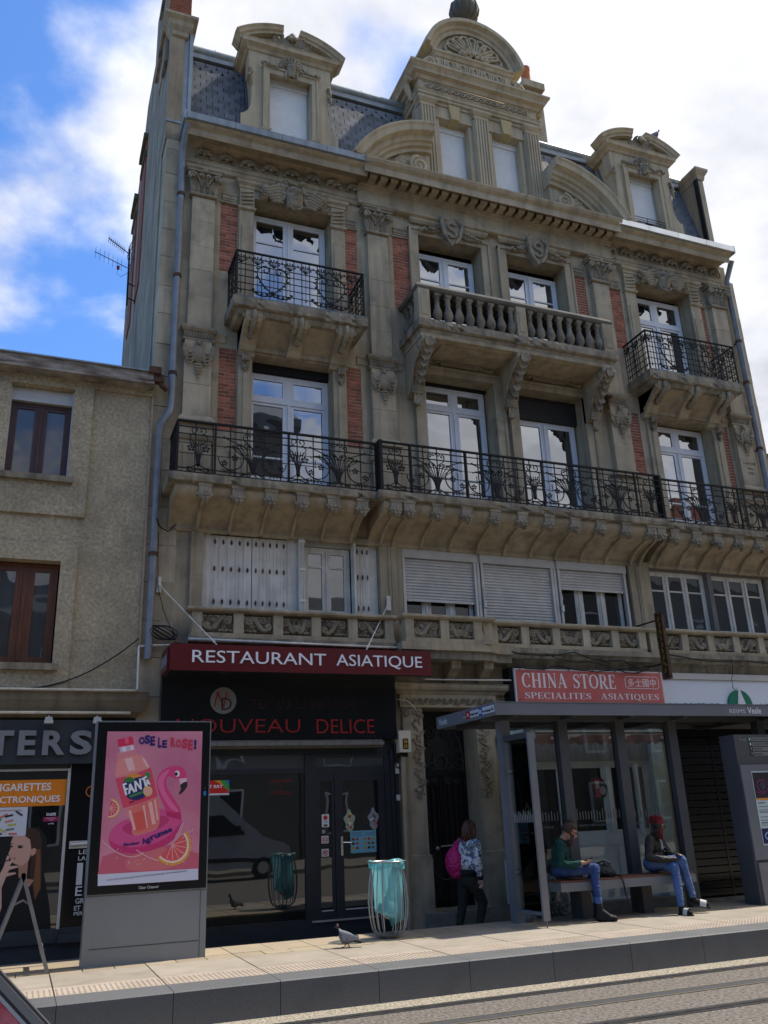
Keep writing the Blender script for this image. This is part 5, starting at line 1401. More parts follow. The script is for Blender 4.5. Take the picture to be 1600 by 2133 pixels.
# ---- second floor, stone balustrade in the middle
X0, X1, yf = 6.22, 10.76, -.98
b = part('balcony', MB().box(X0 + .1, X1 - .1, yf + .1, 0, 10.5, 10.60), 'stone', B)
g = MB(); ragged_slab(g, X0, X1, yf, .005, 10.52, 10.68, .03, 44); g.wrap([(0, 10.40), (.02, 10.44), (.05, 10.50), (-.1, 10.52)], X0 + .1, X1 - .1, 0, yf + .14)
part('slab', g, 'slab', b, local=True)
g = MB(); g.box(X0 + .08, X1 - .08, yf + .12, .0, 10.36, 10.46)
g.box(X0 + .6, 8.3, yf + .3, -.14, 10.34, 10.36); g.box(8.7, X1 - .6, yf + .3, -.14, 10.34, 10.36)
part('panelled_soffit', g, 'stone', b, local=True)
for x in (6.45, 8.53, 10.55):
    g = MB(); g.yz([(-.86, 10.40), (-.87, 10.28), (-.80, 10.18), (-.66, 10.12), (-.5, 10.06), (-.36, 9.92), (-.28, 9.76), (-.26, 9.62), (-.20, 9.52), (-.1, 9.46), (0, 9.44), (0, 10.40)], x - .13, x + .13)
    c = part('console', g, 'stone', b, local=True)
    g = MB()
    for k in range(6): g.merge(leaf_mb(.2, .10, .08), T_(x, -.86 + .115 * k, 10.36 - .10 * k - (.06 if k > 3 else 0), rx=PI * (.95 - .03 * k)))
    for s2 in (-1, 1):
        g.tube([(x + s2 * .13, -.74 + .12 * math.cos(a), 10.28 + .09 * math.sin(a)) for a in [2 * PI * i / 14 for i in range(14)]], .025, 5, True)
        g.tube([(x + s2 * .12, -.8, 10.2), (x + s2 * .12, -.58, 10.08), (x + s2 * .12, -.36, 9.90), (x + s2 * .12, -.27, 9.6)], .028, 5)
    for k in range(3): g.tube([(x - .12, -.25 + .02 * k, 9.60 - .05 * k), (x + .12, -.25 + .02 * k, 9.60 - .05 * k)], .045, 6)
    g.merge(leaf_mb(.3, .09, .06), T_(x, -.2, 9.52, rx=PI)); g.ball((x, -.2, 9.28), (.05, .05, .06))
    part('carved_leaf', g, 'carved', b, local=True, smooth=True)
g = MB(); g.wrap([(0, 11.37), (.03, 11.38), (.05, 11.42), (.05, 11.45), (.03, 11.49), (.02, 11.51), (-.04, 11.52), (-.2, 11.525)], X0 + .06, X1 - .06, 0, yf + .1)
part('handrail', g, 'darkrail', b, local=True)
bal = MB()
bal.box(-.075, .075, -.075, .075, 0, .05); bal.box(-.065, .065, -.065, .065, .62, .69)
bal.lathe([(.06, .05), (.045, .08), (.05, .10), (.085, .16), (.098, .22), (.088, .29), (.058, .38), (.046, .47), (.06, .49), (.06, .51), (.046, .52), (.048, .57), (.065, .60), (.065, .62)], n=12)
me_bal = bal.mesh('baluster', 'baluster', True, R(35))
yb_ = yf + .16
for x in [6.70 + .235 * k for k in range(8)] + [8.78 + .235 * k for k in range(8)]: put('baluster', me_bal, b, loc=(x - .0, yb_, 10.68), local=True)
for yy in (-.58, -.36, -.14):
    put('baluster', me_bal, b, loc=(X0 + .16, yy, 10.68), local=True); put('baluster', me_bal, b, loc=(X1 - .16, yy, 10.68), local=True)
for a, c in ((X0 + .04, X0 + .28), (8.42, 8.64), (X1 - .28, X1 - .04)):
    g = MB(); g.box(a, c, yf + .05, yf + .27, 10.68, 11.375); g.box(a + .05, c - .05, yf + .04, yf + .05, 10.8, 11.25); part('pier', g, 'stone', b, local=True)

# ---- mezzanine parapet with pierced scroll panels
def scroll_panel(w, h, kind):
    """pierced panel, centred: S scrolls with leaves; kind 0 / 1 single S left or right handed, 2 a pair"""
    mb = MB()
    def one(s, k=1.0, dx=0):
        f = lambda a, c: (dx + s * a * w * k, c * h)
        pts = [f(*p) for p in bez((-.36, -.24), (.0, -.52), (-.02, .42), (.30, .32), 14)]
        mb.tube(at_y(pts, -.01), [.022] + [.045] * (len(pts) - 2) + [.022], 6)
        for (cx, cz, a0, tn, r) in ((.29, .14, PI / 2, -1.35, .20), (-.34, -.10, -PI / 2, -1.25, .16)):
            q = spiral(0, 0, r * h, r * h * .2, a0 if s > 0 else PI - a0, tn * s, 16)
            mb.tube([(dx + s * cx * w * k + x, -.02, cz * h + z) for x, z in q], [.034 - .014 * i / 16 for i in range(17)], 5)
            mb.ball((dx + s * cx * w * k, -.02, cz * h), .03, 6, 4)
        for i in range(5):
            a = R(20 + 28 * i)
            mb.merge(leaf_mb(.13, .035, .03), T_(dx + s * (.12 + .05 * i) * w * k, .0, (-.16 - .05 * abs(i - 2)) * h, ry=-s * (a - 1.2)))
            mb.ball((dx + s * (.08 + .09 * i) * w * k, -.01, (-.34 + .03 * (i % 2)) * h), .026, 6, 4)
            mb.ball((dx + s * (-.40 + .09 * i) * w * k, -.0, (.30 + .05 * (i % 2)) * h), .026, 6, 4)
            mb.merge(leaf_mb(.12, .035, .03), T_(dx - s * (.12 + .06 * i) * w * k, .0, .05 * h, ry=-s * (.9 - .3 * i)))
    if kind == 2: one(1, .5, .25 * w); one(-1, .5, -.25 * w)
    else: one(1 if kind == 0 else -1)
    return mb
me_pan = [scroll_panel(.50, .36, k).mesh('scroll_panel', 'carved', True) for k in range(3)]
def parapet(x0, x1, y, posts, kinds, half=()):
    p = part('parapet', MB().box(x0, x1, y - .09, y + .09, 4.53, 4.60), 'stone', B)
    g = MB(); g.wrap([(0, 4.93), (.02, 4.935), (.05, 4.96), (.05, 4.985), (.03, 5.005), (0, 5.01)], x0 - .02, x1 + .02, y + .14, y - .10)
    part('coping', g, 'stone', p, local=True)
    for a in posts: g = MB(); g.box(a - .08, a + .08, y - .085, y + .085, 4.60, 4.93); part('post', g, 'block', p, local=True)
    for i in range(len(posts) - 1):
        w = posts[i + 1] - posts[i] - .16
        put('scroll_panel', me_pan[kinds[i % len(kinds)]], p, loc=((posts[i] + posts[i + 1]) / 2, y, 4.765), scale=(w / .50, 1, .33 / .36), local=True)
    return p
parapet(2.24, 5.70, -.30, [2.34, 3.00, 3.65, 4.295, 4.94, 5.60], [0, 1, 2, 0, 1])
parapet(7.50, 10.90, -.32, [7.60, 8.25, 8.905, 9.56, 10.21, 10.83], [0, 1, 2, 0, 1])
parapet(11.02, 15.3, -.30, [11.10, 11.86, 12.505, 13.145, 13.80, 14.45, 15.1], [0, 1, 2, 0, 1, 2])
# bowed piece over the house door
p = parapet(5.80, 7.44, -.52, [5.88, 6.54, 7.18], [0, 2])
g = MB(); pts = [(5.72, 0), (5.72, -.62), (7.2, -.62), (7.42, -.58), (7.56, -.50), (7.66, -.42), (7.95, -.42), (7.95, 0)]
g.xy(pts, 4.40, 4.53); part('ledge', g, 'stone', p, local=True)
g = MB(); pts = [(x, y_ + (.07 if y_ else 0)) for x, y_ in pts]; g.xy(pts, 4.26, 4.40); part('ledge', g, 'slab', p, local=True)
g = MB(); g.box(7.26, 7.52, -.50, -.36, 4.53, 4.93); g.box(7.36, 7.40, -.55, -.3, 4.93, 5.0); part('post', g, 'block', p, local=True)
put('scroll_panel', me_pan[1], p, loc=(7.33, -.46, 4.765), scale=(.36, 1, .9), local=True, rot=(0, 0, R(25)))
for x in (6.82, 7.46):
    g = MB(); g.yz([(-.40, 4.26), (-.38, 4.14), (-.26, 4.08), (-.14, 3.98), (-.06, 3.90), (0, 3.88), (0, 4.26)], x - .09, x + .09); part('corbel', g, 'stone', p, local=True)
# ledge and fascia below the parapet
mb = MB()
for a, b_ in ((2.2, 5.72), (7.95, 15.34)):
    mb.strip([(.01, 4.20), (-.14, 4.20), (-.16, 4.30), (-.20, 4.34), (-.34, 4.36), (-.36, 4.42), (-.42, 4.44), (-.42, 4.53), (.01, 4.53)], a, b_)
part('mezzanine_ledge', mb, 'slab', B)
# stone architraves round the mezzanine openings
mb = MB()
for a, b_, c, d in MEZZ:
    for p_, q in ((a - .16, a), (b_, b_ + .16)): mb.box(p_, q, -.05, .01, 5.0, 6.36); mb.box(p_ - .05 if p_ < a else q, p_ if p_ < a else q + .05, -.075, .01, 5.0, 6.36)
for x in (5.86, 11.25): mb.box(x - .05, x + .05, -.09, .01, 4.6, 6.36)
part('mezzanine_architraves', mb, 'stone', B)

# ---- downpipes
def pipe(pts, r, name, mat, parent, rings=(), n=10):
    g = MB(); g.tube(pts, r, n); o = part(name, g, mat, parent, smooth=True, angle=R(60))
    for z in rings:
        # ring on the segment containing z
        for a, b_ in zip(pts[:-1], pts[1:]):
            if min(a[2], b_[2]) <= z <= max(a[2], b_[2]):
                t = (z - a[2]) / (b_[2] - a[2] + 1e-9); c = Vector(a).lerp(Vector(b_), t)
                q = MB(); q.tube([tuple(c + Vector((0, 0, -.03))), tuple(c + Vector((0, 0, .03)))], r * 1.25, n); q.box(c.x - .02, c.x + .02, c.y, .02, z - .015, z + .015)
                part('pipe_collar', q, 'rust', o, local=(parent is B), smooth=True, angle=R(60))
    return o
pipe([(1.84, -.50, 14.36), (1.82, -.42, 14.2), (1.82, -.16, 14.0), (1.82, -.12, 13.8), (1.82, -.12, 8.6), (1.80, -.14, 8.45), (1.66, -.14, 8.2), (1.645, -.12, 8.05), (1.645, -.10, 4.2)], .062, 'downpipe', 'pipe', B, (13.0, 11.2, 9.2, 5.9))
pipe([(15.05, -.42, 14.3), (15.08, -.12, 13.9), (15.08, -.12, 8.0), (15.1, -.12, 4.6)], .065, 'downpipe', 'pipe', B, (12.2, 11.1, 9.4))
text('inscription', 'L. GOUTHIER', 14.50, 14.86, 8.96, 9.02, -.122, M['inkstone'], B, .003)
text('inscription', 'Arch.te', 14.60, 14.76, 8.84, 8.89, -.122, M['inkstone'], B, .003)
text('inscription', '1900', 14.60, 14.76, 8.72, 8.78, -.122, M['inkstone'], B, .003)
g = MB(); g.box(10.88, 11.02, -.3, .0, 10.05, 10.08); g.box(10.93, 10.97, -.22, -.18, 9.8, 10.06); part('iron_hook', g, 'rust', B)
# ================================================================== colours by their printed value
def lin(v): v /= 255.0; return v / 12.92 if v <= .04045 else ((v + .055) / 1.055) ** 2.4
_cols = {}
def C_(r, g, b, rough=.55, spec=.4):
    k = (r, g, b, rough)
    if k not in _cols: _cols[k] = flat('paint', (lin(r), lin(g), lin(b)), rough, 0, spec)
    return _cols[k]

# ================================================================== ground
mb = MB(); mb.poly([(-500, -400, 0), (500, -400, 0), (500, -4.90, 0), (-500, -4.90, 0)])
mb.poly([(-500, -2.0, 0), (500, -2.0, 0), (500, 400, 0), (-500, 400, 0)])
structure('road', mb, M['aggregate'])
mb = MB(); mb.poly([(-40, -5.20, .004), (60, -5.20, .004), (60, -4.895, .004), (-40, -4.895, .004)])
structure('gravel_strip', mb, M['palegravel'])
mb = MB(); mb.box(-40, 60, -2.02, .12, -.05, .08); structure('pavement', mb, M['oldpave'])
def rail(y, w):
    mb = MB()
    mb.poly([(-40, y - w / 2, .005), (60, y - w / 2, .005), (60, y + w / 2, .005), (-40, y + w / 2, .005)])
    o = structure('tram_rail', mb, M['asphalt'])
    mb = MB(); mb.box(-40, 60, y - .035, y + .028, -.02, .012); part('rail_head', mb, M['railsteel'], o, local=True)
    mb = MB(); mb.box(-40, 60, y - .068, y - .040, -.02, .008); part('rail_lip', mb, M['railsteel'], o, local=True)
rail(-5.29, .17); rail(-6.79, .17)
mb = MB(); mb.poly([(-40, -6.12, .005), (60, -6.12, .005), (60, -5.94, .005), (-40, -5.94, .005)])
o = structure('power_strip', mb, M['asphalt'])
for dy in (-6.128, -5.94): mb = MB(); mb.box(-40, 60, dy, dy + .012, -.01, .008); part('strip_edge', mb, M['yellowedge'], o, local=True)

# raised tram platform: kerb stones, tactile strip, slabs and small setts
mb = MB(); mb.box(-9.7, 24, -4.86, -2.02, -.02, .27)
PL = structure('platform', mb, M['joint'])
kb = MB(); kb.prism([(-.500, -.45, .298), (.500, -.45, .298), (.500, -.45, -.01), (-.500, -.45, -.01)][::-1], [(-.500, -.012, .298), (.500, -.012, .298), (.500, -.012, -.01), (-.500, -.012, -.01)][::-1])
kb = MB()
pr = [(-.44, .0), (-.44, .30), (-.012, .30), (.0, .288), (.0, 0)]
kb.yz([(-a, b) for a, b in pr], -.502, .502)
me_k = kb.mesh('kerb_stone', 'kerb')
sl1 = MB(); sl1.box(-.498, .498, -.450, .450, -.06, 0); me_s = sl1.mesh('paving_slab', 'paving')
ts = MB(); ts.box(-.498, .498, -.252, .252, -.06, 0); me_t = ts.mesh('tactile_slab', 'tactile')
t1 = MB(); t1.box(-.163, .163, -.153, .153, -.05, 0); me_t1 = t1.mesh('paving_sett', 'sett')
t2 = MB(); t2.box(-.248, .248, -.336, .336, -.05, 0); me_t2 = t2.mesh('paving_sett', 'sett')
studs = MB()
for k in range(-9, 23):
    x = .955 + 1.01 * k
    put('kerb_stone', me_k, PL, loc=(x, -4.88, .0), local=True)
    put('tactile_slab', me_t, PL, loc=(x, -4.182, .300 + rnd.uniform(-.001, .001)), local=True)
    o = put('paving_slab', me_s, PL, loc=(x, -3.472, .299 + rnd.uniform(-.0015, .0015)), local=True)
    for j in range(3): put('paving_sett', me_t1, PL, loc=(x - .337 + .337 * j, -2.857, .298 + rnd.uniform(-.002, .002)), local=True)
    for j in range(2): put('paving_sett', me_t2, PL, loc=(x - .253 + .506 * j, -2.358, .298 + rnd.uniform(-.002, .002)), local=True)
    if -3 < x < 13:
        for i in range(20):
            for j in range(8):
                if 0 <= j: studs.lathe([(.0125, 0), (.0125, .002), (.008, .005)], (x - .475 + .05 * i, -4.40 + j * .052, .300), 6)
part('tactile_studs', studs, 'tactile', PL, local=True, kind='stuff')

# ================================================================== neighbouring house on the left
NB = thing('neighbour_house', 'low rough rendered cream house with brown framed windows beside the tall stone building', 'house', (-3, 0, .08))
NW = [(-.72, .25, 7.09, 8.68), (-.72, .26, 4.10, 5.70), (-4.6, -3.4, 7.09, 8.68), (-4.6, -3.4, 4.1, 5.7)]
mb = holed_wall(-9.0, 1.515, 3.68, 8.9, [h + (.34,) for h in NW])
part('rendered_wall', mb, 'render', NB)
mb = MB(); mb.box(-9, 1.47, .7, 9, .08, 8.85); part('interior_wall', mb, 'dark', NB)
mb = MB(); mb.poly([(1.515, 0, 3.6), (1.515, 9, 3.6), (1.515, 9, 8.9), (1.515, 0, 8.9)]); mb.poly([(-9.1, -.35, 9.06), (1.52, -.35, 9.06), (1.52, 9, 9.3), (-9.1, 9, 9.3)]); part('flat_roof', mb, 'zinc', NB)
mb = MB()       # raised bands framing the windows
def frame_band(x0, x1, z0, z1, h, t):
    a, b, c, d = h
    mb.box(x0, x1, -t, .0, d, z1); mb.box(x0, x1, -t, .0, z0, c); mb.box(x0, a, -t, 0, c, d); mb.box(b, x1, -t, 0, c, d)
frame_band(-9, .555, 6.45, 8.74, (-.72, .25, 7.09, 8.68), .06)
frame_band(-9, .50, 3.70, 5.97, (-.72, .26, 4.10, 5.70), .05)
mb.box(-9, 1.513, -.065, 0, 8.74, 8.9)
part('raised_band', mb, 'render', NB)
for (a, b, c, d) in NW[:2]:
    mb = MB(); mb.box(a - .15, b + .08, -.14, .3, c - .10, c); part('sill', mb, 'slab', NB)
f = window(-.70, .23, 7.10, 8.42, .16, None, (), None, fm=M['brownwood'], gm='glassnet', mid=.10, leaf=.05, fr=.05, parent=NB)
f = window(-.70, .24, 4.11, 5.68, .14, None, (), None, fm=M['redwood'], gm='glassnet', mid=.14, leaf=.07, fr=.05, parent=NB)
mb = MB(); mb.box(-.70, .23, .10, .3, 8.43, 8.67); mb.box(-.70, .23, .085, .10, 8.43, 8.47); part('blind_head', mb, 'alu', NB)
mb = MB(); mb.box(-.73, -.70, .02, .3, 7.1, 8.65); mb.box(.23, .25, .02, .3, 7.1, 8.65); part('guide_rail', mb, 'alu', NB)
mb = MB(); mb.box(-9, 1.50, -.33, -.02, 8.84, 9.05); part('fascia_board', mb, M['peelwood'], NB)
mb = MB(); mb.box(-9, 1.54, -.37, .1, 9.05, 9.075); part('roof_edge', mb, 'zinc', NB)
mb = MB(); mb.box(1.40, 1.60, -.40, -.1, 9.02, 9.14); mb.box(1.48, 1.66, -.34, -.2, 8.9, 9.03); mb.tube([(1.55, -.3, 9.0), (1.64, -.25, 8.85), (1.72, -.2, 8.83)], .05, 8); part('gutter_outlet', mb, 'rust', NB)
mb = MB(); mb.box(1.50, 1.53, -.05, .05, 4.2, 8.8); part('joint_cover', mb, 'mortar', NB)
# ledge above the shop, conduit
mb = MB(); mb.wrap([(0, 3.30), (.04, 3.32), (.06, 3.34), (.14, 3.40), (.18, 3.52), (.2, 3.56), (.2, 3.66), (.22, 3.68), (0, 3.70)], -9, 1.47, .5, 0)
part('shop_ledge', mb, M['brownrender'], NB)
mb = MB(); mb.tube([(-9, -.24, 3.70), (1.47, -.24, 3.70), (1.5, -.2, 3.72), (1.5, -.08, 4.4)], .018, 6); mb.tube([(-9, -.21, 3.37), (1.42, -.21, 3.37)], .022, 6); mb.tube([(1.5, -.08, 4.4), (1.62, -.08, 4.42), (2.2, -.16, 4.44)], .016, 6)
part('conduit', mb, 'oldwhite', NB, smooth=True)
# vape shop front
VS = thing('vape_shop', 'dark grey vape shop front with orange lettered banner under the cream house', 'shop front', (-1, 0, .08))
mb = MB(); mb.box(-9, 1.50, -.09, .5, 2.66, 3.28); part('sign_board', mb, M['anthracite'], VS)
for s, a, b in (('T', -.50, -.165), ('E', -.10, .135), ('R', .225, .535), ('S', .60, .905)):
    text('letter', s, a, b, 2.78, 3.125, -.10, M['signgrey'], VS, .05, bold=.035)
mb = MB(); mb.box(-9, 1.50, .02, .4, .08, .48); mb.box(-9, .64, -.02, .02, .30, .47); mb.box(.64, 1.5, -.1, .02, .30, .40); mb.box(-9, .64, -.0, .1, 2.60, 2.66); part('plinth', mb, M['anthracite'], VS)
mb = MB(); mb.box(-9, .61, .04, .06, .47, 2.60); part('shop_window', mb, 'glassdark', VS)
mb = MB(); mb.box(.61, .65, .0, .08, .47, 2.64); mb.box(-9, .61, .02, .06, 2.57, 2.60); part('window_frame', mb, 'alu', VS)
mb = MB(); mb.box(.65, 1.5, .03, .10, .40, 2.66); part('door_panel', mb, M['gloss_black'], VS)
mb = MB(); mb.tube([(.72, .0, 1.55), (.95, .0, 1.56)], .02, 6); mb.box(.70, .98, .01, .03, 1.5, 1.6); part('door_handle', mb, 'alu', VS)
mb = MB(); mb.box(-9, .605, .032, .038, 2.09, 2.45); part('banner', mb, C_(225, 130, 20), VS)
text('lettering', 'CIGARETTES', -.385, .395, 2.30, 2.405, .03, C_(235, 230, 225), VS, .003, bold=.02)
text('lettering', 'ELECTRONIQUES', -.46, .53, 2.125, 2.23, .03, C_(235, 230, 225), VS, .003, bold=.02)
mb = MB(); mb.box(-.6, .11, .03, .036, 1.70, 2.085)
pp = part('product_poster', mb, C_(205, 208, 215), VS)
for i, (x, z, a, c) in enumerate(((-.2, 1.97, .5, (190, 120, 105)), (-.13, 1.97, .2, (40, 45, 50)), (.0, 2.0, -.6, (60, 65, 70)), (-.12, 1.9, .2, (200, 130, 120)), (-.08, 1.85, .1, (190, 180, 90)), (-.2, 1.78, -.5, (190, 185, 100)), (-.1, 1.79, .1, (120, 130, 120)), (-.28, 1.92, .0, (30, 130, 90)), (-.25, 1.72, .4, (70, 70, 90)), (-.06, 1.73, .0, (200, 110, 100)))):
    g = MB(); w = .055; h = .014
    g.xz([(x + p * math.cos(a) - q * math.sin(a), z + p * math.sin(a) + q * math.cos(a)) for p, q in ((-w, -h), (w, -h), (w, h), (-w, h))], .0275, .03)
    part('product_picture', g, C_(*c), pp, local=True)
text('lettering', 'ELIQUIDE MASTER SUN', -.30, .03, 2.03, 2.05, .0295, C_(190, 90, 90), VS, .002)
mb = MB(); mb.box(.325, .535, .034, .038, 1.878, 1.938); part('brand_tag', mb, C_(150, 30, 85), VS)
text('lettering', 'D.LICE', .365, .49, 1.955, 1.992, .034, C_(230, 230, 235), VS, .002, bold=.04)
text('lettering', 'REVENDEUR', .36, .50, 1.912, 1.928, .033, C_(230, 190, 210), VS, .002)
text('lettering', 'AGREE', .40, .46, 1.888, 1.903, .033, C_(230, 190, 210), VS, .002)
text('lettering', 'quality', .395, .475, 1.832, 1.862, .034, C_(220, 220, 225), VS, .002)
for s, a, b, c, d in (('TI', .837, .96, 1.497, 1.586), ('LE', .84, .945, 1.42, 1.477), ('LA', .837, .94, 1.336, 1.394), ('I', .83, .91, 1.015, 1.304), ('E', .83, .92, .874, .996), ('GR', .84, .955, .771, .842), ('ET', .83, .915, .687, .745), ('PER', .83, .95, .623, .668)):
    text('lettering', s, a, b, c, d, .03, C_(190, 192, 195), VS, .002, bold=.01)
mb = MB(); mb.tube([(.98 + .10 * math.cos(a), .028, 2.27 + .08 * math.sin(a)) for a in [R(60 + 24 * i) for i in range(11)]], .012, 4); part('orange_ring', mb, C_(190, 90, 30), VS)
# printed woman on the window: flat shapes a millimetre apart
def print_px(shapes, o, z, sx, mats_y, parent, name):
    pass
def px_v(x, y): return (-.31 + (x + y * .0746) * .001247, 2.62 - y * .001234)
W_ = part('printed_woman', MB().xz([px_v(*p) for p in ((0, 760), (160, 745), (250, 665), (420, 660), (500, 760), (520, 1000), (480, 1150), (540, 1500), (560, 1790), (0, 1830))], .034, .037), C_(16, 17, 17), VS)
def pshape(pts, lay, c, nm='printed_shape'):
    g = MB(); pts = [px_v(*p) for p in pts]
    g.add([(x, .034 - lay * .0012, z) for x, z in pts], [tuple(range(len(pts)))]); part(nm, g, C_(*c), W_, local=True)
pshape([(165, 745), (250, 668), (330, 662), (420, 690), (455, 800), (455, 1050), (450, 1330), (380, 1440), (360, 1300), (330, 1150), (345, 950), (330, 850)], 1, (62, 42, 30))
pshape([(400, 900), (440, 900), (445, 1300), (385, 1430), (370, 1250), (390, 1050)], 2, (120, 78, 45))
pshape([(160, 740), (240, 720), (330, 790), (345, 900), (335, 960), (320, 1010), (250, 1070), (215, 1055), (170, 1040), (140, 1010), (112, 945), (108, 925), (128, 880), (130, 820), (145, 770)], 2, (205, 160, 140))
pshape([(215, 1060), (315, 1010), (300, 1200), (375, 1220), (330, 1290), (215, 1180)], 1.5, (175, 128, 105))
pshape([(340, 900), (375, 880), (398, 900), (390, 945), (350, 968), (338, 945)], 3, (205, 150, 128))
pshape([(200, 860), (225, 852), (262, 868), (235, 880), (210, 878)], 3, (50, 36, 32)); pshape([(205, 845), (260, 850), (265, 858), (205, 855)], 3, (70, 48, 38))
pshape([(128, 845), (150, 848), (150, 866), (130, 866)], 3, (50, 36, 32)); pshape([(126, 828), (150, 820), (152, 828), (128, 838)], 3, (70, 48, 38))
pshape([(140, 975), (180, 970), (185, 985), (160, 1000), (142, 992)], 3, (170, 85, 85))
pshape([(95, 950), (118, 955), (112, 1010), (140, 1000), (165, 960), (160, 1010), (120, 1060), (215, 1060), (215, 1078), (120, 1100), (100, 1130), (185, 1130), (190, 1145), (90, 1170), (45, 1280), (50, 1480), (0, 1640), (0, 1180), (60, 1070)], 4, (212, 170, 150))
pshape([(0, 1025), (120, 990), (124, 1000), (0, 1040)], 5, (40, 42, 46))
# spot lamps over the sign
for x in (.28, .95):
    sl_ = thing('spot_lamp', 'small metal spot lamp over the ' + ('letter E of the grey sign' if x < .5 else 'letter S beside the advertising panel'), 'spot lamp', (x, -.1, 3.3), group='spot lamps over the shop sign')
    g = MB(); g.box(x - .05, x + .05, -.28, -.16, 3.26, 3.30); g.box(x - .06, x + .06, -.32, -.18, 3.21, 3.255); part('lamp_head', g, 'alu', sl_)
    g = MB(); g.box(x - .015, x + .015, -.2, -.0, 3.30, 3.33); part('bracket', g, 'alu', sl_)
# loose black cable on the house wall
mb = MB(); mb.tube([(-.7 + 2.2 * t, -.07, 3.78 + .75 * t ** 2.2 - .12 * math.sin(PI * t)) for t in [i / 16 for i in range(17)]], .010, 5)
solo('hanging_cable', mb, 'iron', 'black cable drooping across the cream wall above the vape shop', 'cable')

# ================================================================== restaurant
RF = thing('restaurant', 'dark navy glazed restaurant front with double door and stickers', 'shop front', (3.8, 0, .08))
fmd = M['navyframe']
mb = MB()
mb.box(1.86, 5.70, -.10, .10, .08, .34); mb.box(1.86, 5.70, -.06, .1, 2.74, 3.92); mb.box(1.86, 1.96, -.10, .1, .34, 2.74)
mb.box(4.16, 4.33, -.10, .1, .34, 2.74); mb.box(5.52, 5.70, -.10, .1, .34, 2.74); mb.box(1.96, 4.16, -.09, .05, 2.46, 2.53)
mb.box(4.33, 5.52, -.09, .05, 2.44, 2.54); mb.box(4.33, 5.52, -.095, .05, 2.70, 2.74)
part('frame', mb, fmd, RF)
mb = MB(); mb.box(5.70, 5.76, -.12, .05, .08, 2.9); mb.box(5.62, 5.66, -.13, -.1, .34, 2.8); part('corner_post', mb, fmd, RF)
part('shop_window', MB().box(1.96, 4.16, -.07, -.055, .34, 2.46), 'glassdark', RF)
part('shop_window', MB().box(1.96, 4.16, -.07, -.055, 2.53, 2.74), 'glassnet', RF)
part('fanlight', MB().box(4.33, 5.52, -.07, -.055, 2.54, 2.70), 'glassnet', RF)
def door_leaf(x0, x1, gx0, gx1, nm):
    g = MB(); z0, z1 = .34, 2.44
    g.box(x0, gx0, -.085, -.03, z0, z1); g.box(gx1, x1, -.085, -.03, z0, z1); g.box(gx0, gx1, -.085, -.03, 2.33, z1); g.box(gx0, gx1, -.085, -.03, z0, .44)
    d = part(nm, g, fmd, RF)
    part('pane', MB().box(gx0, gx1, -.066, -.055, .44, 2.33), 'glassdark', d, local=True)
    g = MB(); g.box(gx0 + .01, gx1, -.09, -.066, .43, .445); part('glazing_bead', g, 'alu', d, local=True)
    return d
d1 = door_leaf(4.335, 4.645, 4.41, 4.60, 'side_light'); d2 = door_leaf(4.655, 5.515, 4.79, 5.40, 'door')
g = MB(); g.box(4.74, 4.775, -.10, -.085, 1.21, 1.49); g.tube([(4.757, -.10, 1.40), (4.757, -.135, 1.40), (4.90, -.135, 1.395)], .011, 6); part('handle', g, 'brightzinc', d2, local=True)
g = MB(); g.box(4.25, 5.34, -.13, -.10, .29, .315); part('threshold', g, 'brightzinc', RF)
g = MB(); g.box(4.41, 4.61, -.088, -.07, 1.36, 1.375); part('rail', g, fmd, d1, local=True)
# awning cassette and black fascia
g = MB(); g.box(1.95, 5.45, -.32, -.24, 2.87, 2.93); g.box(1.95, 5.45, -.24, -.05, 2.84, 2.96); part('awning_cassette', g, M['greywood'], RF)
FS = thing('fascia_sign', 'black fascia board lettered NOUVEAU DELICE in red under the red canopy', 'sign', (3.8, -.2, 2.95))
part('board', MB().box(1.86, 5.72, -.22, -.061, 2.97, 4.0), M['gloss_black'], FS)
text('lettering', 'NOUVEAU', 2.10, 4.05, 3.075, 3.285, -.222, C_(150, 22, 24), FS, .006, bold=-.01)
text('lettering', 'DELICE', 4.33, 5.32, 3.06, 3.285, -.222, C_(165, 24, 26), FS, .006, bold=-.01)
text('lettering', 'TEL  03 51 88 50 00', 3.24, 4.98, 3.455, 3.585, -.222, C_(62, 20, 20), FS, .004, bold=-.02)
g = MB(); g.lathe([(0, 0), (.205, 0), (.205, .012), (0, .012)], (2.81, -.235, 3.565), 28, 'y'); part('logo_disc', g, C_(125, 122, 116), FS)
text('logo_letter', 'N', 2.66, 2.87, 3.46, 3.70, -.236, C_(150, 30, 30), FS, .004, bold=-.01, shear=.25)
text('logo_letter', 'D', 2.78, 2.94, 3.42, 3.60, -.237, C_(20, 20, 20), FS, .004, bold=-.01)
CN = thing('canopy_sign', 'long red box canopy lettered RESTAURANT ASIATIQUE over the black shop front', 'sign', (4, -.5, 3.9))
g = MB(); g.box(1.87, 6.10, -.905, -.10, 3.91, 4.305); box_ = part('box', g, M['darkred'], CN)
g = MB(); g.box(1.88, 6.09, -.9, -.23, 3.895, 3.909); part('underside', g, M['gloss_black'], CN)
text('lettering', 'RESTAURANT', 2.19, 4.28, 4.03, 4.215, -.906, C_(225, 226, 232), CN, .015)
text('lettering', 'ASIATIQUE', 4.45, 5.93, 4.00, 4.215, -.906, C_(225, 226, 232), CN, .015)
g = MB(); g.box(1.845, 1.868, -.78, -.16, 3.93, 4.28); part('side_panel', g, M['darkred'], CN)
me_, a_, b_, c_, d_ = text_mesh('ASIATIQUE'); me2 = me_.copy(); me2.materials.clear(); me2.materials.append(C_(150, 150, 155))
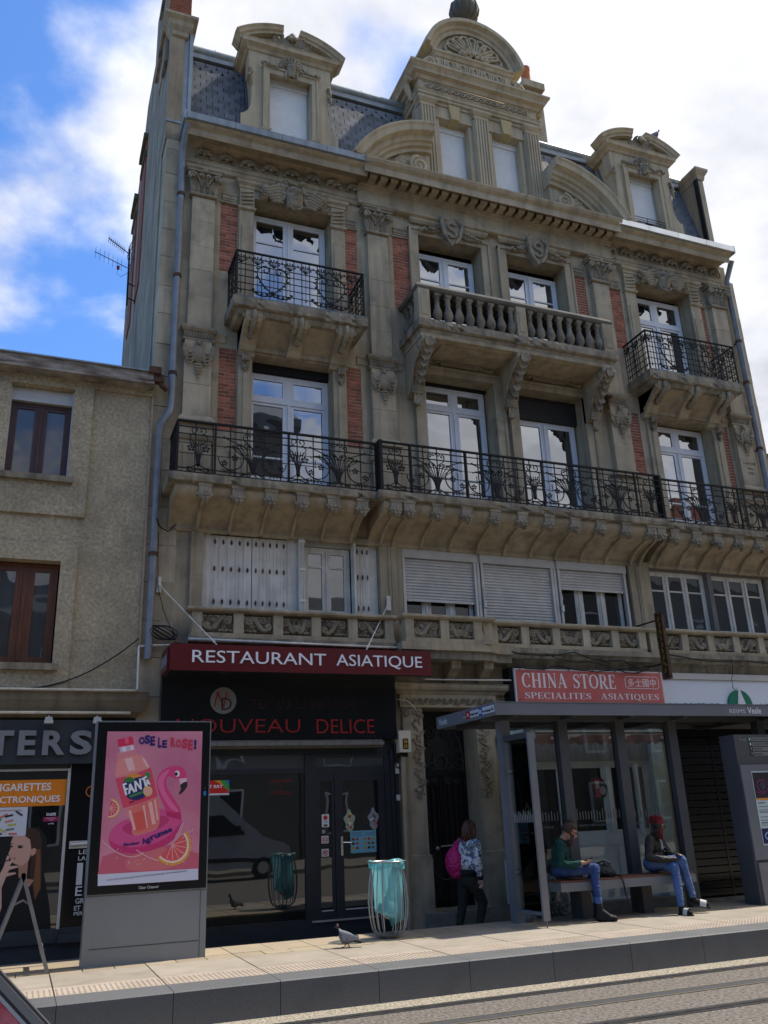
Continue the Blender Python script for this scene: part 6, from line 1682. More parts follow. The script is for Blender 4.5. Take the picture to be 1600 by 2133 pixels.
o = put('side_lettering', me2, CN); o.matrix_local = Matrix.Translation(Vector((1.843, -.20, 4.02)) - Vector(CN.location)) @ Matrix.Rotation(-PI / 2, 4, 'Z') @ Matrix.Rotation(PI / 2, 4, 'X') @ Matrix.Diagonal(((.54) / (b_ - a_), .19 / (d_ - c_), .004, 1))
for p0, p1 in (((1.77, -.03, 5.42), (2.62, -.72, 4.31)), ((5.72, -.10, 5.30), (5.02, -.72, 4.31))):
    g = MB(); g.tube([p0, p1], .010, 6); v = Vector(p1) - Vector(p0); q = Vector(p0) + v * .86; g.tube([tuple(q), tuple(q + v * .08)], .018, 6)
    g.box(p0[0] - .035, p0[0] + .035, .0 if p0[0] < 2 else -.09, p0[1] - .01, p0[2] - .13, p0[2] + .13); g.box(p1[0] - .04, p1[0] + .04, p1[1] - .02, p1[1] + .02, 4.305, 4.33)
    part('tie_rod', g, 'oldwhite', CN)
# stickers and notices on the glass
def notice(x0, x1, z0, z1, c, label, y=-.088, cat='sticker', name='sticker', group=None):
    o = solo(name, MB().box(x0, x1, y, y + .003, z0, z1), c, label, cat, group); return o
s = notice(4.44, 4.56, 1.64, 1.83, C_(215, 215, 215), 'white meal voucher sticker with red dot, topmost on the side light', -.069, group='stickers on the restaurant side light')
part('dot', MB().lathe([(0, 0), (.035, 0), (.035, .002), (0, .002)], (4.50, -.0725, 1.78), 16, 'y'), C_(200, 30, 30), s, local=True)
part('print', MB().box(4.47, 4.53, -.072, -.07, 1.65, 1.68), C_(60, 60, 60), s, local=True); text('lettering', 'Ticket', 4.465, 4.535, 1.71, 1.73, -.07, C_(50, 60, 70), s, .002)
s = notice(4.43, 4.55, 1.53, 1.62, C_(45, 46, 48), 'small dark round sticker under the meal voucher sticker', -.069, group='stickers on the restaurant side light')
part('disc', MB().lathe([(0, 0), (.03, 0), (.03, .002), (0, .002)], (4.465, -.0725, 1.575), 14, 'y'), C_(150, 152, 155), s, local=True)
for z, w, lb in ((1.40, 'no smoking', 'white no smoking sticker with red ring at mid height'), (1.21, 'no dogs', 'white no dogs sticker with red ring, lowest on the side light')):
    s = notice(4.43, 4.545, z, z + .11, C_(222, 220, 220), lb, -.069, group='stickers on the restaurant side light')
    cx, cz = 4.4875, z + .055
    g = MB(); g.tube([(cx + .042 * math.cos(a), -.071, cz + .042 * math.sin(a)) for a in [2 * PI * i / 18 for i in range(18)]], .006, 4, True); g.tube([(cx - .03, -.071, cz + .03), (cx + .03, -.071, cz - .03)], .005, 4); part('ring', g, C_(190, 25, 30), s, local=True)
    g = MB()
    if 'dogs' in lb: g.box(cx - .02, cx + .015, -.0715, -.0695, cz - .008, cz + .01); g.box(cx + .01, cx + .025, -.0715, -.0695, cz + .004, cz + .022); g.box(cx - .018, cx - .01, -.0715, -.0695, cz - .025, cz - .008); g.box(cx + .005, cx + .012, -.0715, -.0695, cz - .025, cz - .008)
    else: g.box(cx - .028, cx + .02, -.0715, -.0695, cz - .012, cz - .002); g.box(cx + .015, cx + .022, -.0715, -.0695, cz - .002, cz + .02)
    part('pictogram', g, C_(40, 38, 40), s, local=True)
for x, z, lb, cols in ((4.90, 1.72, 'pale green and red festive figure sticker on the glass door', ((150, 165, 140), (190, 60, 50), (200, 190, 120))), (5.31, 1.73, 'grey, red and green festive figure sticker at the far edge of the glass door', ((140, 140, 145), (190, 70, 60), (110, 140, 80)))):
    s = solo('figure_sticker', MB().xz([(x + (.085 + .02 * math.sin(5 * a)) * math.cos(a), z + (.155 + .025 * math.sin(4 * a + 1)) * math.sin(a)) for a in [2 * PI * i / 26 for i in range(26)]][::-1], -.069, -.067), C_(*cols[0]), lb, 'sticker', 'festive stickers on the door')
    r3 = random.Random(int(x * 100))
    for k in range(16):
        a, q = r3.uniform(0, 6.28), r3.uniform(.1, .85); cx, cz = x + .07 * q * math.cos(a), z + .13 * q * math.sin(a)
        g = MB(); g.add([(cx + r3.uniform(.012, .03) * math.cos(t), -.0692 - .0003 * k, cz + r3.uniform(.012, .03) * math.sin(t)) for t in [2 * PI * i / 7 for i in range(7)]], [tuple(range(7))]); part('print', g, C_(*(cols + ((225, 215, 200), (60, 70, 60)))[k % 5]), s, local=True)
s = notice(4.91, 5.345, 1.235, 1.565, C_(110, 165, 180), 'pale blue menu sheet with rows of dish photos on the door', -.069, 'menu', 'menu_sheet')
r3 = random.Random(4)
for i in range(6):
    for j in range(3):
        if i == 2: continue
        g = MB(); cx, cz = 4.955 + i * .066, 1.44 - j * .066; g.add([(cx + .026 * math.cos(t), -.0705, cz + .02 * math.sin(t)) for t in [2 * PI * q / 9 for q in range(9)]], [tuple(range(9))]); part('dish_photo', g, C_(*r3.choice(((190, 140, 30), (120, 60, 30), (60, 40, 25), (170, 60, 40), (90, 90, 50)))), s, local=True)
for i in range(5): part('print', MB().box(4.93 + (.22 if i % 2 else 0), 5.1 + (.22 if i % 2 else 0), -.071, -.0695, 1.535 - .013 * i, 1.541 - .013 * i), C_(60, 90, 140), s, local=True)
s = notice(2.50, 2.96, 2.165, 2.38, C_(200, 35, 30), 'red delivery company sticker with coloured corner in the restaurant window', -.0725)
g = MB(); g.add([(2.80, -.074, 2.38), (2.96, -.074, 2.38), (2.96, -.074, 2.21), (2.86, -.074, 2.3)], [(0, 1, 2, 3)]); part('print', g, C_(60, 150, 70), s, local=True)
g = MB(); g.add([(2.9, -.0745, 2.38), (2.96, -.0745, 2.38), (2.96, -.0745, 2.30)], [(0, 1, 2)]); part('print', g, C_(40, 110, 190), s, local=True)
g = MB(); g.add([(2.72, -.0745, 2.38), (2.82, -.0745, 2.38), (2.88, -.0745, 2.3)], [(0, 1, 2)]); part('print', g, C_(220, 150, 40), s, local=True)
part('print', MB().box(2.50, 2.96, -.0745, -.072, 2.165, 2.19), C_(215, 215, 215), s, local=True)
text('lettering', 'JUST EAT', 2.53, 2.86, 2.255, 2.315, -.074, C_(230, 230, 230), s, .002, bold=.03)
for t_, a, b, z in (('LIVRAISON', 3.60, 3.95, 2.325), ('A', 3.755, 3.795, 2.235), ('DOMICILE', 3.615, 3.94, 2.145)): text('window_lettering', t_, a, b, z, z + .055, -.071, C_(120, 20, 24), RF, .002)

# ================================================================== house door
mb = MB(); mb.box(6.12, 7.46, -.28, .45, .08, .29); st = solo('door_step', mb, M['oldpave'], 'worn stone step below the dark iron house door', 'step')
HD = thing('house_door', 'tall dark wrought iron and wood entrance door in stone doorway', 'door', (6.78, .4, .3))
part('leaf', MB().box(6.28, 7.28, .44, .50, .30, 3.5), M['doorblack'], HD)
g = MB()
for z, h in ((.36, .03), (.62, .025), (1.86, .03), (2.22, .02), (2.40, .04)): g.box(6.30, 7.26, .41, .44, z, z + h)
for x in (6.30, 6.74, 6.80, 7.22): g.box(x, x + .04, .415, .44, .30, 2.4)
for k in range(9): g.box(6.36 + k * .105, 6.385 + k * .105, .40, .43, 1.30, 2.24)
part('bars', g, 'iron', HD)
g = MB()
for s_ in (-1, 1):
    xm = 6.78
    for (cx, cz, r_, t_) in ((.17, 3.14, .12, 1.5), (.33, 3.02, .10, 1.3), (.36, 2.60, .12, 1.4), (.16, 2.56, .09, 1.6), (.40, 2.85, .07, 1.2), (.3, 2.3, .05, 1.2), (.12, 2.3, .05, 1.2)):
        g.tube([(xm + s_ * (cx + x), .42, cz + z) for x, z in spiral(0, 0, r_, r_ * .2, PI, t_, 18)], .014, 5)
    g.tube([(xm + s_ * a, .42, b) for a, b in bez((.44, 2.46), (.5, 3.2), (.1, 3.4), (.0, 3.2), 12)], .018, 5)
    for z in (2.78, 2.72): g.tube([(xm + s_ * .12, .42, z), (xm + s_ * .14, .41, z - .14)], .008, 4); 
    g.tube([(xm + s_ * .11 * math.sin(a), .42, 2.62 + .12 * math.cos(a)) for a in [PI * i / 8 for i in range(9)]], .014, 5)
    g.ball((xm + s_ * .22, .40, 2.92), .03, 6, 4)
    for k in range(5): g.ball((xm + s_ * (.08 + .09 * k), .405, 2.30 + .02 * (k % 2)), .022, 5, 3)
    g.tube([(xm + .26 * math.cos(a), .42, .98 + .26 * math.sin(a)) for a in [PI + s_ * PI * i / 20 for i in range(21)]], .018, 5)
part('scrollwork', g, M['oldiron'], HD)
g = MB(); g.ball((6.62, .38, 1.22), .035, 8, 6); g.tube([(6.70, .39, 1.25), (6.95, .39, 1.26)], .012, 5); part('handle', g, 'alu', HD)
# carved doorway: pilasters, frieze, entablature
DW = part('doorway', MB().box(5.76, 5.80, -.02, .02, .1, .2), 'stone', B)
for (a, b) in ((5.90, 6.27), (7.29, 7.64)):
    g = MB(); g.box(a, b, -.06, .3, 1.10, 3.52); g.box(a - .03, b + .03, -.12, .3, .08, 1.10); g.wrap([(0, 1.10), (.03, 1.10), (.03, 1.14), (0, 1.16)], a, b, .1, -.06)
    x0, x1 = (a + .20, b - .02) if a < 6.5 else (a + .02, b - .1)
    for k in range(3): g.box(x0, x1, -.075, -.06, 2.15 + k * .45, 2.18 + k * .45)
    part('door_pilaster', g, 'block', DW, local=True)
    g = MB(); xm = (x0 + x1) / 2; r4 = random.Random(9)
    for k in range(60): g.ball((xm + r4.uniform(-.07, .07), -.07, 2.02 + 1.42 * k / 60), r4.uniform(.015, .032), 5, 3)
    for k in range(10): g.merge(leaf_mb(.16, .045, .03), T_(xm, -.06, 2.05 + k * .135, ry=(.7 if k % 2 else -.7)))
    for s_ in (-1, 1): volute(g, (a + b) / 2 + s_ * .1, 3.42, -.08, .05, s_)
    part('carved_trail', g, 'carved', DW, local=True, smooth=True)
g = MB(); g.box(5.85, 7.70, -.10, .3, 3.505, 3.72)
part('lintel', g, 'stone', DW, local=True)
g = MB()
for k in range(15):
    x = 6.0 + k * .115; g.tube([(x + p, -.12, 3.61 + q) for p, q in spiral(0, 0, .05, .01, 0, 1.3 * (1 if k % 2 else -1), 12)], .013, 5)
    g.merge(leaf_mb(.12, .04, .03), T_(x + .05, -.1, 3.55, ry=.6 * (1 if k % 2 else -1)))
part('carved_frieze', g, 'carved', DW, local=True, smooth=True)
g = MB(); g.wrap([(0, 3.72), (.02, 3.73), (.04, 3.77), (.10, 3.80), (.12, 3.84), (.12, 3.88), (.14, 3.90), (0, 3.92)], 5.82, 7.86, .1, -.08)
part('entablature', g, 'stone', DW, local=True)
g = MB(); g.tube([(5.8, -.26, 3.96), (6.6, -.26, 3.955), (7.95, -.26, 3.97)], .014, 6); g.tube([(5.76, -.2, 3.62), (5.95, -.17, 3.60), (6.08, -.16, 3.50), (6.12, -.15, 3.45)], .007, 4); part('conduit', g, 'oldwhite', B, smooth=True)
# meter box, pipe, house number, cabinet
mt = thing('meter_box', 'cream wall box with yellow digits 58 60 beside the restaurant fascia', 'meter box', (5.85, -.1, 2.76))
part('case', MB().box(5.74, 5.95, -.26, -.06, 2.75, 3.10), C_(205, 196, 172), mt)
part('plate', MB().box(5.80, 5.90, -.263, -.26, 2.80, 2.97), C_(25, 22, 15), mt)
text('digits', '58', 5.82, 5.88, 2.895, 2.95, -.264, C_(230, 170, 40), mt, .003); text('digits', '60', 5.82, 5.88, 2.82, 2.875, -.264, C_(230, 170, 40), mt, .003)
part('nipple', MB().box(5.80, 5.90, -.22, -.12, 2.68, 2.75), 'iron', mt)
g = MB(); g.tube([(5.84, -.17, 2.72), (5.83, -.17, 2.6), (5.82, -.17, .05)], .045, 10); solo('beige_pipe', g, M['beigepipe'], 'beige vertical pipe under the cream meter box beside the stone doorway', 'pipe', smooth=True, angle=R(60))
g = MB(); g.tube([(5.80, -.17, 2.7), (5.70, -.19, 2.66), (5.70, -.17, 2.52), (5.80, -.15, 2.50)], .012, 5); part('cable_loop', g, 'iron', mt)
for z in (2.42, 2.0): 
    o = solo('switch_box', MB().box(5.70, 5.755, -.16, -.121, z, z + (.16 if z > 2.2 else .09)), C_(190, 186, 176), 'small off white switch box ' + ('directly below the meter box' if z > 2.2 else 'lower down, under the other small box'), 'switch box', 'small boxes on the restaurant post')
hn = thing('house_number', 'small black enamel house number plate beside the doorway', 'number plate', (7.76, -.05, 2.9))
part('plate', MB().box(7.66, 7.88, -.08, -.06, 2.88, 3.02), C_(18, 18, 18, .3), hn); text('digits', '19', 7.71, 7.85, 2.905, 2.995, -.081, C_(230, 230, 230), hn, .003)
g = MB(); g.box(7.60, 7.72, -.24, -.12, .33, .98); g.box(7.615, 7.705, -.255, -.24, .36, .95); g.box(7.60, 7.72, -.245, -.12, .98, 1.0); g.box(7.60, 7.72, -.244, -.1, .50, .51)
solo('utility_cabinet', g, C_(190, 180, 158), 'narrow beige utility cabinet behind the bus shelter post', 'cabinet')
# ================================================================== serif lettering for the store banner
def ribbon(mb, pts, hw, y):
    n = len(pts); L, R_ = [], []
    for i, (x, z) in enumerate(pts):
        a, b = pts[max(0, i - 1)], pts[min(n - 1, i + 1)]
        dx, dz = b[0] - a[0], b[1] - a[1]; l = math.hypot(dx, dz) or 1
        w = hw[i] if isinstance(hw, list) else hw
        L.append((x - dz / l * w, y, z + dx / l * w)); R_.append((x + dz / l * w, y, z - dx / l * w))
    mb.add(L + R_, [(i, i + 1, n + i + 1, n + i) for i in range(n - 1)])
def serif_glyph(ch):
    """returns (list of polylines with half widths, advance) in a box one unit high"""
    T, t = .085, .028; o = []
    def stem(x): o.append(([(x, 0), (x, 1)], T)); o.append(([(x - .15, .02), (x + .15, .02)], .02)); o.append(([(x - .15, .98), (x + .15, .98)], .02))
    def bowl(cx, cz, rx, rz, a0, a1): o.append(([(cx + rx * math.cos(R(a0 + (a1 - a0) * i / 14)), cz + rz * math.sin(R(a0 + (a1 - a0) * i / 14))) for i in range(15)], [t + (T - t) * abs(math.cos(R(a0 + (a1 - a0) * i / 14))) ** 1.3 for i in range(15)]))
    if ch == 'I': stem(.17); return o, .38
    if ch == 'H': stem(.17); stem(.67); o.append(([(.2, .5), (.65, .5)], t)); return o, .88
    if ch == 'N': o.append(([(.14, 0), (.14, 1)], t)); o.append(([(.66, 0), (.66, 1)], t)); o.append(([(.12, .98), (.66, .02)], T)); o.append(([(.02, .02), (.26, .02)], .02)); o.append(([(.0, .98), (.18, .98)], .02)); o.append(([(.54, .98), (.78, .98)], .02)); return o, .84
    if ch == 'A': o.append(([(.10, 0), (.38, 1)], t)); o.append(([(.36, 1), (.66, 0)], T)); o.append(([(.2, .32), (.55, .32)], t)); o.append(([(0, .02), (.22, .02)], .02)); o.append(([(.50, .02), (.80, .02)], .02)); return o, .82
    if ch == 'C': bowl(.40, .5, .32, .47, 48, 318); o.append(([(.64, .68), (.64, .98)], t)); return o, .76
    if ch in 'OQ':
        bowl(.42, .5, .34, .47, 0, 360)
        if ch == 'Q': o.append(([(.45, .1), (.6, -.12), (.85, -.15)], .06))
        return o, .86
    if ch == 'S':
        p = [(.52, .80), (.42, .95), (.25, .95), (.12, .82), (.12, .68), (.26, .56), (.42, .46), (.52, .34), (.50, .16), (.36, .04), (.2, .04), (.08, .2)]
        o.append((p, [t, t, t * 1.3, .06, T, T, T, T, .06, t * 1.3, t, t])); o.append(([(.53, .72), (.53, .98)], t)); o.append(([(.07, .02), (.07, .28)], t)); return o, .62
    if ch == 'T': stem(.36); o.append(([(.02, .97), (.70, .97)], .03)); o.append(([(.04, .78), (.04, .98)], t)); o.append(([(.68, .78), (.68, .98)], t)); return o, .72
    if ch in 'EL':
        stem(.17); o.append(([(.17, .03), (.60, .03)], .03)); o.append(([(.60, 0), (.62, .26)], t))
        if ch == 'E': o.append(([(.17, .97), (.58, .97)], .03)); o.append(([(.17, .52), (.42, .52)], t)); o.append(([(.58, 1), (.58, .76)], t)); o.append(([(.43, .40), (.43, .64)], t))
        return o, .68
    if ch in 'PR':
        stem(.17); o.append(([(.2, .97), (.4, .97)], t)); o.append(([(.2, .48), (.4, .48)], t)); bowl(.38, .725, .2, .245, -90, 90)
        if ch == 'R': o.append(([(.36, .48), (.66, .02), (.8, .02)], [T, T, .03])); return o, .80
        return o, .68
    if ch == 'U': o.append(([(.17, 1), (.17, .3), (.28, .08), (.45, .05), (.60, .12), (.66, .35), (.66, 1)], [T, T, .06, t, t, t, t])); o.append(([(.02, .98), (.32, .98)], .02)); o.append(([(.54, .98), (.78, .98)], .02)); return o, .84
    return o, .42
def serif_text(s, x0, x1, z0, z1, y, mat, parent):
    items, adv = [], 0
    for ch in s: g, a = serif_glyph(ch); items.append((g, adv)); adv += a + .05
    sx, sz = (x1 - x0) / adv, z1 - z0
    mb = MB()
    for k, (g, a) in enumerate(items):
        for j, (pts, hw) in enumerate(g): ribbon(mb, [(a + px, pz) for px, pz in pts], hw, -.0002 * j)
    mb.v = [(x0 + px * sx, y + py, z0 + pz * sz) for px, py, pz in mb.v]
    return part('lettering', mb, mat, parent)

# ================================================================== Asian food store
CS = thing('food_store', 'white panelled food store front with glazed door and step behind the bus shelter', 'shop front', (9.5, 0, .08))
mb = MB(); mb.box(7.88, 8.22, -.06, .2, .08, 3.6); mb.box(10.93, 11.22, -.06, .2, .08, 3.3); part('plaster_pier', mb, M['palegreenwall'], CS)
mb = MB(); mb.box(8.22, 10.93, .02, .3, 2.58, 3.55); part('head_panel', mb, M['greywood'], CS)
mb = MB(); mb.box(8.55, 11.0, -.22, .2, .08, .24); part('step', mb, M['oldpave'], CS)
window(8.22, 9.06, .26, 2.58, .10, None, (), .30, gm='glassdark', nleaf=1, fr=.06, leaf=.07, parent=CS, name='door')
window(9.06, 10.93, 1.26, 2.58, .10, None, (), None, gm='glassdark', nleaf=2, mid=.10, fr=.06, leaf=.06, parent=CS)
mb = MB(); mb.box(9.06, 10.93, .09, .18, .24, 1.26); mb.box(9.08, 10.92, .07, .09, 1.14, 1.26); part('panelling', mb, 'white', CS)
for a, b in ((9.14, 9.98), (10.06, 10.88)): part('panel', MB().box(a, b, .075, .09, .34, 1.08), 'white', CS)
mb = MB(); mb.box(10.58, 10.64, .02, .1, 1.3, 2.5); part('sliding_rail', mb, 'white', CS)
stc = solo('round_sticker', MB().lathe([(0, 0), (.21, 0), (.21, .004), (0, .004)], (9.76, .10, 2.10), 28, 'y'), C_(22, 16, 18), 'round black phone card sticker with pink print on the store window', 'sticker')
g = MB(); g.box(9.71, 9.81, .094, .098, 1.95, 2.26); part('print', g, C_(190, 60, 95), stc, local=True)
g = MB(); g.box(9.725, 9.795, .092, .0955, 2.10, 2.22); part('print', g, C_(190, 195, 195), stc, local=True)
g = MB(); g.lathe([(0, 0), (.075, 0), (.075, .003), (0, .003)], (9.87, .094, 2.06), 18, 'y'); part('print', g, C_(170, 160, 160), stc, local=True)
text('print', '19', 9.735, 9.785, 2.125, 2.185, .0915, C_(60, 40, 45), stc, .001); text('print', 'TOP UP', 9.66, 9.86, 2.235, 2.27, .093, C_(200, 50, 80), stc, .001)
AW = thing('shop_awning', 'faded pink rolled up awning with scalloped valance under the food store banner', 'awning', (9.6, -.4, 2.9))
mb = MB(); mb.tube([(8.14, -.50, 2.98), (10.98, -.50, 2.98)], .06, 10); mb.box(8.12, 11.0, -.58, -.40, 3.035, 3.06); part('roller', mb, 'oldwhite', AW, smooth=True, angle=R(40))
def val(u, v):
    x = 8.14 + 2.84 * u; w = .5 + .5 * math.cos(u * 2 * PI * 14)
    return (x, -.57 - .03 * math.sin(u * 40) * v - .02 * math.sin(u * 17), 2.99 - v * (.13 + .045 * (1 - w)))
mb = MB(); mb.grid(val, 112, 4); part('valance', mb, M['pinkcloth'], AW, smooth=True)
for x in (8.12, 11.0): part('bracket', MB().box(x - .03, x + .03, -.58, 0, 2.92, 3.06), 'alu', AW)
BN = thing('store_banner', 'salmon red banner lettered CHINA STORE above the bus shelter roof', 'sign', (9.6, -.3, 3.5))
mb = MB(); mb.box(8.0, 11.24, -.30, -.26, 3.56, 4.18); part('frame', mb, C_(215, 205, 200), BN)
mb = MB(); mb.box(8.035, 11.205, -.312, -.30, 3.595, 4.15); part('sheet', mb, M['salmon'], BN)
serif_text('CHINA STORE', 8.14, 10.16, 3.84, 4.10, -.3145, C_(232, 222, 216), BN)
serif_text('SPECIALITES', 8.17, 9.58, 3.645, 3.755, -.3145, C_(232, 222, 216), BN); serif_text('ASIATIQUES', 9.78, 11.1, 3.645, 3.755, -.3145, C_(232, 222, 216), BN)
text('lettering', '多士國中', 10.42, 11.06, 3.885, 4.04, -.313, C_(232, 222, 216), BN, .002)
g = MB(); rr_ = [(10.36, 3.86), (11.12, 3.86)]
g.tube([(x, -.314, z) for x, z in ((10.40, 3.855), (11.08, 3.855), (11.12, 3.89), (11.12, 4.04), (11.08, 4.075), (10.40, 4.075), (10.36, 4.04), (10.36, 3.89))], .007, 4, True); part('cartouche_line', g, C_(232, 222, 216), BN)
text('lettering', 'III', 8.05, 8.09, 3.61, 3.635, -.313, C_(90, 40, 40), BN, .002)
for k in range(7):
    x = 8.1 + k * .51
    for z in (3.57, 4.165): part('tie', MB().tube([(x, -.32, z - .012), (x + .03, -.32, z + .012)], .008, 4), 'iron', BN)
mb = MB(); mb.box(7.93, 8.0, -.24, .0, 3.5, 4.2); part('dark_upright', mb, 'gloss_black', BN)
# hair salon
SA = thing('hair_salon', 'dark hair salon front with half open slatted grille under the white sign', 'hair salon', (13, 0, .08))
mb = MB(); mb.box(11.36, 11.6, -.03, .2, .08, 3.2); mb.box(13.14, 13.3, -.0, .2, .08, 3.0); mb.box(11.36, 15.2, -.02, .3, 3.0, 3.3); part('frame', mb, M['gloss_black'], SA)
part('step', MB().box(11.36, 15.2, -.06, .4, .02, .12), M['oldpave'], SA)
part('gleam_backdrop', MB().box(11.6, 15.2, .50, .52, .1, 3.0), M['salongleam'], SA)  # backdrop panel added to paint light gleams between the slats
gr = part('grille', MB().box(11.60, 11.66, .06, .12, .12, 3.0), M['gloss_black'], SA)
part('grille_post', MB().box(13.08, 13.14, .06, .12, .12, 3.0), M['gloss_black'], gr, local=True)
for k in range(22):
    z = .14 + k * .129
    part('grille_slat', MB().box(11.66, 13.08, .075, .10, z + .022, z + .129), M['gloss_black'], gr, local=True)
part('grille_upright', MB().box(12.46, 12.52, .068, .11, .12, 2.99), M['gloss_black'], gr, local=True)
mb = MB(); mb.box(13.30, 15.2, .1, .16, .12, 3.0); part('glass_door', mb, 'glassdark', SA)
mb = MB(); mb.box(11.30, 15.2, -.42, -.36, 3.28, 3.33); mb.box(11.3, 15.2, -.36, -.02, 3.22, 3.30); part('light_rail', mb, M['greywood'], SA)
TS = thing('salon_sign', 'white fascia sign of the hair salon with teal lettering and green dome logo', 'sign', (13, -.15, 3.3))
part('board', MB().box(11.30, 15.35, -.15, -.02, 3.33, 4.07), C_(228, 230, 232), TS)
part('top_strip', MB().box(11.36, 15.35, -.20, -.02, 4.075, 4.19), C_(205, 200, 188), TS)
text('lettering', 'LA COIFFURE', 11.46, 12.66, 3.43, 3.625, -.151, C_(70, 150, 165), TS, .004)
text('lettering', 'A PRIX CHOC', 13.64, 14.9, 3.43, 3.625, -.151, C_(70, 150, 165), TS, .004)
lx, lz = 13.16, 3.58
g = MB(); g.xz([(lx + .30 * math.cos(PI * i / 20), lz + .30 * math.sin(PI * i / 20)) for i in range(21)][::-1] + [], -.20, -.15); part('logo_dome', g, C_(0, 115, 85), TS)
g = MB(); g.xz([(lx - .08, lz), (lx - .01, lz + .30), (lx + .03, lz + .30), (lx + .13, lz)][::-1], -.206, -.15); part('logo_stripe', g, C_(230, 225, 225), TS)
g = MB(); g.xz([(lx - .33, lz - .10), (lx - .33, lz - .04), (lx - .25, lz + .0), (lx + .27, lz + .0), (lx + .33, lz - .03), (lx + .33, lz - .1)][::-1], -.215, -.15); part('logo_band', g, C_(225, 215, 210), TS)
g = MB(); g.xz([(lx - .33, lz - .24), (lx - .33, lz - .1), (lx + .33, lz - .1), (lx + .33, lz - .24)][::-1], -.19, -.15); part('logo_base', g, C_(20, 60, 50), TS)
g = MB(); g.xz([(lx - .22 + .03 * (1 if i in (0, 3) else 0), 0) for i in range(0)] + [(lx - .22, lz - .2), (lx - .24, lz - .17), (lx - .24, lz - .05), (lx - .2, lz - .02), (lx + .26, lz - .02), (lx + .30, lz - .05), (lx + .30, lz - .17), (lx + .28, lz - .2)][::-1], -.235, -.15); part('logo_label', g, C_(190, 25, 35), TS)
text('lettering', 'TCHIP', lx - .19, lx + .25, lz - .16, lz - .06, -.236, C_(232, 230, 230), TS, .004, bold=.03)

# ================================================================== old vertical sign, cables
RS = thing('blade_sign', 'narrow rusty gilded blade sign hanging from an iron arm over the store banner', 'sign', (10.85, -.95, 4.0))
part('panel', MB().box(10.83, 10.85, -1.04, -.86, 3.98, 5.15), M['gilt'], RS)
g = MB(); g.box(10.81, 10.87, -1.05, -1.03, 3.96, 5.16); g.box(10.81, 10.87, -.87, -.85, 3.96, 5.16); g.box(10.81, 10.87, -1.05, -.85, 5.14, 5.18); g.box(10.81, 10.87, -1.05, -.85, 3.94, 3.98); part('edge', g, 'rust', RS)
r5 = random.Random(2)
for k in range(9):
    g = MB(); z = 4.05 + k * .12; g.tube([(10.825, -1.0 + .1 * r5.random(), z), (10.82, -.95, z + .05), (10.825, -.90 - .05 * r5.random(), z + .09)], .014, 4); part('gilt_mark', g, M['goldmark'], RS)
g = MB(); g.tube([(11.02, 0, 5.12), (10.84, -.95, 5.05)], .016, 6); g.tube([(10.84, -.95, 4.22), (10.9, -.4, 4.26), (10.95, -.2, 4.30)], .016, 6); part('iron_arm', g, 'iron', RS)
r5 = random.Random(12)
def cable(pts, r_, label):
    out = []
    for a, b in zip(pts[:-1], pts[1:]):
        for i in range(8): t = i / 8; out.append(tuple(a[k] + (b[k] - a[k]) * t - (.06 * math.sin(PI * t) if k == 2 else 0) + (r5.uniform(-.012, .012) if k else 0) for k in range(3)))
    g = MB(); g.tube(out + [pts[-1]], r_, 5); return solo('cable', g, 'iron', label, 'cable', 'loose cables along the facade')
cable([(7.9, -.46, 4.44), (9.2, -.46, 4.46), (10.3, -.44, 4.36), (10.8, -.42, 4.24), (11.4, -.42, 4.50), (13.2, -.42, 4.42), (15.2, -.42, 4.45)], .012, 'thick black cable sagging along the ledge under the scroll parapet')
cable([(8.6, -.46, 4.42), (9.6, -.46, 4.30), (10.6, -.42, 4.22), (10.9, -.4, 4.25)], .009, 'thin cable dipping towards the blade sign arm')
cable([(8.0, -.34, 4.20), (8.9, -.34, 4.24), (10.2, -.34, 4.19), (10.9, -.34, 4.22)], .010, 'black cable lying along the top edge of the red store banner')
cable([(12.9, -.44, 4.44), (12.95, -.30, 4.1), (13.0, -.22, 3.95), (13.1, -.22, 3.92)], .006, 'thin loose wire dangling in front of the white salon sign')
cable([(1.66, -.18, 6.5), (1.80, -.10, 6.34), (1.95, -.06, 6.42), (2.2, -.06, 6.7)], .010, 'black cable looping below the long balcony beside the downpipe')
cable([(2.0, -.28, 4.45), (3.2, -.45, 4.43), (4.5, -.45, 4.42), (5.7, -.45, 4.38)], .010, 'dark cable running above the red canopy sign')
cable([(1.72, -.05, 6.3), (1.75, -.05, 5.4), (1.9, -.05, 4.9), (2.1, -.05, 4.6)], .006, 'thin cable hanging on the ashlar strip beside the downpipe')
g = MB()
for k in range(6): g.tube([(1.86 + .17 * math.cos(a + k) * (1 + .05 * k), -.10 - .012 * k, 4.62 + .11 * math.sin(a + k * .4)) for a in [2 * PI * i / 16 for i in range(16)]], .008, 4, True)
solo('cable_coil', g, 'iron', 'tangled coil of black cable beside the downpipe above the red canopy', 'cable coil')
g = MB(); g.tube([(2.2, -.46, 4.47), (5.75, -.46, 4.44)], .022, 8); solo('white_conduit', g, 'oldwhite', 'white conduit running along the ledge above the red canopy sign', 'conduit', smooth=True)

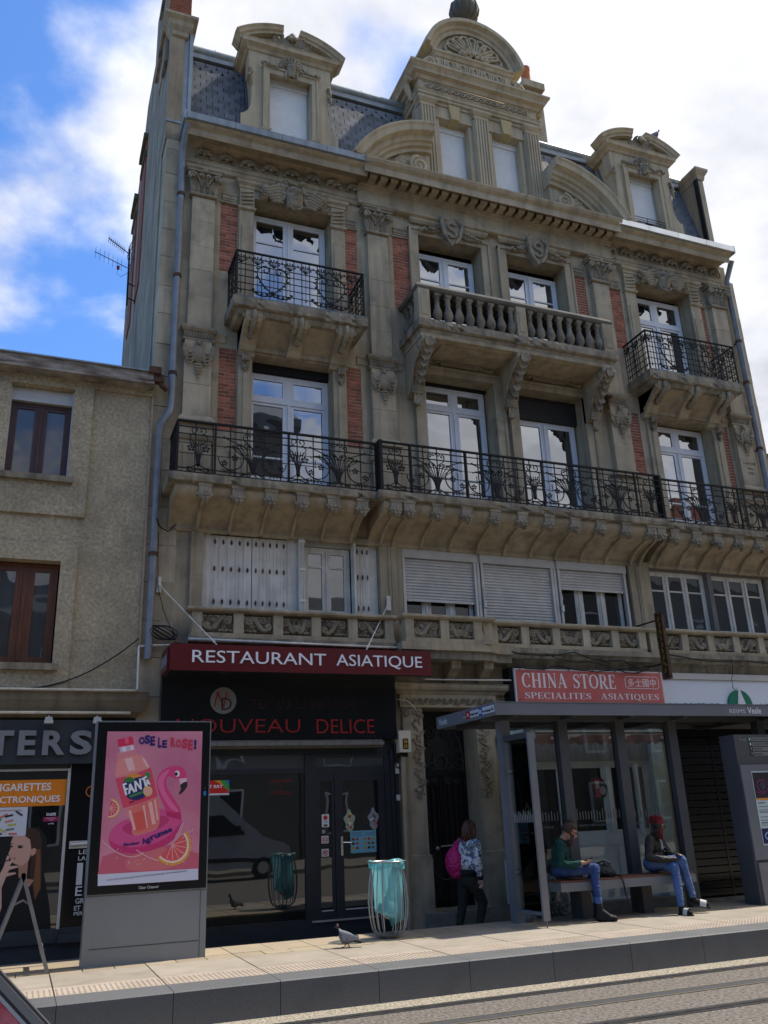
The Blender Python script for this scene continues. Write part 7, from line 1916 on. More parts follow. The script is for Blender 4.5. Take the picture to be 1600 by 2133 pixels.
# ================================================================== bus shelter
SH = thing('tram_shelter', 'grey steel and glass tram shelter lettered Vesle with flat glass roof', 'tram shelter', (8, -2.4, .30))
g = MB(); RX0, RX1, RY0, RY1 = 6.18, 15.5, -2.80, -.86
g.box(RX0, RX1, RY0, RY0 + .05, 3.06, 3.235); g.box(RX0, RX0 + .05, RY0 + .05, RY1, 3.06, 3.235); g.box(RX0, RX1, RY1, RY1 + .05, 3.06, 3.235); g.box(RX1 - .05, RX1, RY0 + .05, RY1, 3.06, 3.235)
g.box(RX0, RX1, RY0 - .01, RY1 + .06, 3.235, 3.245)
part('roof_frame', g, M['sheltergrey'], SH)
part('glass_roof', MB().box(RX0 + .05, RX1 - .05, RY0 + .05, RY1, 3.13, 3.145), M['roofglass'], SH)
g = MB(); g.box(RX0 + .05, RX1 - .05, -2.43, -2.23, 3.02, 3.10); g.box(RX0 + .05, RX1 - .05, -1.5, -1.44, 3.07, 3.12); part('roof_beam', g, M['shelterdark'], SH)
for x in (6.54, 7.53, 8.57, 9.57, 11.4, 13.2):
    g = MB(); g.box(x - .08, x + .08, -2.40, -2.26, .29, 3.03); part('post', g, M['shelterdark' if x > 7 else 'sheltergrey'], SH)
    if x < 15: g = MB(); g.box(x - .035, x + .035, RY0 + .05, RY1, 3.03, 3.12); part('rafter', g, M['shelterdark'], SH)
for a, b in ((6.62, 7.45), (7.61, 8.49), (8.65, 9.49)):
    part('glass_panel', MB().box(a, b, -2.29, -2.278, .52, 2.92), M['clearglass'], SH)
    g = MB(); n = int((b - a) / .05); r6 = random.Random(int(a * 10))
    for k in range(n): x = a + .03 + k * .05; h = r6.uniform(.10, .15); g.box(x, x + .014, -2.293, -2.29, 1.60, 1.60 + h)
    part('frosted_ticks', g, C_(95, 100, 100), SH, kind='stuff')
    text('frosted_lettering', 'REIMS MÉTROPOLE', a + .10, a + .65, 1.50, 1.54, -2.29, C_(90, 95, 96), SH, .002)
    for x in (a + .06, b - .06):
        for z in (.62, 2.78): part('clamp', MB().lathe([(0, 0), (.022, 0), (.022, .02), (0, .02)], (x, -2.31, z), 10, 'y'), 'alu', SH)
# side screen
part('side_glass', MB().box(6.53, 6.545, -3.06, -2.42, .48, 2.72), M['clearglass'], SH)
g = MB(); g.box(6.52, 6.56, -3.06, -2.40, .44, .48); part('side_rail', g, M['sheltergrey'], SH)
g = MB(); g.box(6.49, 6.59, -3.10, -3.06, .38, 2.78); part('side_mullion', g, M['shelterlight'], SH)
g = MB(); g.box(6.50, 6.58, -3.06, -2.40, 2.72, 2.80); part('side_head', g, M['shelterdark'], SH)
g = MB(); g.box(6.535, 6.545, -3.09, -3.07, .30, .40); part('foot', g, M['shelterlight'], SH)
g = MB(); n = 12
for k in range(n): g.box(6.525, 6.53, -2.98 + k * .045, -2.966 + k * .045, 1.60, 1.60 + .10 + .05 * ((k * 7) % 3) / 2)
part('frosted_ticks', g, C_(140, 145, 145), SH, kind='stuff')
for z in (.95, 2.3):
    for y in (-2.43, -3.05): part('clamp', MB().lathe([(0, 0), (.025, 0), (.025, .05), (0, .05)], (6.51, y, z), 10, 'x'), 'brightzinc', SH)
part('base_cover', MB().ball((6.68, -2.36, .38), (.07, .07, .10), 10, 6), M['sheltergrey'], SH, smooth=True)
# lettering on the roof edge
text('lettering', 'REIMS', 10.42, 10.74, 3.10, 3.165, RY0 - .001, C_(205, 208, 210), SH, .003)
text('lettering', 'Vesle', 10.79, 11.07, 3.095, 3.195, RY0 - .001, C_(225, 228, 230), SH, .003, bold=.01)
def side_text(s, y0, y1, z0, z1, c, x=RX0 - .002):
    me_, a_, b_, c_, d_ = text_mesh(s); m2 = me_.copy(); m2.materials.clear(); m2.materials.append(c)
    o = put('lettering', m2, SH)
    # left face: text runs from the rear (y high) towards the street (y low)
    o.matrix_local = Matrix.Translation(Vector((x, y0, z0)) - Vector(SH.location)) @ Matrix.Rotation(-PI / 2, 4, 'Z') @ Matrix.Rotation(PI / 2, 4, 'X') @ Matrix.Diagonal(((y0 - y1) / (b_ - a_), (z1 - z0) / (d_ - c_), .004, 1)) @ Matrix.Translation((-a_, -c_, 0))
side_text('Vesle', -.90, -1.20, 3.105, 3.205, C_(200, 203, 206))
def side_box(y0, y1, z0, z1, c): part('line_plate', MB().box(RX0 - .006, RX0 + .001, y1, y0, z0, z1), c, SH)
side_box(-1.88, -2.02, 3.105, 3.205, C_(165, 20, 28)); side_box(-2.02, -2.31, 3.105, 3.20, C_(195, 200, 205)); side_box(-2.31, -2.41, 3.10, 3.205, C_(20, 80, 160)); side_box(-2.41, -2.78, 3.105, 3.205, C_(195, 200, 205))
side_text('A', -1.92, -1.98, 3.125, 3.185, C_(230, 230, 230), RX0 - .008); side_text('B', -2.335, -2.385, 3.125, 3.185, C_(230, 230, 230), RX0 - .008)
side_text('Hôpital Debré', -2.04, -2.29, 3.12, 3.165, C_(25, 25, 28), RX0 - .008); side_text('Gare Champagne TGV', -2.425, -2.765, 3.12, 3.165, C_(25, 25, 28), RX0 - .008)
side_text('tram', -1.78, -1.86, 3.12, 3.15, C_(180, 183, 186), RX0 - .004)
# bench
BE = thing('bench', 'long grey steel bench with reddish wooden seat under the tram shelter', 'bench', (8.1, -2.6, .3))
g = MB(); g.box(6.92, 9.20, -2.90, -2.86, .69, .80); g.box(6.92, 6.96, -2.86, -2.42, .69, .80); g.box(9.16, 9.20, -2.86, -2.42, .69, .80); g.box(6.92, 9.20, -2.46, -2.42, .69, .80); part('frame', g, M['sheltergrey'], BE)
for k in range(4): part('seat_slat', MB().box(6.93, 9.19, -2.88 + k * .115, -2.775 + k * .115, .80, .825), M['benchwood'], BE)
for x in (7.53, 8.57): part('leg', MB().box(x - .085, x + .085, -2.56, -2.41, .29, .70), M['shelterdark'], BE)
# ticket machine / timetable totem
TM = thing('timetable_totem', 'dark grey timetable and ticket totem with posters at the end of the tram shelter', 'totem', (10.9, -2.6, .3))
g = MB(); g.box(10.34, 12.2, -2.88, -2.55, .30, 2.76); part('body', g, M['shelterdark'], TM)
g = MB(); g.box(10.36, 12.18, -2.90, -2.88, .92, 2.30); part('case_frame', g, M['sheltergrey'], TM)
g = MB(); g.box(10.40, 12.18, -2.905, -2.88, .30, .88); part('lower_panel', g, M['shelterlight'], TM)
g = MB(); g.box(10.55, 10.90, -2.906, -2.90, 1.12, 2.2); part('poster', g, C_(190, 205, 205), TM)
part('poster_picture', MB().box(10.56, 10.89, -2.909, -2.906, 1.80, 2.18), C_(38, 28, 38), TM); part('poster_picture', MB().box(10.56, 10.89, -2.909, -2.906, 1.14, 1.36), C_(30, 35, 75), TM)
g = MB(); g.tube([(10.72 + .11 * math.cos(a), -2.910, 1.98 + .09 * math.sin(a)) for a in [2 * PI * i / 18 for i in range(18)]], .008, 4, True); g.tube([(10.58, -2.91, 1.9), (10.70, -2.91, 1.86), (10.87, -2.91, 1.95)], .008, 4); part('poster_print', g, C_(130, 60, 110), TM)
g = MB(); g.xz([(10.66, 1.98), (10.75, 1.9), (10.81, 1.99), (10.72, 2.07)], -2.911, -2.909); part('poster_print', g, C_(60, 58, 66), TM)
part('poster_print', MB().box(10.56, 10.89, -2.909, -2.906, 1.77, 1.80), C_(220, 150, 60), TM)
g = MB(); g.tube([(10.725 + .12 * math.cos(a), -2.910, 1.25 + .06 * math.sin(a)) for a in [2 * PI * i / 16 for i in range(16)]], .012, 4, True); part('poster_print', g, C_(130, 175, 210), TM)
for i, z in enumerate((1.72, 1.67, 1.62, 1.585, 1.52, 1.47, 1.43, 1.40)): part('poster_line', MB().box(10.58, 10.72 + .02 * ((i * 5) % 7), -2.909, -2.906, z, z + (.012 if i % 3 else .02)), C_(120, 135, 140), TM)
part('poster', MB().box(10.93, 11.6, -2.906, -2.90, 1.12, 2.2), C_(140, 120, 110), TM)
for i, (s, c, t_) in enumerate((('1', (25, 90, 55), 'Cernay - Val de Murigny'), ('1', (25, 90, 55), 'Tinqueux C.C. Colline'), ('7', (35, 30, 60), 'Apollinaire'), ('7', (35, 30, 60), 'Gare Centre'))):
    z = 2.66 - i * .075
    part('line_plate', MB().box(10.62, 10.68, -2.885, -2.88, z, z + .055), C_(*c), TM); text('lettering', s, 10.64, 10.66, z + .012, z + .045, -2.886, C_(220, 220, 220), TM, .002)
    part('line_plate', MB().box(10.685, 11.3, -2.885, -2.88, z, z + .055), C_(120, 124, 124), TM); text('lettering', t_, 10.70, 10.70 + .016 * len(t_), z + .015, z + .04, -2.886, C_(25, 25, 25), TM, .002)
text('lettering', 'BUS', 10.525, 10.58, 2.66, 2.70, -2.881, C_(150, 153, 153), TM, .002); g = MB(); g.tube([(10.50, -2.884, 2.68), (10.45, -2.884, 2.68), (10.47, -2.884, 2.70)], .006, 4); part('arrow', g, C_(150, 153, 153), TM)

# ================================================================== advertising panel
AD = thing('advertising_panel', 'tall grey advertising panel with pink orange-soda and flamingo poster', 'advertising panel', (1.46, -2.72, .30))
g = MB(); g.box(.775, 2.145, -2.76, -2.52, .29, 1.02); part('pedestal', g, M['totemgrey'], AD)
g = MB(); g.box(.85, 2.06, -2.764, -2.76, .475, .482); g.box(2.07, 2.074, -2.764, -2.76, .30, 1.02); part('panel_joint', g, C_(60, 62, 62), AD)
g = MB(); g.box(.775, 2.145, -2.77, -2.50, 1.025, 2.965); part('case', g, M['totemgrey'], AD)
g = MB(); g.box(.79, 2.13, -2.782, -2.77, 1.04, 2.95); part('black_surround', g, M['gloss_black'], AD)
PX0, PX1, PZ0, PZ1 = .90, 2.035, 1.13, 2.84
poster = part('poster', MB().box(PX0, PX1, -2.788, -2.782, PZ0, PZ1), M['posterpink'], AD)
def pv(x, y):
    v = .5; u = .5
    for _ in range(4):
        xl, xr = 130 - 125 * v, 1295 - 40 * v; u = (x - xl) / (xr - xl)
        yt, yb = 90 - 5 * u, 1985 - 75 * u; v = (y - yt) / (yb - yt)
    return (PX0 + u * (PX1 - PX0), PZ1 - v * (PZ1 - PZ0))
_lay = [0]
def ps(pts, c, nm='printed_shape', smooth_=0):
    """one flat printed shape, a fraction of a millimetre above the last"""
    if smooth_:
        P_ = pts; out = []; n = len(P_)
        for i in range(n):
            p0, p1, p2, p3 = P_[i - 1], P_[i], P_[(i + 1) % n], P_[(i + 2) % n]
            for t in (0, .25, .5, .75):
                out.append(tuple(.5 * (2 * p1[k] + (p2[k] - p0[k]) * t + (2 * p0[k] - 5 * p1[k] + 4 * p2[k] - p3[k]) * t * t + (3 * p1[k] - p0[k] - 3 * p2[k] + p3[k]) * t ** 3) for k in (0, 1)))
        pts = out
    _lay[0] += 1; y = -2.7885 - .000015 * _lay[0]
    q = [pv(*p) for p in pts]
    g = MB(); g.add([(x, y, z) for x, z in q], [tuple(range(len(q)))])
    ar = sum(q[i][0] * q[(i + 1) % len(q)][1] - q[(i + 1) % len(q)][0] * q[i][1] for i in range(len(q)))
    if ar < 0: g.f = [tuple(reversed(f)) for f in g.f]
    return part(nm, g, c if not isinstance(c, tuple) else C_(*c), poster, local=True)
def pstrip(pts, w, c, smooth_=False):
    _lay[0] += 1; y = -2.7885 - .000015 * _lay[0]
    q = [pv(*p) for p in pts]; g = MB(); ribbon(g, q, [v * .00098 for v in w] if isinstance(w, list) else w * .00098, 0)
    g.v = [(a, y, b) for a, _, b in g.v]; return part('printed_shape', g, C_(*c), poster, local=True)
ps([(5, 1850), (1255, 1775), (1260, 1600), (900, 1500), (300, 1560), (60, 1640)], (205, 100, 120))
ps([(350, 1700), (500, 1590), (800, 1530), (1000, 1700), (800, 1790), (400, 1800)], (215, 115, 120), smooth_=1)
# flamingo ring and neck
ps([(135, 1420), (190, 1300), (330, 1200), (500, 1150), (760, 1060), (900, 1120), (1030, 1190), (1040, 1260), (950, 1400), (820, 1510), (560, 1590), (330, 1600), (180, 1540)], (222, 85, 145), smooth_=1)
ps([(135, 1430), (200, 1480), (400, 1530), (700, 1480), (900, 1370), (1030, 1230), (1010, 1340), (860, 1490), (560, 1590), (330, 1598), (190, 1545)], (205, 55, 115), smooth_=1)
ps([(300, 1300), (420, 1220), (620, 1180), (800, 1150), (880, 1200), (760, 1300), (560, 1370), (400, 1380)], (200, 60, 115), smooth_=1)
ps([(725, 760), (735, 670), (790, 590), (880, 540), (980, 530), (1060, 560), (1090, 620), (1095, 690), (1000, 690), (930, 680), (870, 660), (840, 720), (850, 800), (900, 880), (970, 980), (1015, 1060), (1030, 1200), (940, 1180), (845, 1150), (835, 1080), (790, 980), (740, 860)], (225, 70, 130), smooth_=1)
ps([(735, 770), (750, 680), (810, 610), (880, 575), (850, 640), (810, 720), (820, 820), (870, 920), (930, 1000), (1000, 1100), (900, 1060), (800, 920)], (238, 110, 160), smooth_=1)
ps([(845, 1150), (840, 1085), (940, 1110), (1020, 1100), (1030, 1195), (950, 1180)], (200, 45, 105))
ps([(1000, 690), (1090, 680), (1105, 720), (1060, 735), (1015, 770), (1010, 720)], (240, 195, 200))
ps([(1015, 765), (1060, 735), (1108, 722), (1105, 790), (1060, 850), (1010, 890), (998, 875), (1025, 820)], (45, 42, 48), smooth_=0)
for r_, c, dx in ((38, (235, 228, 228), 0), (22, (30, 25, 30), -14)): ps([(978 + dx + r_ * .85 * math.cos(a), 627 + r_ * 1.05 * math.sin(a) + (4 if dx else 0)) for a in [2 * PI * i / 16 for i in range(16)]], c)
# bottle
ps([(250, 365), (460, 330), (470, 360), (560, 420), (620, 520), (660, 580), (690, 700), (745, 920), (755, 1060), (745, 1280), (600, 1355), (450, 1385), (420, 1330), (430, 1250), (360, 1160), (330, 1060), (290, 960), (225, 700), (220, 580), (240, 450)], (230, 140, 145), smooth_=1)
ps([(250, 470), (400, 410), (550, 400), (625, 520), (640, 560), (440, 610), (230, 660), (235, 560)], (238, 150, 145), smooth_=1)
ps([(330, 440), (420, 420), (460, 580), (380, 600)], (248, 195, 190)); ps([(540, 420), (570, 440), (625, 540), (600, 545)], (248, 205, 205))
ps([(265, 285), (440, 255), (455, 325), (280, 365)], (222, 190, 205)); ps([(300, 295), (345, 288), (355, 340), (310, 350)], (245, 230, 238)); ps([(400, 275), (425, 270), (440, 320), (410, 328)], (245, 230, 238))
ps([(245, 195), (420, 150), (430, 170), (445, 235), (440, 258), (265, 292), (255, 270)], (222, 52, 92)); ps([(330, 178), (372, 166), (385, 240), (345, 252)], (240, 100, 130))
ps([(365, 1065), (740, 925), (755, 1060), (745, 1280), (600, 1350), (450, 1380), (425, 1330), (430, 1250)], (232, 120, 110), smooth_=0)
for a, b, w in (((390, 1080), (450, 1320), 14), ((640, 980), (690, 1250), 22), ((560, 1020), (600, 1300), 12), ((700, 950), (735, 1200), 10)): pstrip([a, b], w, (245, 185, 180))
ps([(430, 1120), (560, 1080), (600, 1300), (480, 1340)], (228, 95, 85))
ps([(222, 690), (430, 640), (650, 550), (735, 912), (520, 1000), (312, 1058)], (226, 78, 105))
ps([(440 + 120 * math.cos(a) + 10, 720 + 95 * math.sin(a)) for a in [2 * PI * i / 20 for i in range(20)]], (240, 150, 60))
ps([(300, 760), (360, 720), (560, 660), (640, 740), (600, 870), (560, 920), (470, 955), (380, 940), (340, 880)], (35, 45, 105), smooth_=1)
ps([(320, 720), (345, 680), (400, 670), (460, 710), (400, 735)], (60, 125, 60), smooth_=1); ps([(578, 625), (610, 605), (640, 630), (640, 680), (610, 690), (585, 665)], (60, 140, 75), smooth_=1)
for pts in ([(305, 770), (355, 750)], [(318, 775), (352, 895)], [(330, 830), (368, 815)]): pstrip(pts, 12, (240, 238, 240))
for pts in ([(385, 880), (395, 760)], [(395, 755), (450, 860)], [(392, 830), (430, 815)]): pstrip(pts, 11, (240, 238, 240))
for pts in ([(470, 850), (455, 720)], [(460, 725), (530, 820)], [(530, 825), (515, 690)]): pstrip(pts, 11, (240, 238, 240))
for pts in ([(535, 700), (600, 665)], [(565, 690), (590, 790)]): pstrip(pts, 12, (240, 238, 240))
for pts in ([(600, 790), (605, 700)], [(606, 700), (640, 765)], [(605, 755), (630, 745)]): pstrip(pts, 9, (240, 238, 240))
ps([(385, 900), (545, 845), (550, 870), (395, 930)], (70, 140, 70))
for r_, c in ((58, (225, 205, 90)), (46, (240, 175, 165))): ps([(612 + r_ * math.cos(a), 845 + r_ * 1.1 * math.sin(a)) for a in [2 * PI * i / 16 for i in range(16)]], c)
# citrus slices
def slice_(cx, cy, r_, a0, rind, n=16, half=True):
    rng_ = [a0 + PI * i / n for i in range(n + 1)]
    for k_, c in ((1.0, rind), (.88, (240, 215, 195)), (.78, (225, 90, 95))): ps([(cx + r_ * k_ * math.cos(a), cy + r_ * k_ * math.sin(a)) for a in rng_], c)
    for i in range(1, 7):
        a = a0 + PI * i / 7; pstrip([(cx + 10 * math.cos(a), cy + 10 * math.sin(a)), (cx + r_ * .74 * math.cos(a), cy + r_ * .74 * math.sin(a))], 3.0, (240, 190, 180))
slice_(915, 1500, 245, R(-42), (225, 160, 60)); slice_(150, 1055, 125, R(-80), (228, 165, 75))
for i in range(60):
    a = rnd.uniform(0, 6.28); t = rnd.random(); x, y = (rnd.choice(((150 + 350 * t, 1560 + 170 * t), (1000 + 240 * t, 1450 - 200 * t), (300 + 800 * t, 1690), (1060 + 160 * t, 1640 - 250 * t)))); x += rnd.uniform(-50, 50); y += rnd.uniform(-50, 50)
    if y < 1770 and 60 < x < 1240: ps([(x + rnd.uniform(3, 10) * math.cos(a + q), y + rnd.uniform(3, 12) * math.sin(a + q)) for q in (0, 1.5, 3, 4.6)], rnd.choice(((238, 190, 195), (245, 215, 215), (200, 80, 100))))
for pts in ([(60, 1450), (150, 1540), (300, 1720), (380, 1740), (560, 1590)], [(900, 1500), (1000, 1400), (1060, 1230)], [(470, 1560), (620, 1650), (750, 1690)], [(1040, 1240), (1000, 1340), (960, 1400)]): pstrip(bez(pts[0], pts[1], pts[-2], pts[-1], 10), 5, (238, 180, 190))
ps([(8, 1850), (1250, 1778), (1253, 1908), (6, 1984)], (208, 212, 228))
def ptext(s, x0, x1, y0, y1, c, rot=0.0, bold=0.0, shear=0.0):
    _lay[0] += 1
    (ax, az), (bx, bz) = pv((x0 + x1) / 2 - (x1 - x0) / 2, (y0 + y1) / 2), pv((x0 + x1) / 2 + (x1 - x0) / 2, (y0 + y1) / 2)
    cx, cz = pv((x0 + x1) / 2, (y0 + y1) / 2); hz = abs(pv((x0 + x1) / 2, y0)[1] - pv((x0 + x1) / 2, y1)[1])
    text('lettering', s, cx - (bx - ax) / 2, cx + (bx - ax) / 2, cz - hz / 2, cz + hz / 2, -2.7918, C_(*c), poster, .0008, bold=bold, rot=rot, shear=shear)
for s, x0, x1, y0, y1, c in (('O', 505, 575, 160, 255, 0), ('S', 575, 640, 135, 248, 0), ('E', 642, 702, 150, 272, 0), ('L', 738, 780, 165, 298, 0), ('E', 790, 850, 200, 300, 0), ('R', 893, 955, 165, 290, 1), ('O', 960, 1025, 190, 295, 1), ('S', 1035, 1105, 180, 308, 1), ('E', 1112, 1172, 195, 328, 1), ('!', 1188, 1218, 190, 318, 0)):
    ptext(s, x0, x1, y0, y1, (40, 35, 110) if c == 0 else (212, 55, 85), bold=.05, rot=rnd.uniform(-.05, .05))
ptext('Saveur', 312, 515, 1465, 1505, (55, 40, 110), .09, .035, .1)
for i, ch in enumerate('Agrumes'): ptext(ch, 538 + i * 54, 538 + i * 54 + (56 if ch != 'A' else 58), (1415 if ch == 'A' else 1428) - i * 21 + (12 if ch == 'g' else 0), 1490 - i * 24 + (25 if ch == 'g' else 0), (50, 38, 112), .36, .04)
ptext('Sans sucres', 385, 580, 940, 962, (90, 25, 70), .33, .02)
ptext('POUR VOTRE SANTÉ, PRATIQUEZ UNE ACTIVITÉ PHYSIQUE RÉGULIÈRE. WWW.MANGERBOUGER.FR', 120, 1115, 1848, 1872, (120, 120, 140), .055)
text('maker_name', 'Clear Channel', 1.355, 1.575, 1.07, 1.10, -2.783, C_(215, 215, 215), AD, .002)
g = MB(); g.lathe([(0, 0), (.012, 0), (.012, .003), (0, .003)], (2.085, -2.785, 2.16), 12, 'y'); part('icon', g, C_(40, 42, 45), AD)
g = MB(); g.xz([(2.07, 2.12), (2.085, 2.135), (2.10, 2.12), (2.10, 2.085), (2.085, 2.07), (2.07, 2.085)], -2.786, -2.782); part('icon', g, C_(30, 120, 200), AD)

# ================================================================== litter bin, pigeons, A-board
BI = thing('litter_bin', 'steel hoop litter bin with translucent turquoise bag beside the restaurant door', 'litter bin', (4.50, -2.62, .30))
cx, cy = 4.50, -2.62
prof = [(.10, .335), (.16, .345), (.215, .40), (.25, .55), (.262, .72), (.25, .90), (.225, 1.05), (.20, 1.18), (.20, 1.20)]
for k in range(20):
    a = 2 * PI * k / 20
    if k % 5 == 4 : continue
    g = MB(); g.tube([(cx + r_ * math.cos(a), cy + r_ * math.sin(a), z) for r_, z in prof], .0075, 5); part('hoop', g, M['galv'], BI, smooth=True)
g = MB(); g.tube([(cx + .205 * math.cos(a), cy + .205 * math.sin(a), 1.195) for a in [2 * PI * i / 24 for i in range(24)]], .012, 6, True); g.tube([(cx + .245 * math.cos(a), cy + .245 * math.sin(a), 1.20) for a in [2 * PI * i / 24 for i in range(24)]], .008, 5, True); part('rim', g, M['galv'], BI, smooth=True)
g = MB(); g.lathe([(0, .325), (.13, .325), (.14, .34), (.06, .36), (0, .362)], (cx, cy, 0), 18); g.lathe([(0, .30), (.06, .30), (.05, .33), (0, .33)], (cx, cy, 0), 12); part('base', g, M['galv'], BI, smooth=True, angle=R(40))
def bagf(u, v):
    a = 2 * PI * u
    w = .185 + .012 * math.sin(7 * a) + .008 * math.sin(13 * a + 2)
    if v < .12:
        t = v / .12; return (cx + (w + .035 - .0 * t) * math.cos(a), cy + (w + .035) * math.sin(a), 1.12 + .09 * t + .02 * math.sin(3 * a))
    t = (v - .12) / .88
    r_ = w * (1 - .25 * t + .22 * t * t) * (1 if t < .92 else max(.05, 1 - (t - .92) / .08))
    sag = .06 * math.cos(a)
    return (cx + .02 * t + r_ * math.cos(a), cy + r_ * math.sin(a), 1.21 - t * (.72 + sag))
g = MB(); g.grid(bagf, 56, 26); part('bag', g, M['bag'], BI, smooth=True)
g = MB(); g.ball((cx + .02, cy, .62), (.12, .12, .11), 12, 8); g.ball((cx - .06, cy - .06, .74), (.05, .05, .08), 8, 6); part('rubbish', g, C_(170, 180, 180), BI, smooth=True)

def pigeon_mesh():
    mb = MB()
    st = [(-.135, .232, .008, .012), (-.128, .236, .022, .024), (-.105, .235, .029, .031), (-.095, .205, .028, .038), (-.095, .160, .038, .055), (-.06, .118, .060, .075), (.0, .105, .066, .070), (.05, .100, .054, .052), (.09, .090, .036, .032), (.12, .080, .022, .016)]
    o = 0; n = 12
    for (x, z, ry, rz_) in st:
        for j in range(n): a = 2 * PI * j / n; mb.v.append((x, ry * math.cos(a), z + rz_ * math.sin(a)))
    for i in range(len(st) - 1):
        for j in range(n):
            a, b = i * n, (i + 1) * n; f = (a + j, b + j, b + (j + 1) % n, a + (j + 1) % n)
            mb.f.append(f); mb.m.append(1 if i < 4 else 0)
    mb.f += [tuple(range(n)), tuple((len(st) - 1) * n + j for j in range(n))[::-1]]; mb.m += [1, 0]
    return mb
pm = pigeon_mesh()
PG = thing('pigeon', 'grey pigeon with dark neck standing on the paving before the restaurant', 'pigeon', (3.76, -3.12, .30), R(-18))
def pigeon_parts(root):
    put('body', pm.mesh('body', [M['pigeongrey'], M['pigeondark']], True), root, local=True)
    for s_ in (-1, 1):
        g = MB(); g.grid(lambda u, v: (-.06 + .20 * u, s_ * (.064 - .02 * u + .006 * math.sin(v * PI)), .128 - .03 * u + (v - .5) * .095 * (1 - .55 * u)), 8, 5); part('wing', g, M['pigeonwing'], root, local=True, smooth=True)
        g = MB(); g.grid(lambda u, v: (.07 + .10 * u, s_ * (.05 - .02 * u), .085 - .04 * u + (v - .5) * .05 * (1 - .7 * u)), 5, 3); part('flight_feathers', g, M['pigeondark'], root, local=True)
        g = MB(); fx = -.03 if s_ > 0 else .03; g.tube([(.0, s_ * .025, .05), (fx * .6, s_ * .025, .03), (fx, s_ * .025, .006)], .006, 5)
        for q in (-.5, 0, .5): g.tube([(fx, s_ * .025, .006), (fx - .035 * math.cos(q), s_ * .025 + .035 * math.sin(q), .003)], .004, 4)
        part('foot', g, C_(130, 70, 70), root, local=True)
        g = MB(); g.ball((-.118, s_ * .026, .24), .005, 6, 4); part('eye', g, C_(190, 90, 30), root, local=True)
    g = MB(); g.grid(lambda u, v: (.10 + .10 * u, (v - .5) * (.045 + .03 * u), .08 - .025 * u), 4, 4); g.grid(lambda u, v: (.10 + .10 * u, (v - .5) * (.045 + .03 * u), .072 - .025 * u), 4, 4); part('tail', g, M['pigeondark'], root, local=True)
    g = MB(); g.tube([(-.134, 0, .230), (-.158, 0, .222)], [.006, .002], 5); part('beak', g, C_(50, 45, 45), root, local=True)
pigeon_parts(PG)
P2 = copy_tree(PG); P2.location = (13.62, -.12, 17.86); P2.rotation_euler = (0, 0, R(150)); P2['label'] = 'dark pigeon perched on the broken pediment of the roof dormer above the bright zinc gutter'
PG['group'] = P2['group'] = 'pigeons'

AB = thing('a_board', 'folding grey aluminium A-board sign standing on the pavement by the vape shop', 'sandwich board', (.12, -2.55, .3))
g = MB()
for y in (-2.85, -2.25): pass
def leg_frame(s_):
    g = MB()
    x0, x1 = .11, .11 + s_ * .32
    for y in (-2.92, -2.20): g.prism([(x0 - .02, y - .02, 1.27), (x0 + .02, y - .02, 1.27), (x0 + .02, y + .02, 1.27), (x0 - .02, y + .02, 1.27)], [(x1 - .02, y - .02, .30), (x1 + .02, y - .02, .30), (x1 + .02, y + .02, .30), (x1 - .02, y + .02, .30)])
    for t in (.0, .78): xx = x0 + (x1 - x0) * t; zz = 1.27 - .97 * t; g.box(xx - .02, xx + .02, -2.90, -2.22, zz - .02, zz + .02)
    return g
part('leaf', leg_frame(1), M['alulight'], AB); part('leaf', leg_frame(-1), M['alulight'], AB)
g = MB(); g.prism([(.10, -2.9, 1.25), (.10, -2.22, 1.25), (-.15, -2.22, .52), (-.15, -2.9, .52)], [(.09, -2.9, 1.25), (.09, -2.22, 1.25), (-.16, -2.22, .52), (-.16, -2.9, .52)]); part('poster', g, M['purpleposter'], AB)
g = MB(); g.tube([(.03, -2.9, 1.0), (.12, -2.9, 1.04), (.19, -2.9, 1.0)], .012, 5); part('hinge_stay', g, M['alulight'], AB)

# corner of a lit-poster case close to the camera, leaning out of the frame
FC = thing('poster_case', 'corner of a grey framed poster case with citrus picture close to the camera', 'poster case', (-.9, -10.0, 0))
def fcq(x, z, y=-10.0): return (x, y, z)
# poster case on a slanted stand, near the camera
g = MB()
du = Vector((.22, 0, -.23)).normalized(); dn = Vector((-du.z * -1, 0, du.x)) if False else Vector((du.z, 0, -du.x))   # along the edge, and into the board
c0 = Vector((-.02, -9.5, 1.17))
def fq(a, b, y): p = c0 + du * a + dn * b; return (p.x, y, p.z)
def fbox(a0, a1, b0, b1, y0, y1): return [fq(a0, b0, y1), fq(a1, b0, y1), fq(a1, b1, y1), fq(a0, b1, y1)], [fq(a0, b0, y0), fq(a1, b0, y0), fq(a1, b1, y0), fq(a0, b1, y0)]
g.prism(*fbox(-.62, .62, 0, .9, -9.50, -9.44)); part('case', g, M['shelterdark'], FC)
g = MB(); g.prism(*fbox(-.61, .61, .012, .045, -9.506, -9.50)); part('frame_strip', g, M['totemgrey'], FC)
g = MB(); g.prism(*fbox(-.61, .61, .058, .072, -9.506, -9.50)); part('white_margin', g, C_(170, 180, 190), FC)
g = MB(); g.prism(*fbox(-.61, .61, .072, .88, -9.504, -9.50)); part('picture', g, M['citruspicture'], FC)
p_ = fq(0, .55, 0); g = MB(); g.box(p_[0] - .3, p_[0] - .2, -9.44, -9.36, 0, p_[2]); g.box(p_[0] - .5, p_[0], -9.6, -9.2, 0, .03); part('stand', g, M['shelterdark'], FC)

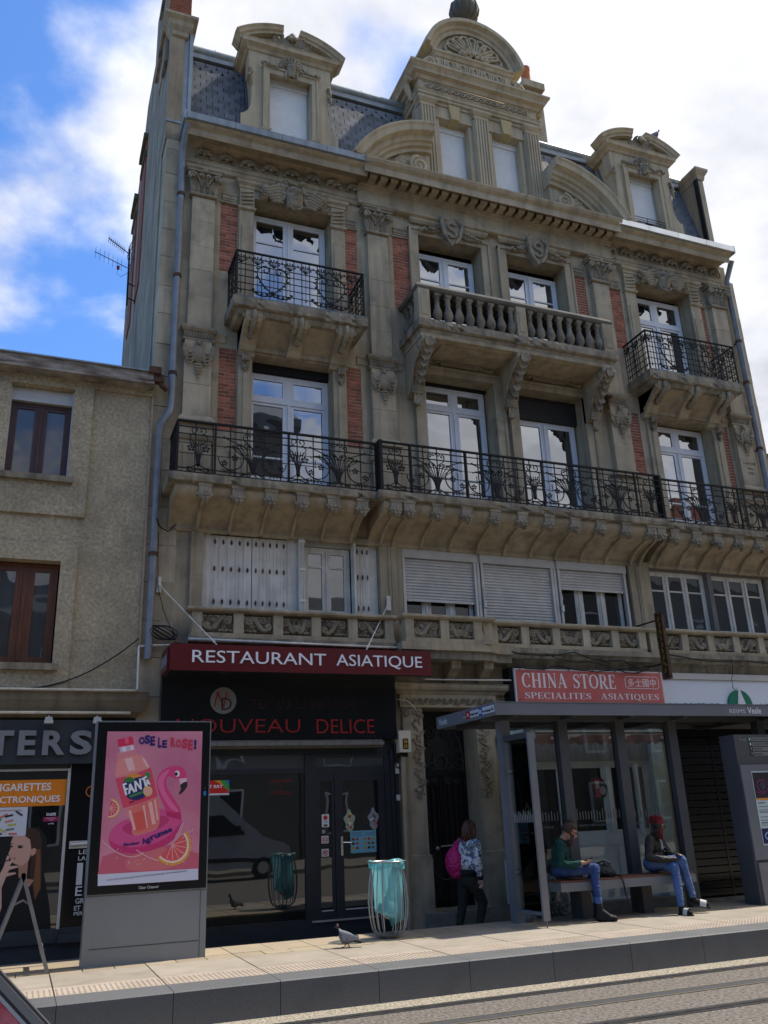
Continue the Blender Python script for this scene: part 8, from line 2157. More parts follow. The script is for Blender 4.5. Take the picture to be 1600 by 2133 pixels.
# ================================================================== people
import numpy as np
class Fig:
    def __init__(s): s.pr = []; s.mb = MB()
    def cap(s, p0, p1, r0, r1, m):
        p0, p1 = Vector(p0), Vector(p1); n = 6
        pts = [p0.lerp(p1, i / n) for i in range(n + 1)]
        s.mb.tube([tuple(p) for p in pts], [r0 + (r1 - r0) * i / n for i in range(n + 1)], 12)
        s.mb.ball(tuple(p0), r0 * .995, 12, 8); s.mb.ball(tuple(p1), r1 * .995, 12, 8)
        s.pr.append(('c', np.array(p0), np.array(p1), r0, r1, m)); return s
    def chain(s, pts, rs, m):
        for i in range(len(pts) - 1): s.cap(pts[i], pts[i + 1], rs[i], rs[i + 1], m)
    def ell(s, c, r, m, rot=(0, 0, 0)):
        Rm = Euler(rot).to_matrix(); b = MB(); b.ball((0, 0, 0), r, 18, 12)
        s.mb.merge(b, Matrix.Translation(c) @ Rm.to_4x4()); s.pr.append(('e', np.array(c), np.array(Rm), np.array(r), 0, m)); return s
    def hand(s, w, fwd, up, m, size=1.0, curl=.6):
        w, f, u = Vector(w), Vector(fwd).normalized(), Vector(up); u = (u - f * u.dot(f)).normalized(); sd = f.cross(u)
        k = size
        s.cap(w, w + f * .045 * k, .026 * k, .030 * k, m); s.cap(w + f * .045 * k - sd * .016 * k, w + f * .075 * k - sd * .018 * k, .017 * k, .015 * k, m); s.cap(w + f * .045 * k + sd * .016 * k, w + f * .075 * k + sd * .018 * k, .017 * k, .015 * k, m)
        for i, (o, L) in enumerate(((-.03, .060), (-.010, .070), (.010, .066), (.029, .052))):
            a = w + f * .080 * k + sd * o * k; d1 = (f - u * curl * .5).normalized(); d2 = (f - u * curl * 1.6).normalized()
            b = a + d1 * L * .55 * k; c = b + d2 * L * .5 * k
            s.cap(a, b, .0095 * k, .0085 * k, m); s.cap(b, c, .0085 * k, .0075 * k, m)
        a = w + f * .025 * k - sd * .028 * k; b = a + (f * .6 - sd * .6 - u * .3).normalized() * .035 * k; c = b + (f - u * .4).normalized() * .03 * k
        s.cap(a, b, .013 * k, .011 * k, m); s.cap(b, c, .011 * k, .009 * k, m)
    def head(s, c, fwd, skin, k=1.0, pitch=0.0):
        """head with jaw, nose, brow, lips and ears; fwd is horizontal, pitch nods down"""
        f = Vector(fwd).normalized(); up = Vector((0, 0, 1)); sd = f.cross(up).normalized()
        f2 = (f * math.cos(pitch) - up * math.sin(pitch)); u2 = (up * math.cos(pitch) + f * math.sin(pitch)); c = Vector(c)
        rz = math.atan2(f.y, f.x); rot = (Matrix.Rotation(rz, 3, 'Z') @ Matrix.Rotation(pitch, 3, 'Y')).to_euler()
        P = lambda a, b, d: c + f2 * a * k + sd * b * k + u2 * d * k
        s.ell(tuple(P(-.012, 0, .025)), (.095 * k, .076 * k, .098 * k), skin, rot)
        s.ell(tuple(P(.03, 0, -.045)), (.062 * k, .058 * k, .075 * k), skin, rot)
        s.ell(tuple(P(.062, 0, -.085)), (.026 * k, .030 * k, .024 * k), skin, rot)
        s.cap(P(.082, 0, .012), P(.102, 0, -.030), .010 * k, .014 * k, skin)
        for b in (-1, 1):
            s.cap(P(.078, b * .012, .026), P(.066, b * .05, .024), .012 * k, .010 * k, skin); s.cap(P(.068, b * .035, -.028), P(.05, b * .048, -.045), .020 * k, .018 * k, skin)
            s.ell(tuple(P(-.012, b * .076, -.012)), (.020 * k, .010 * k, .030 * k), skin, rot)
        s.cap(P(.086, -.018, -.060), P(.086, .018, -.060), .008 * k, .008 * k, 'lips')
        s.face = P
    def build(s, name, mats, parent, voxel=.008, wr=None):
        names = []
        for p in s.pr:
            if p[-1] not in names: names.append(p[-1])
        me = bpy.data.meshes.new(name); me.from_pydata(s.mb.v, [], s.mb.f); ob = bpy.data.objects.new(name, me); col.objects.link(ob)
        m = ob.modifiers.new('r', 'REMESH'); m.mode = 'VOXEL'; m.voxel_size = voxel; m.use_smooth_shade = True
        m2 = ob.modifiers.new('s', 'SMOOTH'); m2.factor = .5; m2.iterations = 3
        out = bpy.data.meshes.new_from_object(ob.evaluated_get(bpy.context.evaluated_depsgraph_get()))
        bpy.data.objects.remove(ob)
        n = len(out.polygons); ce = np.empty(n * 3); out.polygons.foreach_get('center', ce); ce = ce.reshape(-1, 3)
        best = np.full(n, 1e9); idx = np.zeros(n, int)
        for p in s.pr:
            if p[0] == 'c':
                _, a, b, r0, r1, mm = p; d = b - a; L = max(1e-9, d @ d); t = np.clip(((ce - a) @ d) / L, 0, 1)
                dist = np.linalg.norm(ce - a - t[:, None] * d, axis=1) - (r0 + (r1 - r0) * t)
            else:
                _, c, Rm, r_, _, mm = p; q = ((ce - c) @ Rm) / r_; dist = (np.linalg.norm(q, axis=1) - 1) * r_.min()
            w = dist < best; best[w] = dist[w]; idx[w] = names.index(mm)
        for q in names: out.materials.append(mats[q])
        out.polygons.foreach_set('material_index', idx.astype(np.int32))
        if wr:
            cloth = np.zeros(len(out.vertices)); amt = np.array([wr.get(q, 0) for q in names])
            lv = np.empty(len(out.loops), int); out.loops.foreach_get('vertex_index', lv)
            tot = np.empty(n, int); out.polygons.foreach_get('loop_total', tot); cloth[lv] = np.repeat(amt[idx], tot)
            nv = len(out.vertices); co = np.empty(nv * 3); out.vertices.foreach_get('co', co); co = co.reshape(-1, 3)
            no = np.empty(nv * 3); out.vertices.foreach_get('normal', no); no = no.reshape(-1, 3)
            for i in np.nonzero(cloth)[0]:
                x, y, z = co[i]
                co[i] += no[i] * cloth[i] * (mnoise.noise((x * 22, y * 22, z * 34)) + .6 * mnoise.noise((x * 48, y * 48, z * 60)))
            out.vertices.foreach_set('co', co.ravel())
        out.polygons.foreach_set('use_smooth', [True] * n)
        out.name = name; out.update()
        return put(name, out, parent)
def eyes(F, parent, k=1.0, c=(20, 14, 12)):
    g = MB()
    for b in (-1, 1): p = F.face(.073, b * .030, .006); g.ball(tuple(p), .010 * k, 8, 6)
    part('eyes', g, C_(*c, .2), parent, smooth=True)
def hair_shell(F, parent, mat, strands, seed=1, base=True):
    """a cap of many tapering locks; strands is a list of (start, mid, end) in head coordinates"""
    r_ = random.Random(seed); g = MB()
    for a, b, c, w in strands:
        pts = [F.face(*[x + r_.uniform(-.004, .004) for x in q]) for q in (a, b, c)]
        p = bez(tuple(pts[0]), tuple(pts[0].lerp(pts[1], .7)), tuple(pts[1].lerp(pts[2], .3)), tuple(pts[2]), 6)
        g.tube(p, [w * (.7 + .5 * math.sin(PI * i / 6)) * (1 if i < 5 else .6) for i in range(7)], 5)
    return part('hair', g, mat, parent, smooth=True)
def skull_locks(n, back=0.0, low=-.10, front=.03, puff=1.0, seed=2):
    r_ = random.Random(seed); out = []
    for i in range(n):
        a = r_.uniform(-PI, PI); t = r_.uniform(0, 1)
        sx, sy = math.cos(a), math.sin(a)
        if sx > .35 and low < -.02: low_i = .06
        else: low_i = low * r_.uniform(.8, 1.1)
        st = (-.012 + .03 * sx, .025 * sy, .122 * puff)
        mid = (-.012 + .098 * sx * puff, .085 * sy * puff, .06)
        en = (-.02 + (.096 if sx > 0 else .100) * sx * puff, .088 * sy * puff, low_i)
        out.append((st, mid, en, r_.uniform(.012, .02)))
    return out
skinA = pmat('fair_skin', (0.48, 0.27, 0.19), (0.42, 0.22, 0.155), 20, 0.55, 0.05, 80)
skinB = pmat('dark_skin', (0.065, 0.032, 0.022), (0.05, 0.025, 0.018), 20, 0.45, 0.05, 80)
lipsA, lipsB = flat('lips', (0.38, 0.12, 0.10), .45), flat('dark_lips', (0.10, 0.035, 0.03), .4)
jeans = pmat('blue_jeans', (0.035, 0.07, 0.20), (0.022, 0.045, 0.14), 7, 0.9, 0.3, 120); jeans2 = pmat('washed_jeans', (0.085, 0.15, 0.31), (0.05, 0.095, 0.22), 7, 0.9, 0.35, 90)
greenk = pmat('dark_green_sweater', (0.006, 0.055, 0.048), (0.004, 0.035, 0.032), 8, 0.95, 0.5, 70)
olive = pmat('dark_olive_jacket', (0.022, 0.021, 0.014), (0.014, 0.013, 0.009), 7, 0.6, 0.3, 40)
black = flat('black_cloth', (0.008, 0.008, 0.009), .85); bootm = flat('black_leather', (0.009, 0.009, 0.010), .6, 0, .25); olt = pmat('dark_olive_trousers', (0.026, 0.025, 0.016), (0.017, 0.016, 0.011), 9, 0.9, 0.3, 60)
hairA = pmat('brown_hair', (0.035, 0.018, 0.010), (0.06, 0.03, 0.016), 30, 0.5, 0.2, 90, stretch=(4, 4, 1)); hairB = pmat('auburn_hair', (0.11, 0.040, 0.018), (0.055, 0.020, 0.010), 26, 0.45, 0.2, 90, stretch=(4, 4, 1)); hairC = pmat('black_hair', (0.010, 0.008, 0.008), (0.03, 0.008, 0.008), 30, 0.5, 0.2, 90)
redw = pmat('dark_red_headwrap', (0.19, 0.008, 0.016), (0.12, 0.005, 0.010), 14, 0.8, 0.3, 60)
def floral_mat():
    m, nt, b = new_mat('floral_jacket_print'); N, L = nt.nodes, nt.links
    b.inputs['Roughness'].default_value = .55
    g = N.new('ShaderNodeNewGeometry'); cur = None
    def n(scale, off, lo, hi, c, prev):
        mp = N.new('ShaderNodeMapping'); mp.inputs['Location'].default_value = off; L.new(g.outputs['Position'], mp.inputs[0])
        t = N.new('ShaderNodeTexNoise'); t.inputs['Scale'].default_value = scale; t.inputs['Detail'].default_value = 4; t.inputs['Distortion'].default_value = 1.2; L.new(mp.outputs[0], t.inputs[0])
        r_ = N.new('ShaderNodeMapRange'); r_.inputs[1].default_value = lo; r_.inputs[2].default_value = hi; L.new(t.outputs[0], r_.inputs[0])
        x = N.new('ShaderNodeMixRGB'); L.new(r_.outputs[0], x.inputs[0]); x.inputs[2].default_value = c4(c)
        if isinstance(prev, tuple): x.inputs[1].default_value = c4(prev)
        else: L.new(prev, x.inputs[1])
        return x.outputs[0]
    cur = n(11, (0, 0, 0), .50, .54, (0.13, 0.17, 0.17), (0.62, 0.63, 0.64)); cur = n(24, (3, 1, 0), .55, .58, (0.03, 0.045, 0.04), cur); cur = n(9, (7, 2, 5), .61, .64, (0.10, 0.11, 0.30), cur); cur = n(14, (1, 9, 4), .66, .69, (0.35, 0.09, 0.12), cur)
    L.new(cur, b.inputs['Base Color']); return m
floral = floral_mat()

# ---- seated woman looking at her phone
W1 = thing('person', 'seated woman in dark green sweater and jeans looking down at a phone', 'person', (7.14, -2.66, .825), group='people waiting under the shelter')
F = Fig()
F.ell((7.13, -2.64, .955), (.16, .17, .12), 'jeans', (0, 0, -.64))
for hip, kn, an, toe in (((7.10, -2.72, .95), (7.46, -2.95, .965), (7.425, -3.0, .50), (7.585, -3.10, .335)), ((7.17, -2.60, .95), (7.51, -2.80, .97), (7.50, -2.84, .50), (7.655, -2.93, .335))):
    F.cap(hip, kn, .098, .068, 'jeans'); m_ = Vector(kn).lerp(Vector(an), .35) + Vector((-.012, .008, 0)); F.cap(kn, tuple(m_), .066, .060, 'jeans'); F.cap(tuple(m_), (an[0], an[1], an[2] + .085), .060, .047, 'jeans')
    F.cap((an[0], an[1], an[2] + .085), (an[0], an[1], an[2] + .055), .051, .051, 'cuff'); F.cap((an[0], an[1], an[2] + .05), (an[0], an[1], an[2] + .02), .037, .037, 'skin')
    F.cap((an[0], an[1], an[2] + .0), (an[0], an[1], .36), .050, .052, 'boot'); F.cap((an[0] - .02, an[1] + .012, .350), toe, .048, .042, 'boot'); F.cap((an[0], an[1], an[2] - .06), (toe[0] - .06, toe[1] + .04, .36), .048, .040, 'boot')
F.ell((7.11, -2.63, 1.04), (.14, .17, .13), 'top', (0, .1, -.64)); F.ell((7.12, -2.65, 1.18), (.13, .175, .16), 'top', (0, .2, -.64))
F.cap((7.06, -2.75, 1.29), (7.20, -2.56, 1.29), .070, .070, 'top'); F.cap((7.13, -2.66, 1.30), (7.185, -2.70, 1.40), .062, .050, 'skin'); F.cap((7.12, -2.65, 1.30), (7.15, -2.675, 1.335), .075, .062, 'top')
F.chain([(7.05, -2.785, 1.275), (6.99, -2.83, 1.05)], [.064, .055], 'top'); F.chain([(6.99, -2.83, 1.05), (7.12, -2.90, 1.02), (7.22, -2.94, 1.045)], [.055, .048, .038], 'top')
F.chain([(7.23, -2.55, 1.275), (7.24, -2.60, 1.05)], [.064, .054], 'top'); F.chain([(7.24, -2.60, 1.05), (7.29, -2.74, 1.03), (7.32, -2.84, 1.04)], [.054, .045, .037], 'top')
F.hand((7.225, -2.942, 1.045), (.75, -.45, .08), (-.2, .1, 1), 'skin', .95, -.5); F.hand((7.325, -2.845, 1.035), (.45, -.85, .02), (-.2, .2, 1), 'skin', .95, -.6)
F.head((7.245, -2.755, 1.455), (.80, -.60, 0), 'skin', 1.0, .45)
F.build('body', dict(jeans=jeans, cuff=jeans2, skin=skinA, boot=bootm, top=greenk, lips=lipsA), W1, .008, dict(top=.010, jeans=.006, cuff=.003))
eyes(F, W1)
lk = skull_locks(120, low=-.03, seed=5)
lk += [((-.08, .03 * math.sin(i), .09), (-.095, .02 * math.sin(i), .05), (-.10, .015 * math.sin(i * 2), .0), .016) for i in range(10)]
hair_shell(F, W1, hairA, lk)
g = MB(); g.ball(tuple(F.face(-.04, 0, .135)), (.045, .045, .038), 10, 7); part('hair_bun', g, hairA, W1, smooth=True)
g = MB()
for i in range(9): g.tube([tuple(F.face(.02 + .006 * i, .07, -.02)), tuple(F.face(.05 + .004 * i, .06, -.10)), tuple(F.face(.03 + .006 * i, .055, -.20 + .008 * (i % 3)))], [.010, .012, .005], 5)
part('loose_hair', g, hairB, W1, smooth=True)
g = MB()
for b in (-1, 1): g.tube([tuple(F.face(.092, b * .030 + .024 * math.cos(a), .004 + .02 * math.sin(a))) for a in [2 * PI * i / 10 for i in range(10)]], .0025, 4, True); g.tube([tuple(F.face(.09, b * .055, .01)), tuple(F.face(.0, b * .078, .01))], .0025, 4)
part('glasses', g, 'iron', W1)
g = MB(); ax = Vector((.75, -.45, .30)).normalized(); sx_ = Vector((.5, .85, 0)).normalized(); up_ = ax.cross(sx_).normalized(); c_ = Vector((7.345, -2.975, 1.085))
A_ = [tuple(c_ + ax * a + sx_ * b + up_ * .004) for a, b in ((-.07, -.034), (.07, -.034), (.07, .034), (-.07, .034))]; B_ = [tuple(c_ + ax * a + sx_ * b - up_ * .004) for a, b in ((-.07, -.034), (.07, -.034), (.07, .034), (-.07, .034))]
g.prism(A_, B_); solo('phone', g, C_(18, 18, 20, .2), 'dark phone held by the seated woman in the green sweater', 'phone')
# backpack on the bench
BP = thing('backpack', 'grey canvas backpack lying on the bench beside the woman with the phone', 'backpack', (7.78, -2.58, .825))
Fb = Fig(); Fb.ell((7.76, -2.60, .915), (.24, .15, .085), 'a', (0, .28, -.5)); Fb.ell((7.86, -2.62, .89), (.12, .13, .075), 'a', (0, .1, -.5)); Fb.ell((7.68, -2.58, .955), (.12, .12, .07), 'a', (0, .3, 0)); Fb.cap((7.80, -2.70, .99), (7.93, -2.62, .95), .035, .03, 'a')
Fb.build('bag', dict(a=pmat('grey_canvas', (0.05, 0.05, 0.052), (0.035, 0.035, 0.037), 10, 0.8, 0.3, 60)), BP, .01, dict(a=.010))
g = MB(); g.tube([(7.90, -2.74, .86), (7.91, -2.90, .84), (7.915, -2.93, .76), (7.93, -2.93, .62), (7.96, -2.93, .48)], [.012, .016, .016, .015, .012], 4, flat_=.35); part('strap', g, black, BP)
g = MB(); g.tube([(7.66, -2.66, 1.0), (7.78, -2.70, 1.04), (7.90, -2.68, .99)], .012, 5); part('handle', g, black, BP)

# ---- seated woman with red headwrap, legs crossed
W2 = thing('person', 'seated woman with red headwrap, headphones and dark jacket, legs crossed in blue jeans', 'person', (8.72, -2.64, .825), group='people waiting under the shelter')
F = Fig()
F.ell((8.70, -2.63, .955), (.19, .15, .125), 'jeans', (0, 0, .55))
F.cap((8.63, -2.69, .96), (8.90, -3.00, 1.0), .100, .072, 'jeans'); F.chain([(8.90, -3.00, 1.0), (8.93, -3.01, .80), (8.98, -3.03, .54)], [.070, .064, .052], 'jeans')
F.cap((8.79, -2.60, .95), (8.76, -3.00, .91), .098, .070, 'jeans'); F.chain([(8.76, -3.00, .91), (8.735, -3.05, .70), (8.70, -3.10, .44)], [.068, .060, .048], 'jeans')
F.cap((8.70, -3.10, .43), (8.70, -3.10, .37), .036, .036, 'sock'); F.cap((8.70, -3.10, .352), (8.705, -3.27, .338), .042, .036, 'sock')
F.cap((8.985, -3.03, .52), (9.0, -3.04, .47), .038, .038, 'sock'); F.cap((8.99, -3.03, .46), (9.135, -3.12, .41), .042, .036, 'sock')
F.ell((8.72, -2.64, 1.06), (.18, .13, .14), 'top', (0, 0, .55)); F.ell((8.73, -2.655, 1.20), (.19, .13, .15), 'top', (.12, 0, .55))
F.cap((8.60, -2.745, 1.29), (8.885, -2.575, 1.29), .070, .070, 'top'); F.cap((8.745, -2.665, 1.28), (8.76, -2.70, 1.41), .058, .050, 'skin')
F.cap((8.765, -2.775, 1.16), (8.755, -2.74, 1.30), .030, .036, 'shirt')
F.chain([(8.585, -2.755, 1.275), (8.50, -2.79, 1.05)], [.066, .058], 'top'); F.chain([(8.50, -2.79, 1.05), (8.62, -2.93, 1.02), (8.73, -2.98, 1.02)], [.058, .048, .038], 'top')
F.chain([(8.90, -2.56, 1.275), (8.97, -2.66, 1.05)], [.066, .058], 'top'); F.chain([(8.97, -2.66, 1.05), (8.93, -2.83, 1.035), (8.88, -2.93, 1.05)], [.058, .046, .037], 'top')
F.hand((8.735, -2.985, 1.02), (.8, -.35, .10), (-.1, 0, 1), 'skin', 1.0, .7); F.hand((8.875, -2.935, 1.055), (-.15, -.85, .25), (.2, .1, 1), 'skin', 1.0, .6)
F.head((8.775, -2.735, 1.485), (.72, -.69, 0), 'skin', 1.0, .10)
F.build('body', dict(jeans=jeans2, sock=black, skin=skinB, top=olive, shirt=C_(150, 150, 150), lips=lipsB), W2, .008, dict(top=.008, jeans=.007))
eyes(F, W2, c=(200, 195, 190))
g = MB(); g.grid(lambda u, v: F.face(-.018 + .108 * math.sin(v * PI * .56) * math.cos(2 * PI * u), .090 * math.sin(v * PI * .56) * math.sin(2 * PI * u), .035 + .098 * math.cos(v * PI * .56) + .004 * math.sin(14 * u + 5 * v)), 28, 10)
for k in range(6): g.tube([tuple(F.face(.09 * math.cos(a) - .018, .088 * math.sin(a), .05 + .012 * k + .01 * math.sin(a * 2 + k))) for a in [2 * PI * i / 18 for i in range(18)]], .010, 5, True)
part('headwrap', g, redw, W2, smooth=True)
g = MB()
for b in (-1, 1): g.ball(tuple(F.face(-.012, b * .092, -.012)), (.034, .034, .040), 10, 7)
g.tube([tuple(F.face(-.02 + .0 * a, .098 * math.cos(a), .03 + .115 * math.sin(a))) for a in [PI * i / 12 for i in range(13)]], .010, 6); part('headphones', g, black, W2, smooth=True)
r7 = random.Random(8); g = MB()
for i in range(26):
    b = r7.choice((-1, 1, 1)); x = r7.uniform(-.07, .02); L_ = r7.uniform(.16, .25)
    g.tube([tuple(F.face(x, b * .085, -.01)), tuple(F.face(x + r7.uniform(-.03, .03), b * (.09 + r7.uniform(0, .03)), -.10)), tuple(F.face(x + r7.uniform(-.03, .05), b * (.075 + r7.uniform(0, .05)), -L_))], [.008, .008, .004], 4)
part('hair', g, hairC, W2, smooth=True)
g = MB()
for i in range(7): g.tube([tuple(F.face(.0 + .005 * i, .085, -.03)), tuple(F.face(.03 + .006 * i, .08, -.12)), tuple(F.face(.02 + .01 * i, .075, -.21 + .01 * (i % 3)))], [.007, .008, .004], 4)
part('red_braids', g, redw, W2, smooth=True)
g = MB()
for z in (1.06, 1.12, 1.18): g.ball((8.80 - (1.18 - z) * .2, -2.80, z), .008, 6, 4)
part('buttons', g, C_(190, 190, 185), W2)
def slide(a, b, parent):
    a, b = Vector(a), Vector(b); d = (b - a); L_ = d.length; d.normalize(); u = Vector((0, 0, 1)); u = (u - d * u.dot(d)).normalized(); s_ = d.cross(u)
    g = MB(); pts = [(-.05, .030), (-.02, .040), (L_ * .5, .040), (L_ + .0, .046), (L_ + .045, .030), (L_ + .06, 0)]
    loop = [(x, y) for x, y in pts] + [(x, -y) for x, y in pts[::-1][1:]]
    g.prism([tuple(a + d * x + s_ * y - u * .052) for x, y in loop], [tuple(a + d * x + s_ * y - u * .028) for x, y in loop]); sh_ = part('slide_shoe', g, C_(20, 20, 22), parent)
    g = MB(); g.grid(lambda p, q: a + d * (L_ * .45 + .085 * p) + s_ * (.053 * math.cos(PI * q)) + u * (-.040 + .088 * math.sin(PI * q)), 4, 12); part('strap', g, C_(185, 183, 178), sh_, local=True, smooth=True)
slide((8.70, -3.10, .352), (8.705, -3.27, .346), W2); slide((8.99, -3.03, .455), (9.135, -3.12, .41), W2)

# ---- woman walking to the right with a pink drawstring bag
W3 = thing('person', 'walking woman in floral bomber jacket and dark trousers carrying a pink bag', 'person', (6.34, -1.24, .08))
F = Fig()
F.ell((6.35, -1.24, .80), (.13, .16, .12), 'tr', (0, 0, .37))
F.chain([(6.38, -1.32, .78), (6.53, -1.33, .50), (6.43, -1.36, .20)], [.098, .072, .055], 'tr'); F.chain([(6.31, -1.17, .78), (6.27, -1.16, .46), (6.20, -1.17, .20)], [.098, .070, .056], 'tr')
for a in ((6.42, -1.36, .15), (6.20, -1.17, .15)): F.cap((a[0] - .02, a[1], .13), (a[0] + .16, a[1] + .06, .115), .042, .034, 'shoe'); F.cap((a[0], a[1], .2), (a[0], a[1], .14), .045, .042, 'shoe')
F.ell((6.34, -1.24, .92), (.145, .175, .09), 'rib', (0, 0, .37)); F.ell((6.35, -1.24, 1.05), (.155, .19, .17), 'jk', (0, .05, .37)); F.ell((6.37, -1.24, 1.22), (.145, .19, .16), 'jk', (0, .1, .37))
F.cap((6.44, -1.40, 1.32), (6.32, -1.09, 1.32), .068, .068, 'jk'); F.cap((6.385, -1.24, 1.33), (6.41, -1.24, 1.43), .058, .048, 'skin'); F.cap((6.38, -1.24, 1.36), (6.385, -1.24, 1.375), .066, .064, 'jk')
F.chain([(6.44, -1.42, 1.305), (6.41, -1.47, 1.07), (6.45, -1.45, .90)], [.070, .064, .054], 'jk'); F.cap((6.45, -1.45, .885), (6.455, -1.45, .85), .046, .044, 'rib'); F.hand((6.458, -1.447, .835), (.12, .0, -1), (1, .3, 0), 'skin', .95, .8)
F.chain([(6.33, -1.06, 1.305), (6.38, -1.02, 1.06), (6.52, -1.04, .92)], [.070, .062, .052], 'jk'); F.cap((6.535, -1.045, .905), (6.555, -1.05, .88), .046, .044, 'rib'); F.hand((6.57, -1.05, .865), (.5, .0, -.8), (.8, .3, .5), 'skin', .95, .7)
F.head((6.43, -1.245, 1.525), (.93, -.10, 0), 'skin', 1.0, .05)
F.build('body', dict(tr=olt, shoe=bootm, rib=black, jk=floral, skin=skinA, lips=lipsA), W3, .008, dict(jk=.009, tr=.007))
eyes(F, W3)
lk = skull_locks(150, low=-.14, seed=9, puff=1.04); lk += [((-.03, .03 * math.sin(i * 3), .11), (-.10, .07 * math.sin(i * 1.7), .0), (-.085 - .02 * math.cos(i), .085 * math.sin(i * 1.7), -.16 - .03 * math.sin(i * 5)), .016) for i in range(60)]
lk += [((.03, b * .05, .10), (.085, b * .07, .04), (.045, b * .085, -.10 - .02 * k), .012) for b in (-1, 1) for k in range(4)]
hair_shell(F, W3, hairB, lk, 4)
DB = thing('drawstring_bag', 'bright pink drawstring bag on the back of the walking woman', 'bag', (6.15, -1.2, .9))
Fb = Fig(); Fb.ell((6.17, -1.17, 1.06), (.11, .155, .20), 'a', (0, -.12, .37)); Fb.ell((6.20, -1.17, .93), (.09, .13, .10), 'a', (0, .2, .37)); Fb.cap((6.20, -1.17, 1.22), (6.25, -1.16, 1.34), .085, .035, 'a')
Fb.build('bag', dict(a=pmat('magenta_nylon', (0.50, 0.012, 0.14), (0.38, 0.008, 0.10), 9, 0.5, 0.2, 40)), DB, .01, dict(a=.014))
g = MB()
for s_ in (-1, 1): g.tube([(6.24 - s_ * .03, -1.17 + s_ * .08, 1.33), (6.33, -1.2 + s_ * .10, 1.41), (6.44, -1.23 + s_ * .12, 1.36), (6.47, -1.25 + s_ * .14, 1.2)], .006, 5)
part('cord', g, C_(200, 60, 120), DB)

# ---- things left by the store wall behind the glass side screen
g = MB(); g.prism([(7.62, -1.05, .08), (7.80, -1.05, .08), (7.80, -.5, 1.28), (7.66, -.5, 1.32)], [(7.62, -1.02, .08), (7.80, -1.02, .08), (7.80, -.47, 1.28), (7.66, -.47, 1.32)]); solo('cardboard_sheet', g, pmat('brown_cardboard', (0.30, 0.15, 0.065), (0.22, 0.11, 0.05), 5, 0.9, 0.1), 'brown cardboard sheet leaning against the wall behind the glass screen', 'cardboard')
g = MB(); g.merge(MB().lathe([(0, 0), (.15, .012), (.16, .02), (.15, .03), (0, .018)], n=20), T_(7.84, -.85, 1.0, rx=-1.35, rz=-.55)); b_ = g; o = solo('cane_seat', g, C_(120, 115, 95), 'pale oval lid propped above the white rubbish bags', 'lid', smooth=True); o.scale = (1, 1, 1); o.name = 'lid'
BG = []
for k, (c, r_, c2, lb) in enumerate((((7.98, -1.05, .30), (.19, .16, .22), (150, 158, 150), 'white plastic bag slumped at the foot of the glass screen'), ((7.72, -1.15, .36), (.16, .15, .26), (92, 104, 100), 'grey green rubbish bag standing against the cardboard sheet'), ((7.86, -1.0, .62), (.15, .14, .14), (120, 145, 140), 'pale green bag stuffed with plastic sheet on top of the other bags'))):
    Fb = Fig(); Fb.ell(c, r_, 'a'); Fb.ell((c[0] + .05, c[1] - .03, c[2] + r_[2] * .5), tuple(v * .6 for v in r_), 'a'); Fb.cap((c[0], c[1], c[2] + r_[2] * .8), (c[0] + .02, c[1], c[2] + r_[2] * 1.2), .05, .02, 'a')
    o = Fb.build('rubbish_bag', dict(a=C_(*c2, .4)), None, .012, dict(a=.035)); o['label'] = lb; o['category'] = 'rubbish bag'; o['group'] = 'bags left by the store wall'
g = MB(); g.merge(MB().ball((0, 0, 0), (.10, .06, .06), 10, 7), T_(7.78, -1.0, .80, rz=.3)); solo('plush_toy', g, C_(150, 140, 105), 'beige stuffed bundle lying on top of the rubbish bags', 'bundle', smooth=True)

# ---- aerial on the party wall
AE = thing('tv_aerial', 'tv aerial with two yagi antennas on a mast by the party wall', 'aerial', (1.35, 4.9, 13.4))
g = MB(); g.tube([(1.30, 4.5, 13.30), (1.28, 4.5, 14.86)], .022, 6); part('mast', g, 'iron', AE)
for z in (13.5, 13.9): part('wall_bracket', MB().tube([(1.30, 4.5, z), (1.52, 4.6, z)], .015, 5), 'iron', AE)
g = MB(); g.tube([(.50, 4.5, 14.61), (1.26, 4.5, 14.32)], .010, 5)
for k in range(7): x = .52 + .1 * k; z = 14.61 - .29 * (x - .5) / .76; g.tube([(x, 4.5, z - .16), (x, 4.5, z + .16)], .005, 4)
part('yagi_antenna', g, 'iron', AE)
g = MB(); g.tube([(.78, 4.5, 15.06), (1.28, 4.5, 14.72)], .013, 5)
for k in range(9): x = .80 + .045 * k; z = 15.05 - .34 * (x - .78) / .5; g.tube([(x, 4.35, z), (x, 4.65, z)], .005, 4); g.tube([(x - .02, 4.5, z - .06), (x + .02, 4.5, z + .06)], .005, 4)
for s_ in (-1, 1):
    a = Vector((1.20, 4.5, 14.76))
    for k in range(6): p = a + Vector((.05 + .02 * k, .0, s_ * .06 * k + .02)); g.tube([tuple(p + Vector((0, -.22, 0))), tuple(p + Vector((0, .22, 0)))], .005, 4)
    for q in (-.2, .2): g.tube([tuple(a + Vector((.05, q, 0))), tuple(a + Vector((.17, q, s_ * .34)))], .006, 4)
part('grid_antenna', g, 'iron', AE)
part('junction_box', MB().box(1.02, 1.08, 4.46, 4.54, 14.25, 14.32), C_(150, 50, 40), AE)
g = MB(); g.tube([(1.05, 4.5, 14.28), (1.03, 4.5, 14.12), (1.12, 4.5, 14.05), (1.28, 4.5, 14.2)], .005, 4); part('lead', g, 'iron', AE)
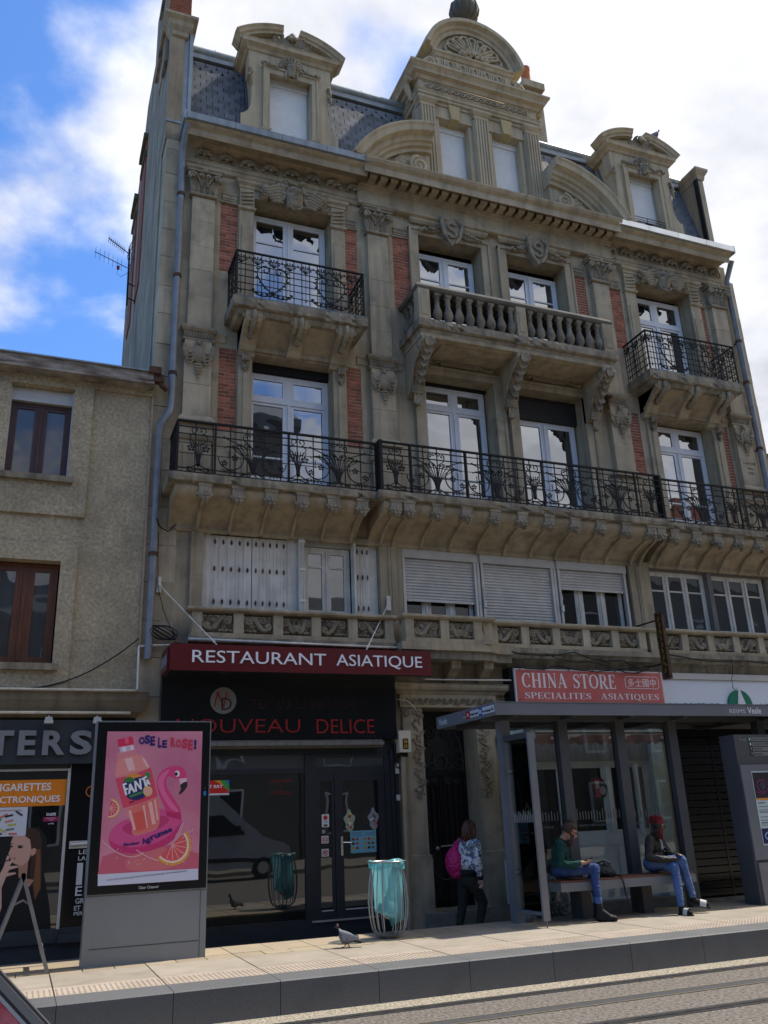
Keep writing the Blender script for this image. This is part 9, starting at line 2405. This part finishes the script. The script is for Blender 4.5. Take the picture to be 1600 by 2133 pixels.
# ================================================================== beyond the frame: the other side of the street, seen in the window glass
OB = thing('opposite_building', 'tall shade-dark apartment block across the street, seen reflected in the windows', 'building', (-4, -29, 0))
mb = MB(); mb.box(3, 12.5, -42, -29, 0, 22.6); mb.box(-34, 3, -42, -29, 0, 11.2); part('wall', mb, M['oppshaded'], OB)  # unseen blocks, height and width shaped for window reflections and skylight
mb = MB(); mb.yz([(-28.6, 22.6), (-28.4, 22.9), (-29.2, 23.1), (-30.6, 25.4), (-42, 25.4), (-42, 22.6)], 2.8, 12.7); mb.yz([(-28.6, 11.2), (-28.4, 11.5), (-30.6, 13.5), (-42, 13.5), (-42, 11.2)], -34.2, 2.8); part('roof', mb, 'slate', OB)
for k in range(11):
    for j in range(6):
        x = -32 + k * 4.05; z = 1.2 + j * 3.4
        if x < 3 and j > 2: continue
        f = part('window', MB().box(x, x + 1.3, -29.06, -28.98, z, z + 2.1), 'white', OB); part('pane', MB().box(x + .1, x + 1.2, -28.985, -28.97, z + .1, z + 2.0), M['glassplain'], f, local=True)
OC = thing('opposite_house', 'lower slate roofed house with brick chimney across the street, seen only mirrored', 'house', (40, -29, 0))
mb = MB(); mb.box(12.7, 27, -40, -29.4, 0, 10.5); part('wall', mb, M['oppshaded'], OC)
mb = MB(); mb.yz([(-29.0, 10.5), (-30.8, 13.5), (-40, 13.5), (-40, 10.5)], 12.6, 27); part('roof', mb, 'slate', OC)
mb = MB(); mb.box(27.2, 70, -40, -29.2, 0, 15.0); part('wall', mb, M['oppshaded'], OC)
mb = MB(); mb.yz([(-28.8, 15.0), (-30.8, 19.2), (-40, 19.4), (-40, 15.0)], 27, 70); part('roof', mb, 'slate', OC)
mb = MB(); mb.box(39.3, 42.2, -31.2, -29.8, 15, 21.2); part('chimney', mb, 'brick', OC)
for k in range(13):
    x = 14 + k * 4.1
    for j in range(3 if x < 25 else 4):
        z = 1.2 + j * 3.3; f = part('window', MB().box(x, x + 1.2, -29.46 if x < 25 else -29.26, -29.36 if x < 25 else -29.16, z, z + 1.9), 'white', OC); part('pane', MB().box(x + .1, x + 1.1, -29.36 if x < 25 else -29.16, -29.34 if x < 25 else -29.14, z + .1, z + 1.8), M['glassplain'], f, local=True)
mb = MB(); mb.box(-60, 80, -28.4, -20.5, -.05, .12); structure('far_pavement', mb, M['oldpave'])
# parked van behind the camera
VN = thing('parked_van', 'grey white panel van parked across the street, mirrored in the restaurant window', 'van', (5.4, -17.2, 0))
def van_loop(y, inset=0.0):
    return [(x, y, z) for x, z in ((2.6 + inset, .45), (2.6 + inset, 2.55 - inset), (2.9, 2.74 - inset), (5.6, 2.76 - inset), (6.15, 2.66 - inset), (6.8, 2.25), (7.45, 1.62), (7.75, 1.35), (8.5, 1.12), (8.75, .95), (8.82, .50), (8.6, .35), (3.0, .35))]
g = MB(); g.prism(van_loop(-17.2, .08), van_loop(-17.12)); g.prism(van_loop(-18.9), van_loop(-17.2)) ; part('body', g, M['vanpaint'], VN, smooth=False)
g = MB(); g.prism([(x, -17.11, z) for x, z in ((5.65, 1.40), (5.75, 2.05), (6.35, 2.08), (7.15, 1.50), (7.2, 1.40))], [(x, -17.095, z) for x, z in ((5.65, 1.40), (5.75, 2.05), (6.35, 2.08), (7.15, 1.50), (7.2, 1.40))]); part('side_window', g, M['glassplain'], VN)
for x in (3.7, 7.75):
    w = part('wheel', MB().lathe([(0, -.02), (.34, -.02), (.36, .03), (.36, .2), (0, .2)], (x, -17.30, .36), 24, 'y'), 'black_rubber', VN); 
    part('rim', MB().lathe([(0, .0), (.2, .0), (.2, .03), (0, .03)], (x, -17.1, .36), 16, 'y'), 'alu', w, local=True)
g = MB(); g.box(6.85, 7.0, -17.1, -16.9, 1.42, 1.70); part('mirror', g, 'gloss_black', VN)
g = MB(); g.box(2.7, 8.6, -17.11, -17.09, .55, .68); part('rubbing_strip', g, 'gloss_black', VN)
# next house on the right: only its tiles and brick edge show past the corner
NR = thing('tiled_house', 'dark tiled brick house edge just past the downpipe corner of the stone building', 'house', (17, 1, 0))
mb = MB(); mb.box(15.42, 24, .3, 9, .05, 9.2); part('wall', mb, 'brick', NR)
mb = MB(); mb.yz([(.05, 9.2), (.05, 9.4), (3, 10.4), (9, 10.4), (9, 9.2)], 15.42, 24); part('roof', mb, 'rust', NR)
# scrolled iron divider at the far end of the long balcony
g = MB()
for z, r_ in ((8.55, .20), (8.05, .24), (7.55, .24)):
    g.tube([(15.30 - .25 + r_ * math.cos(a), -.80 + .02, z + r_ * math.sin(a)) for a in [2 * PI * i / 18 for i in range(18)]], .022, 5, True)
for s_ in (-1, 1): g.tube(at_y(bez((15.05, 8.72), (15.05 + s_ * .05, 8.85), (15.05 + s_ * .2, 8.80), (15.05 + s_ * .2, 8.95), 8), -.78), [.022] * 8 + [.008], 5)
g.tube([(15.05, -.78, 7.1), (15.05, -.78, 8.75)], .018, 5); part('scrolled_divider', g, 'iron', balc[2], local=True)
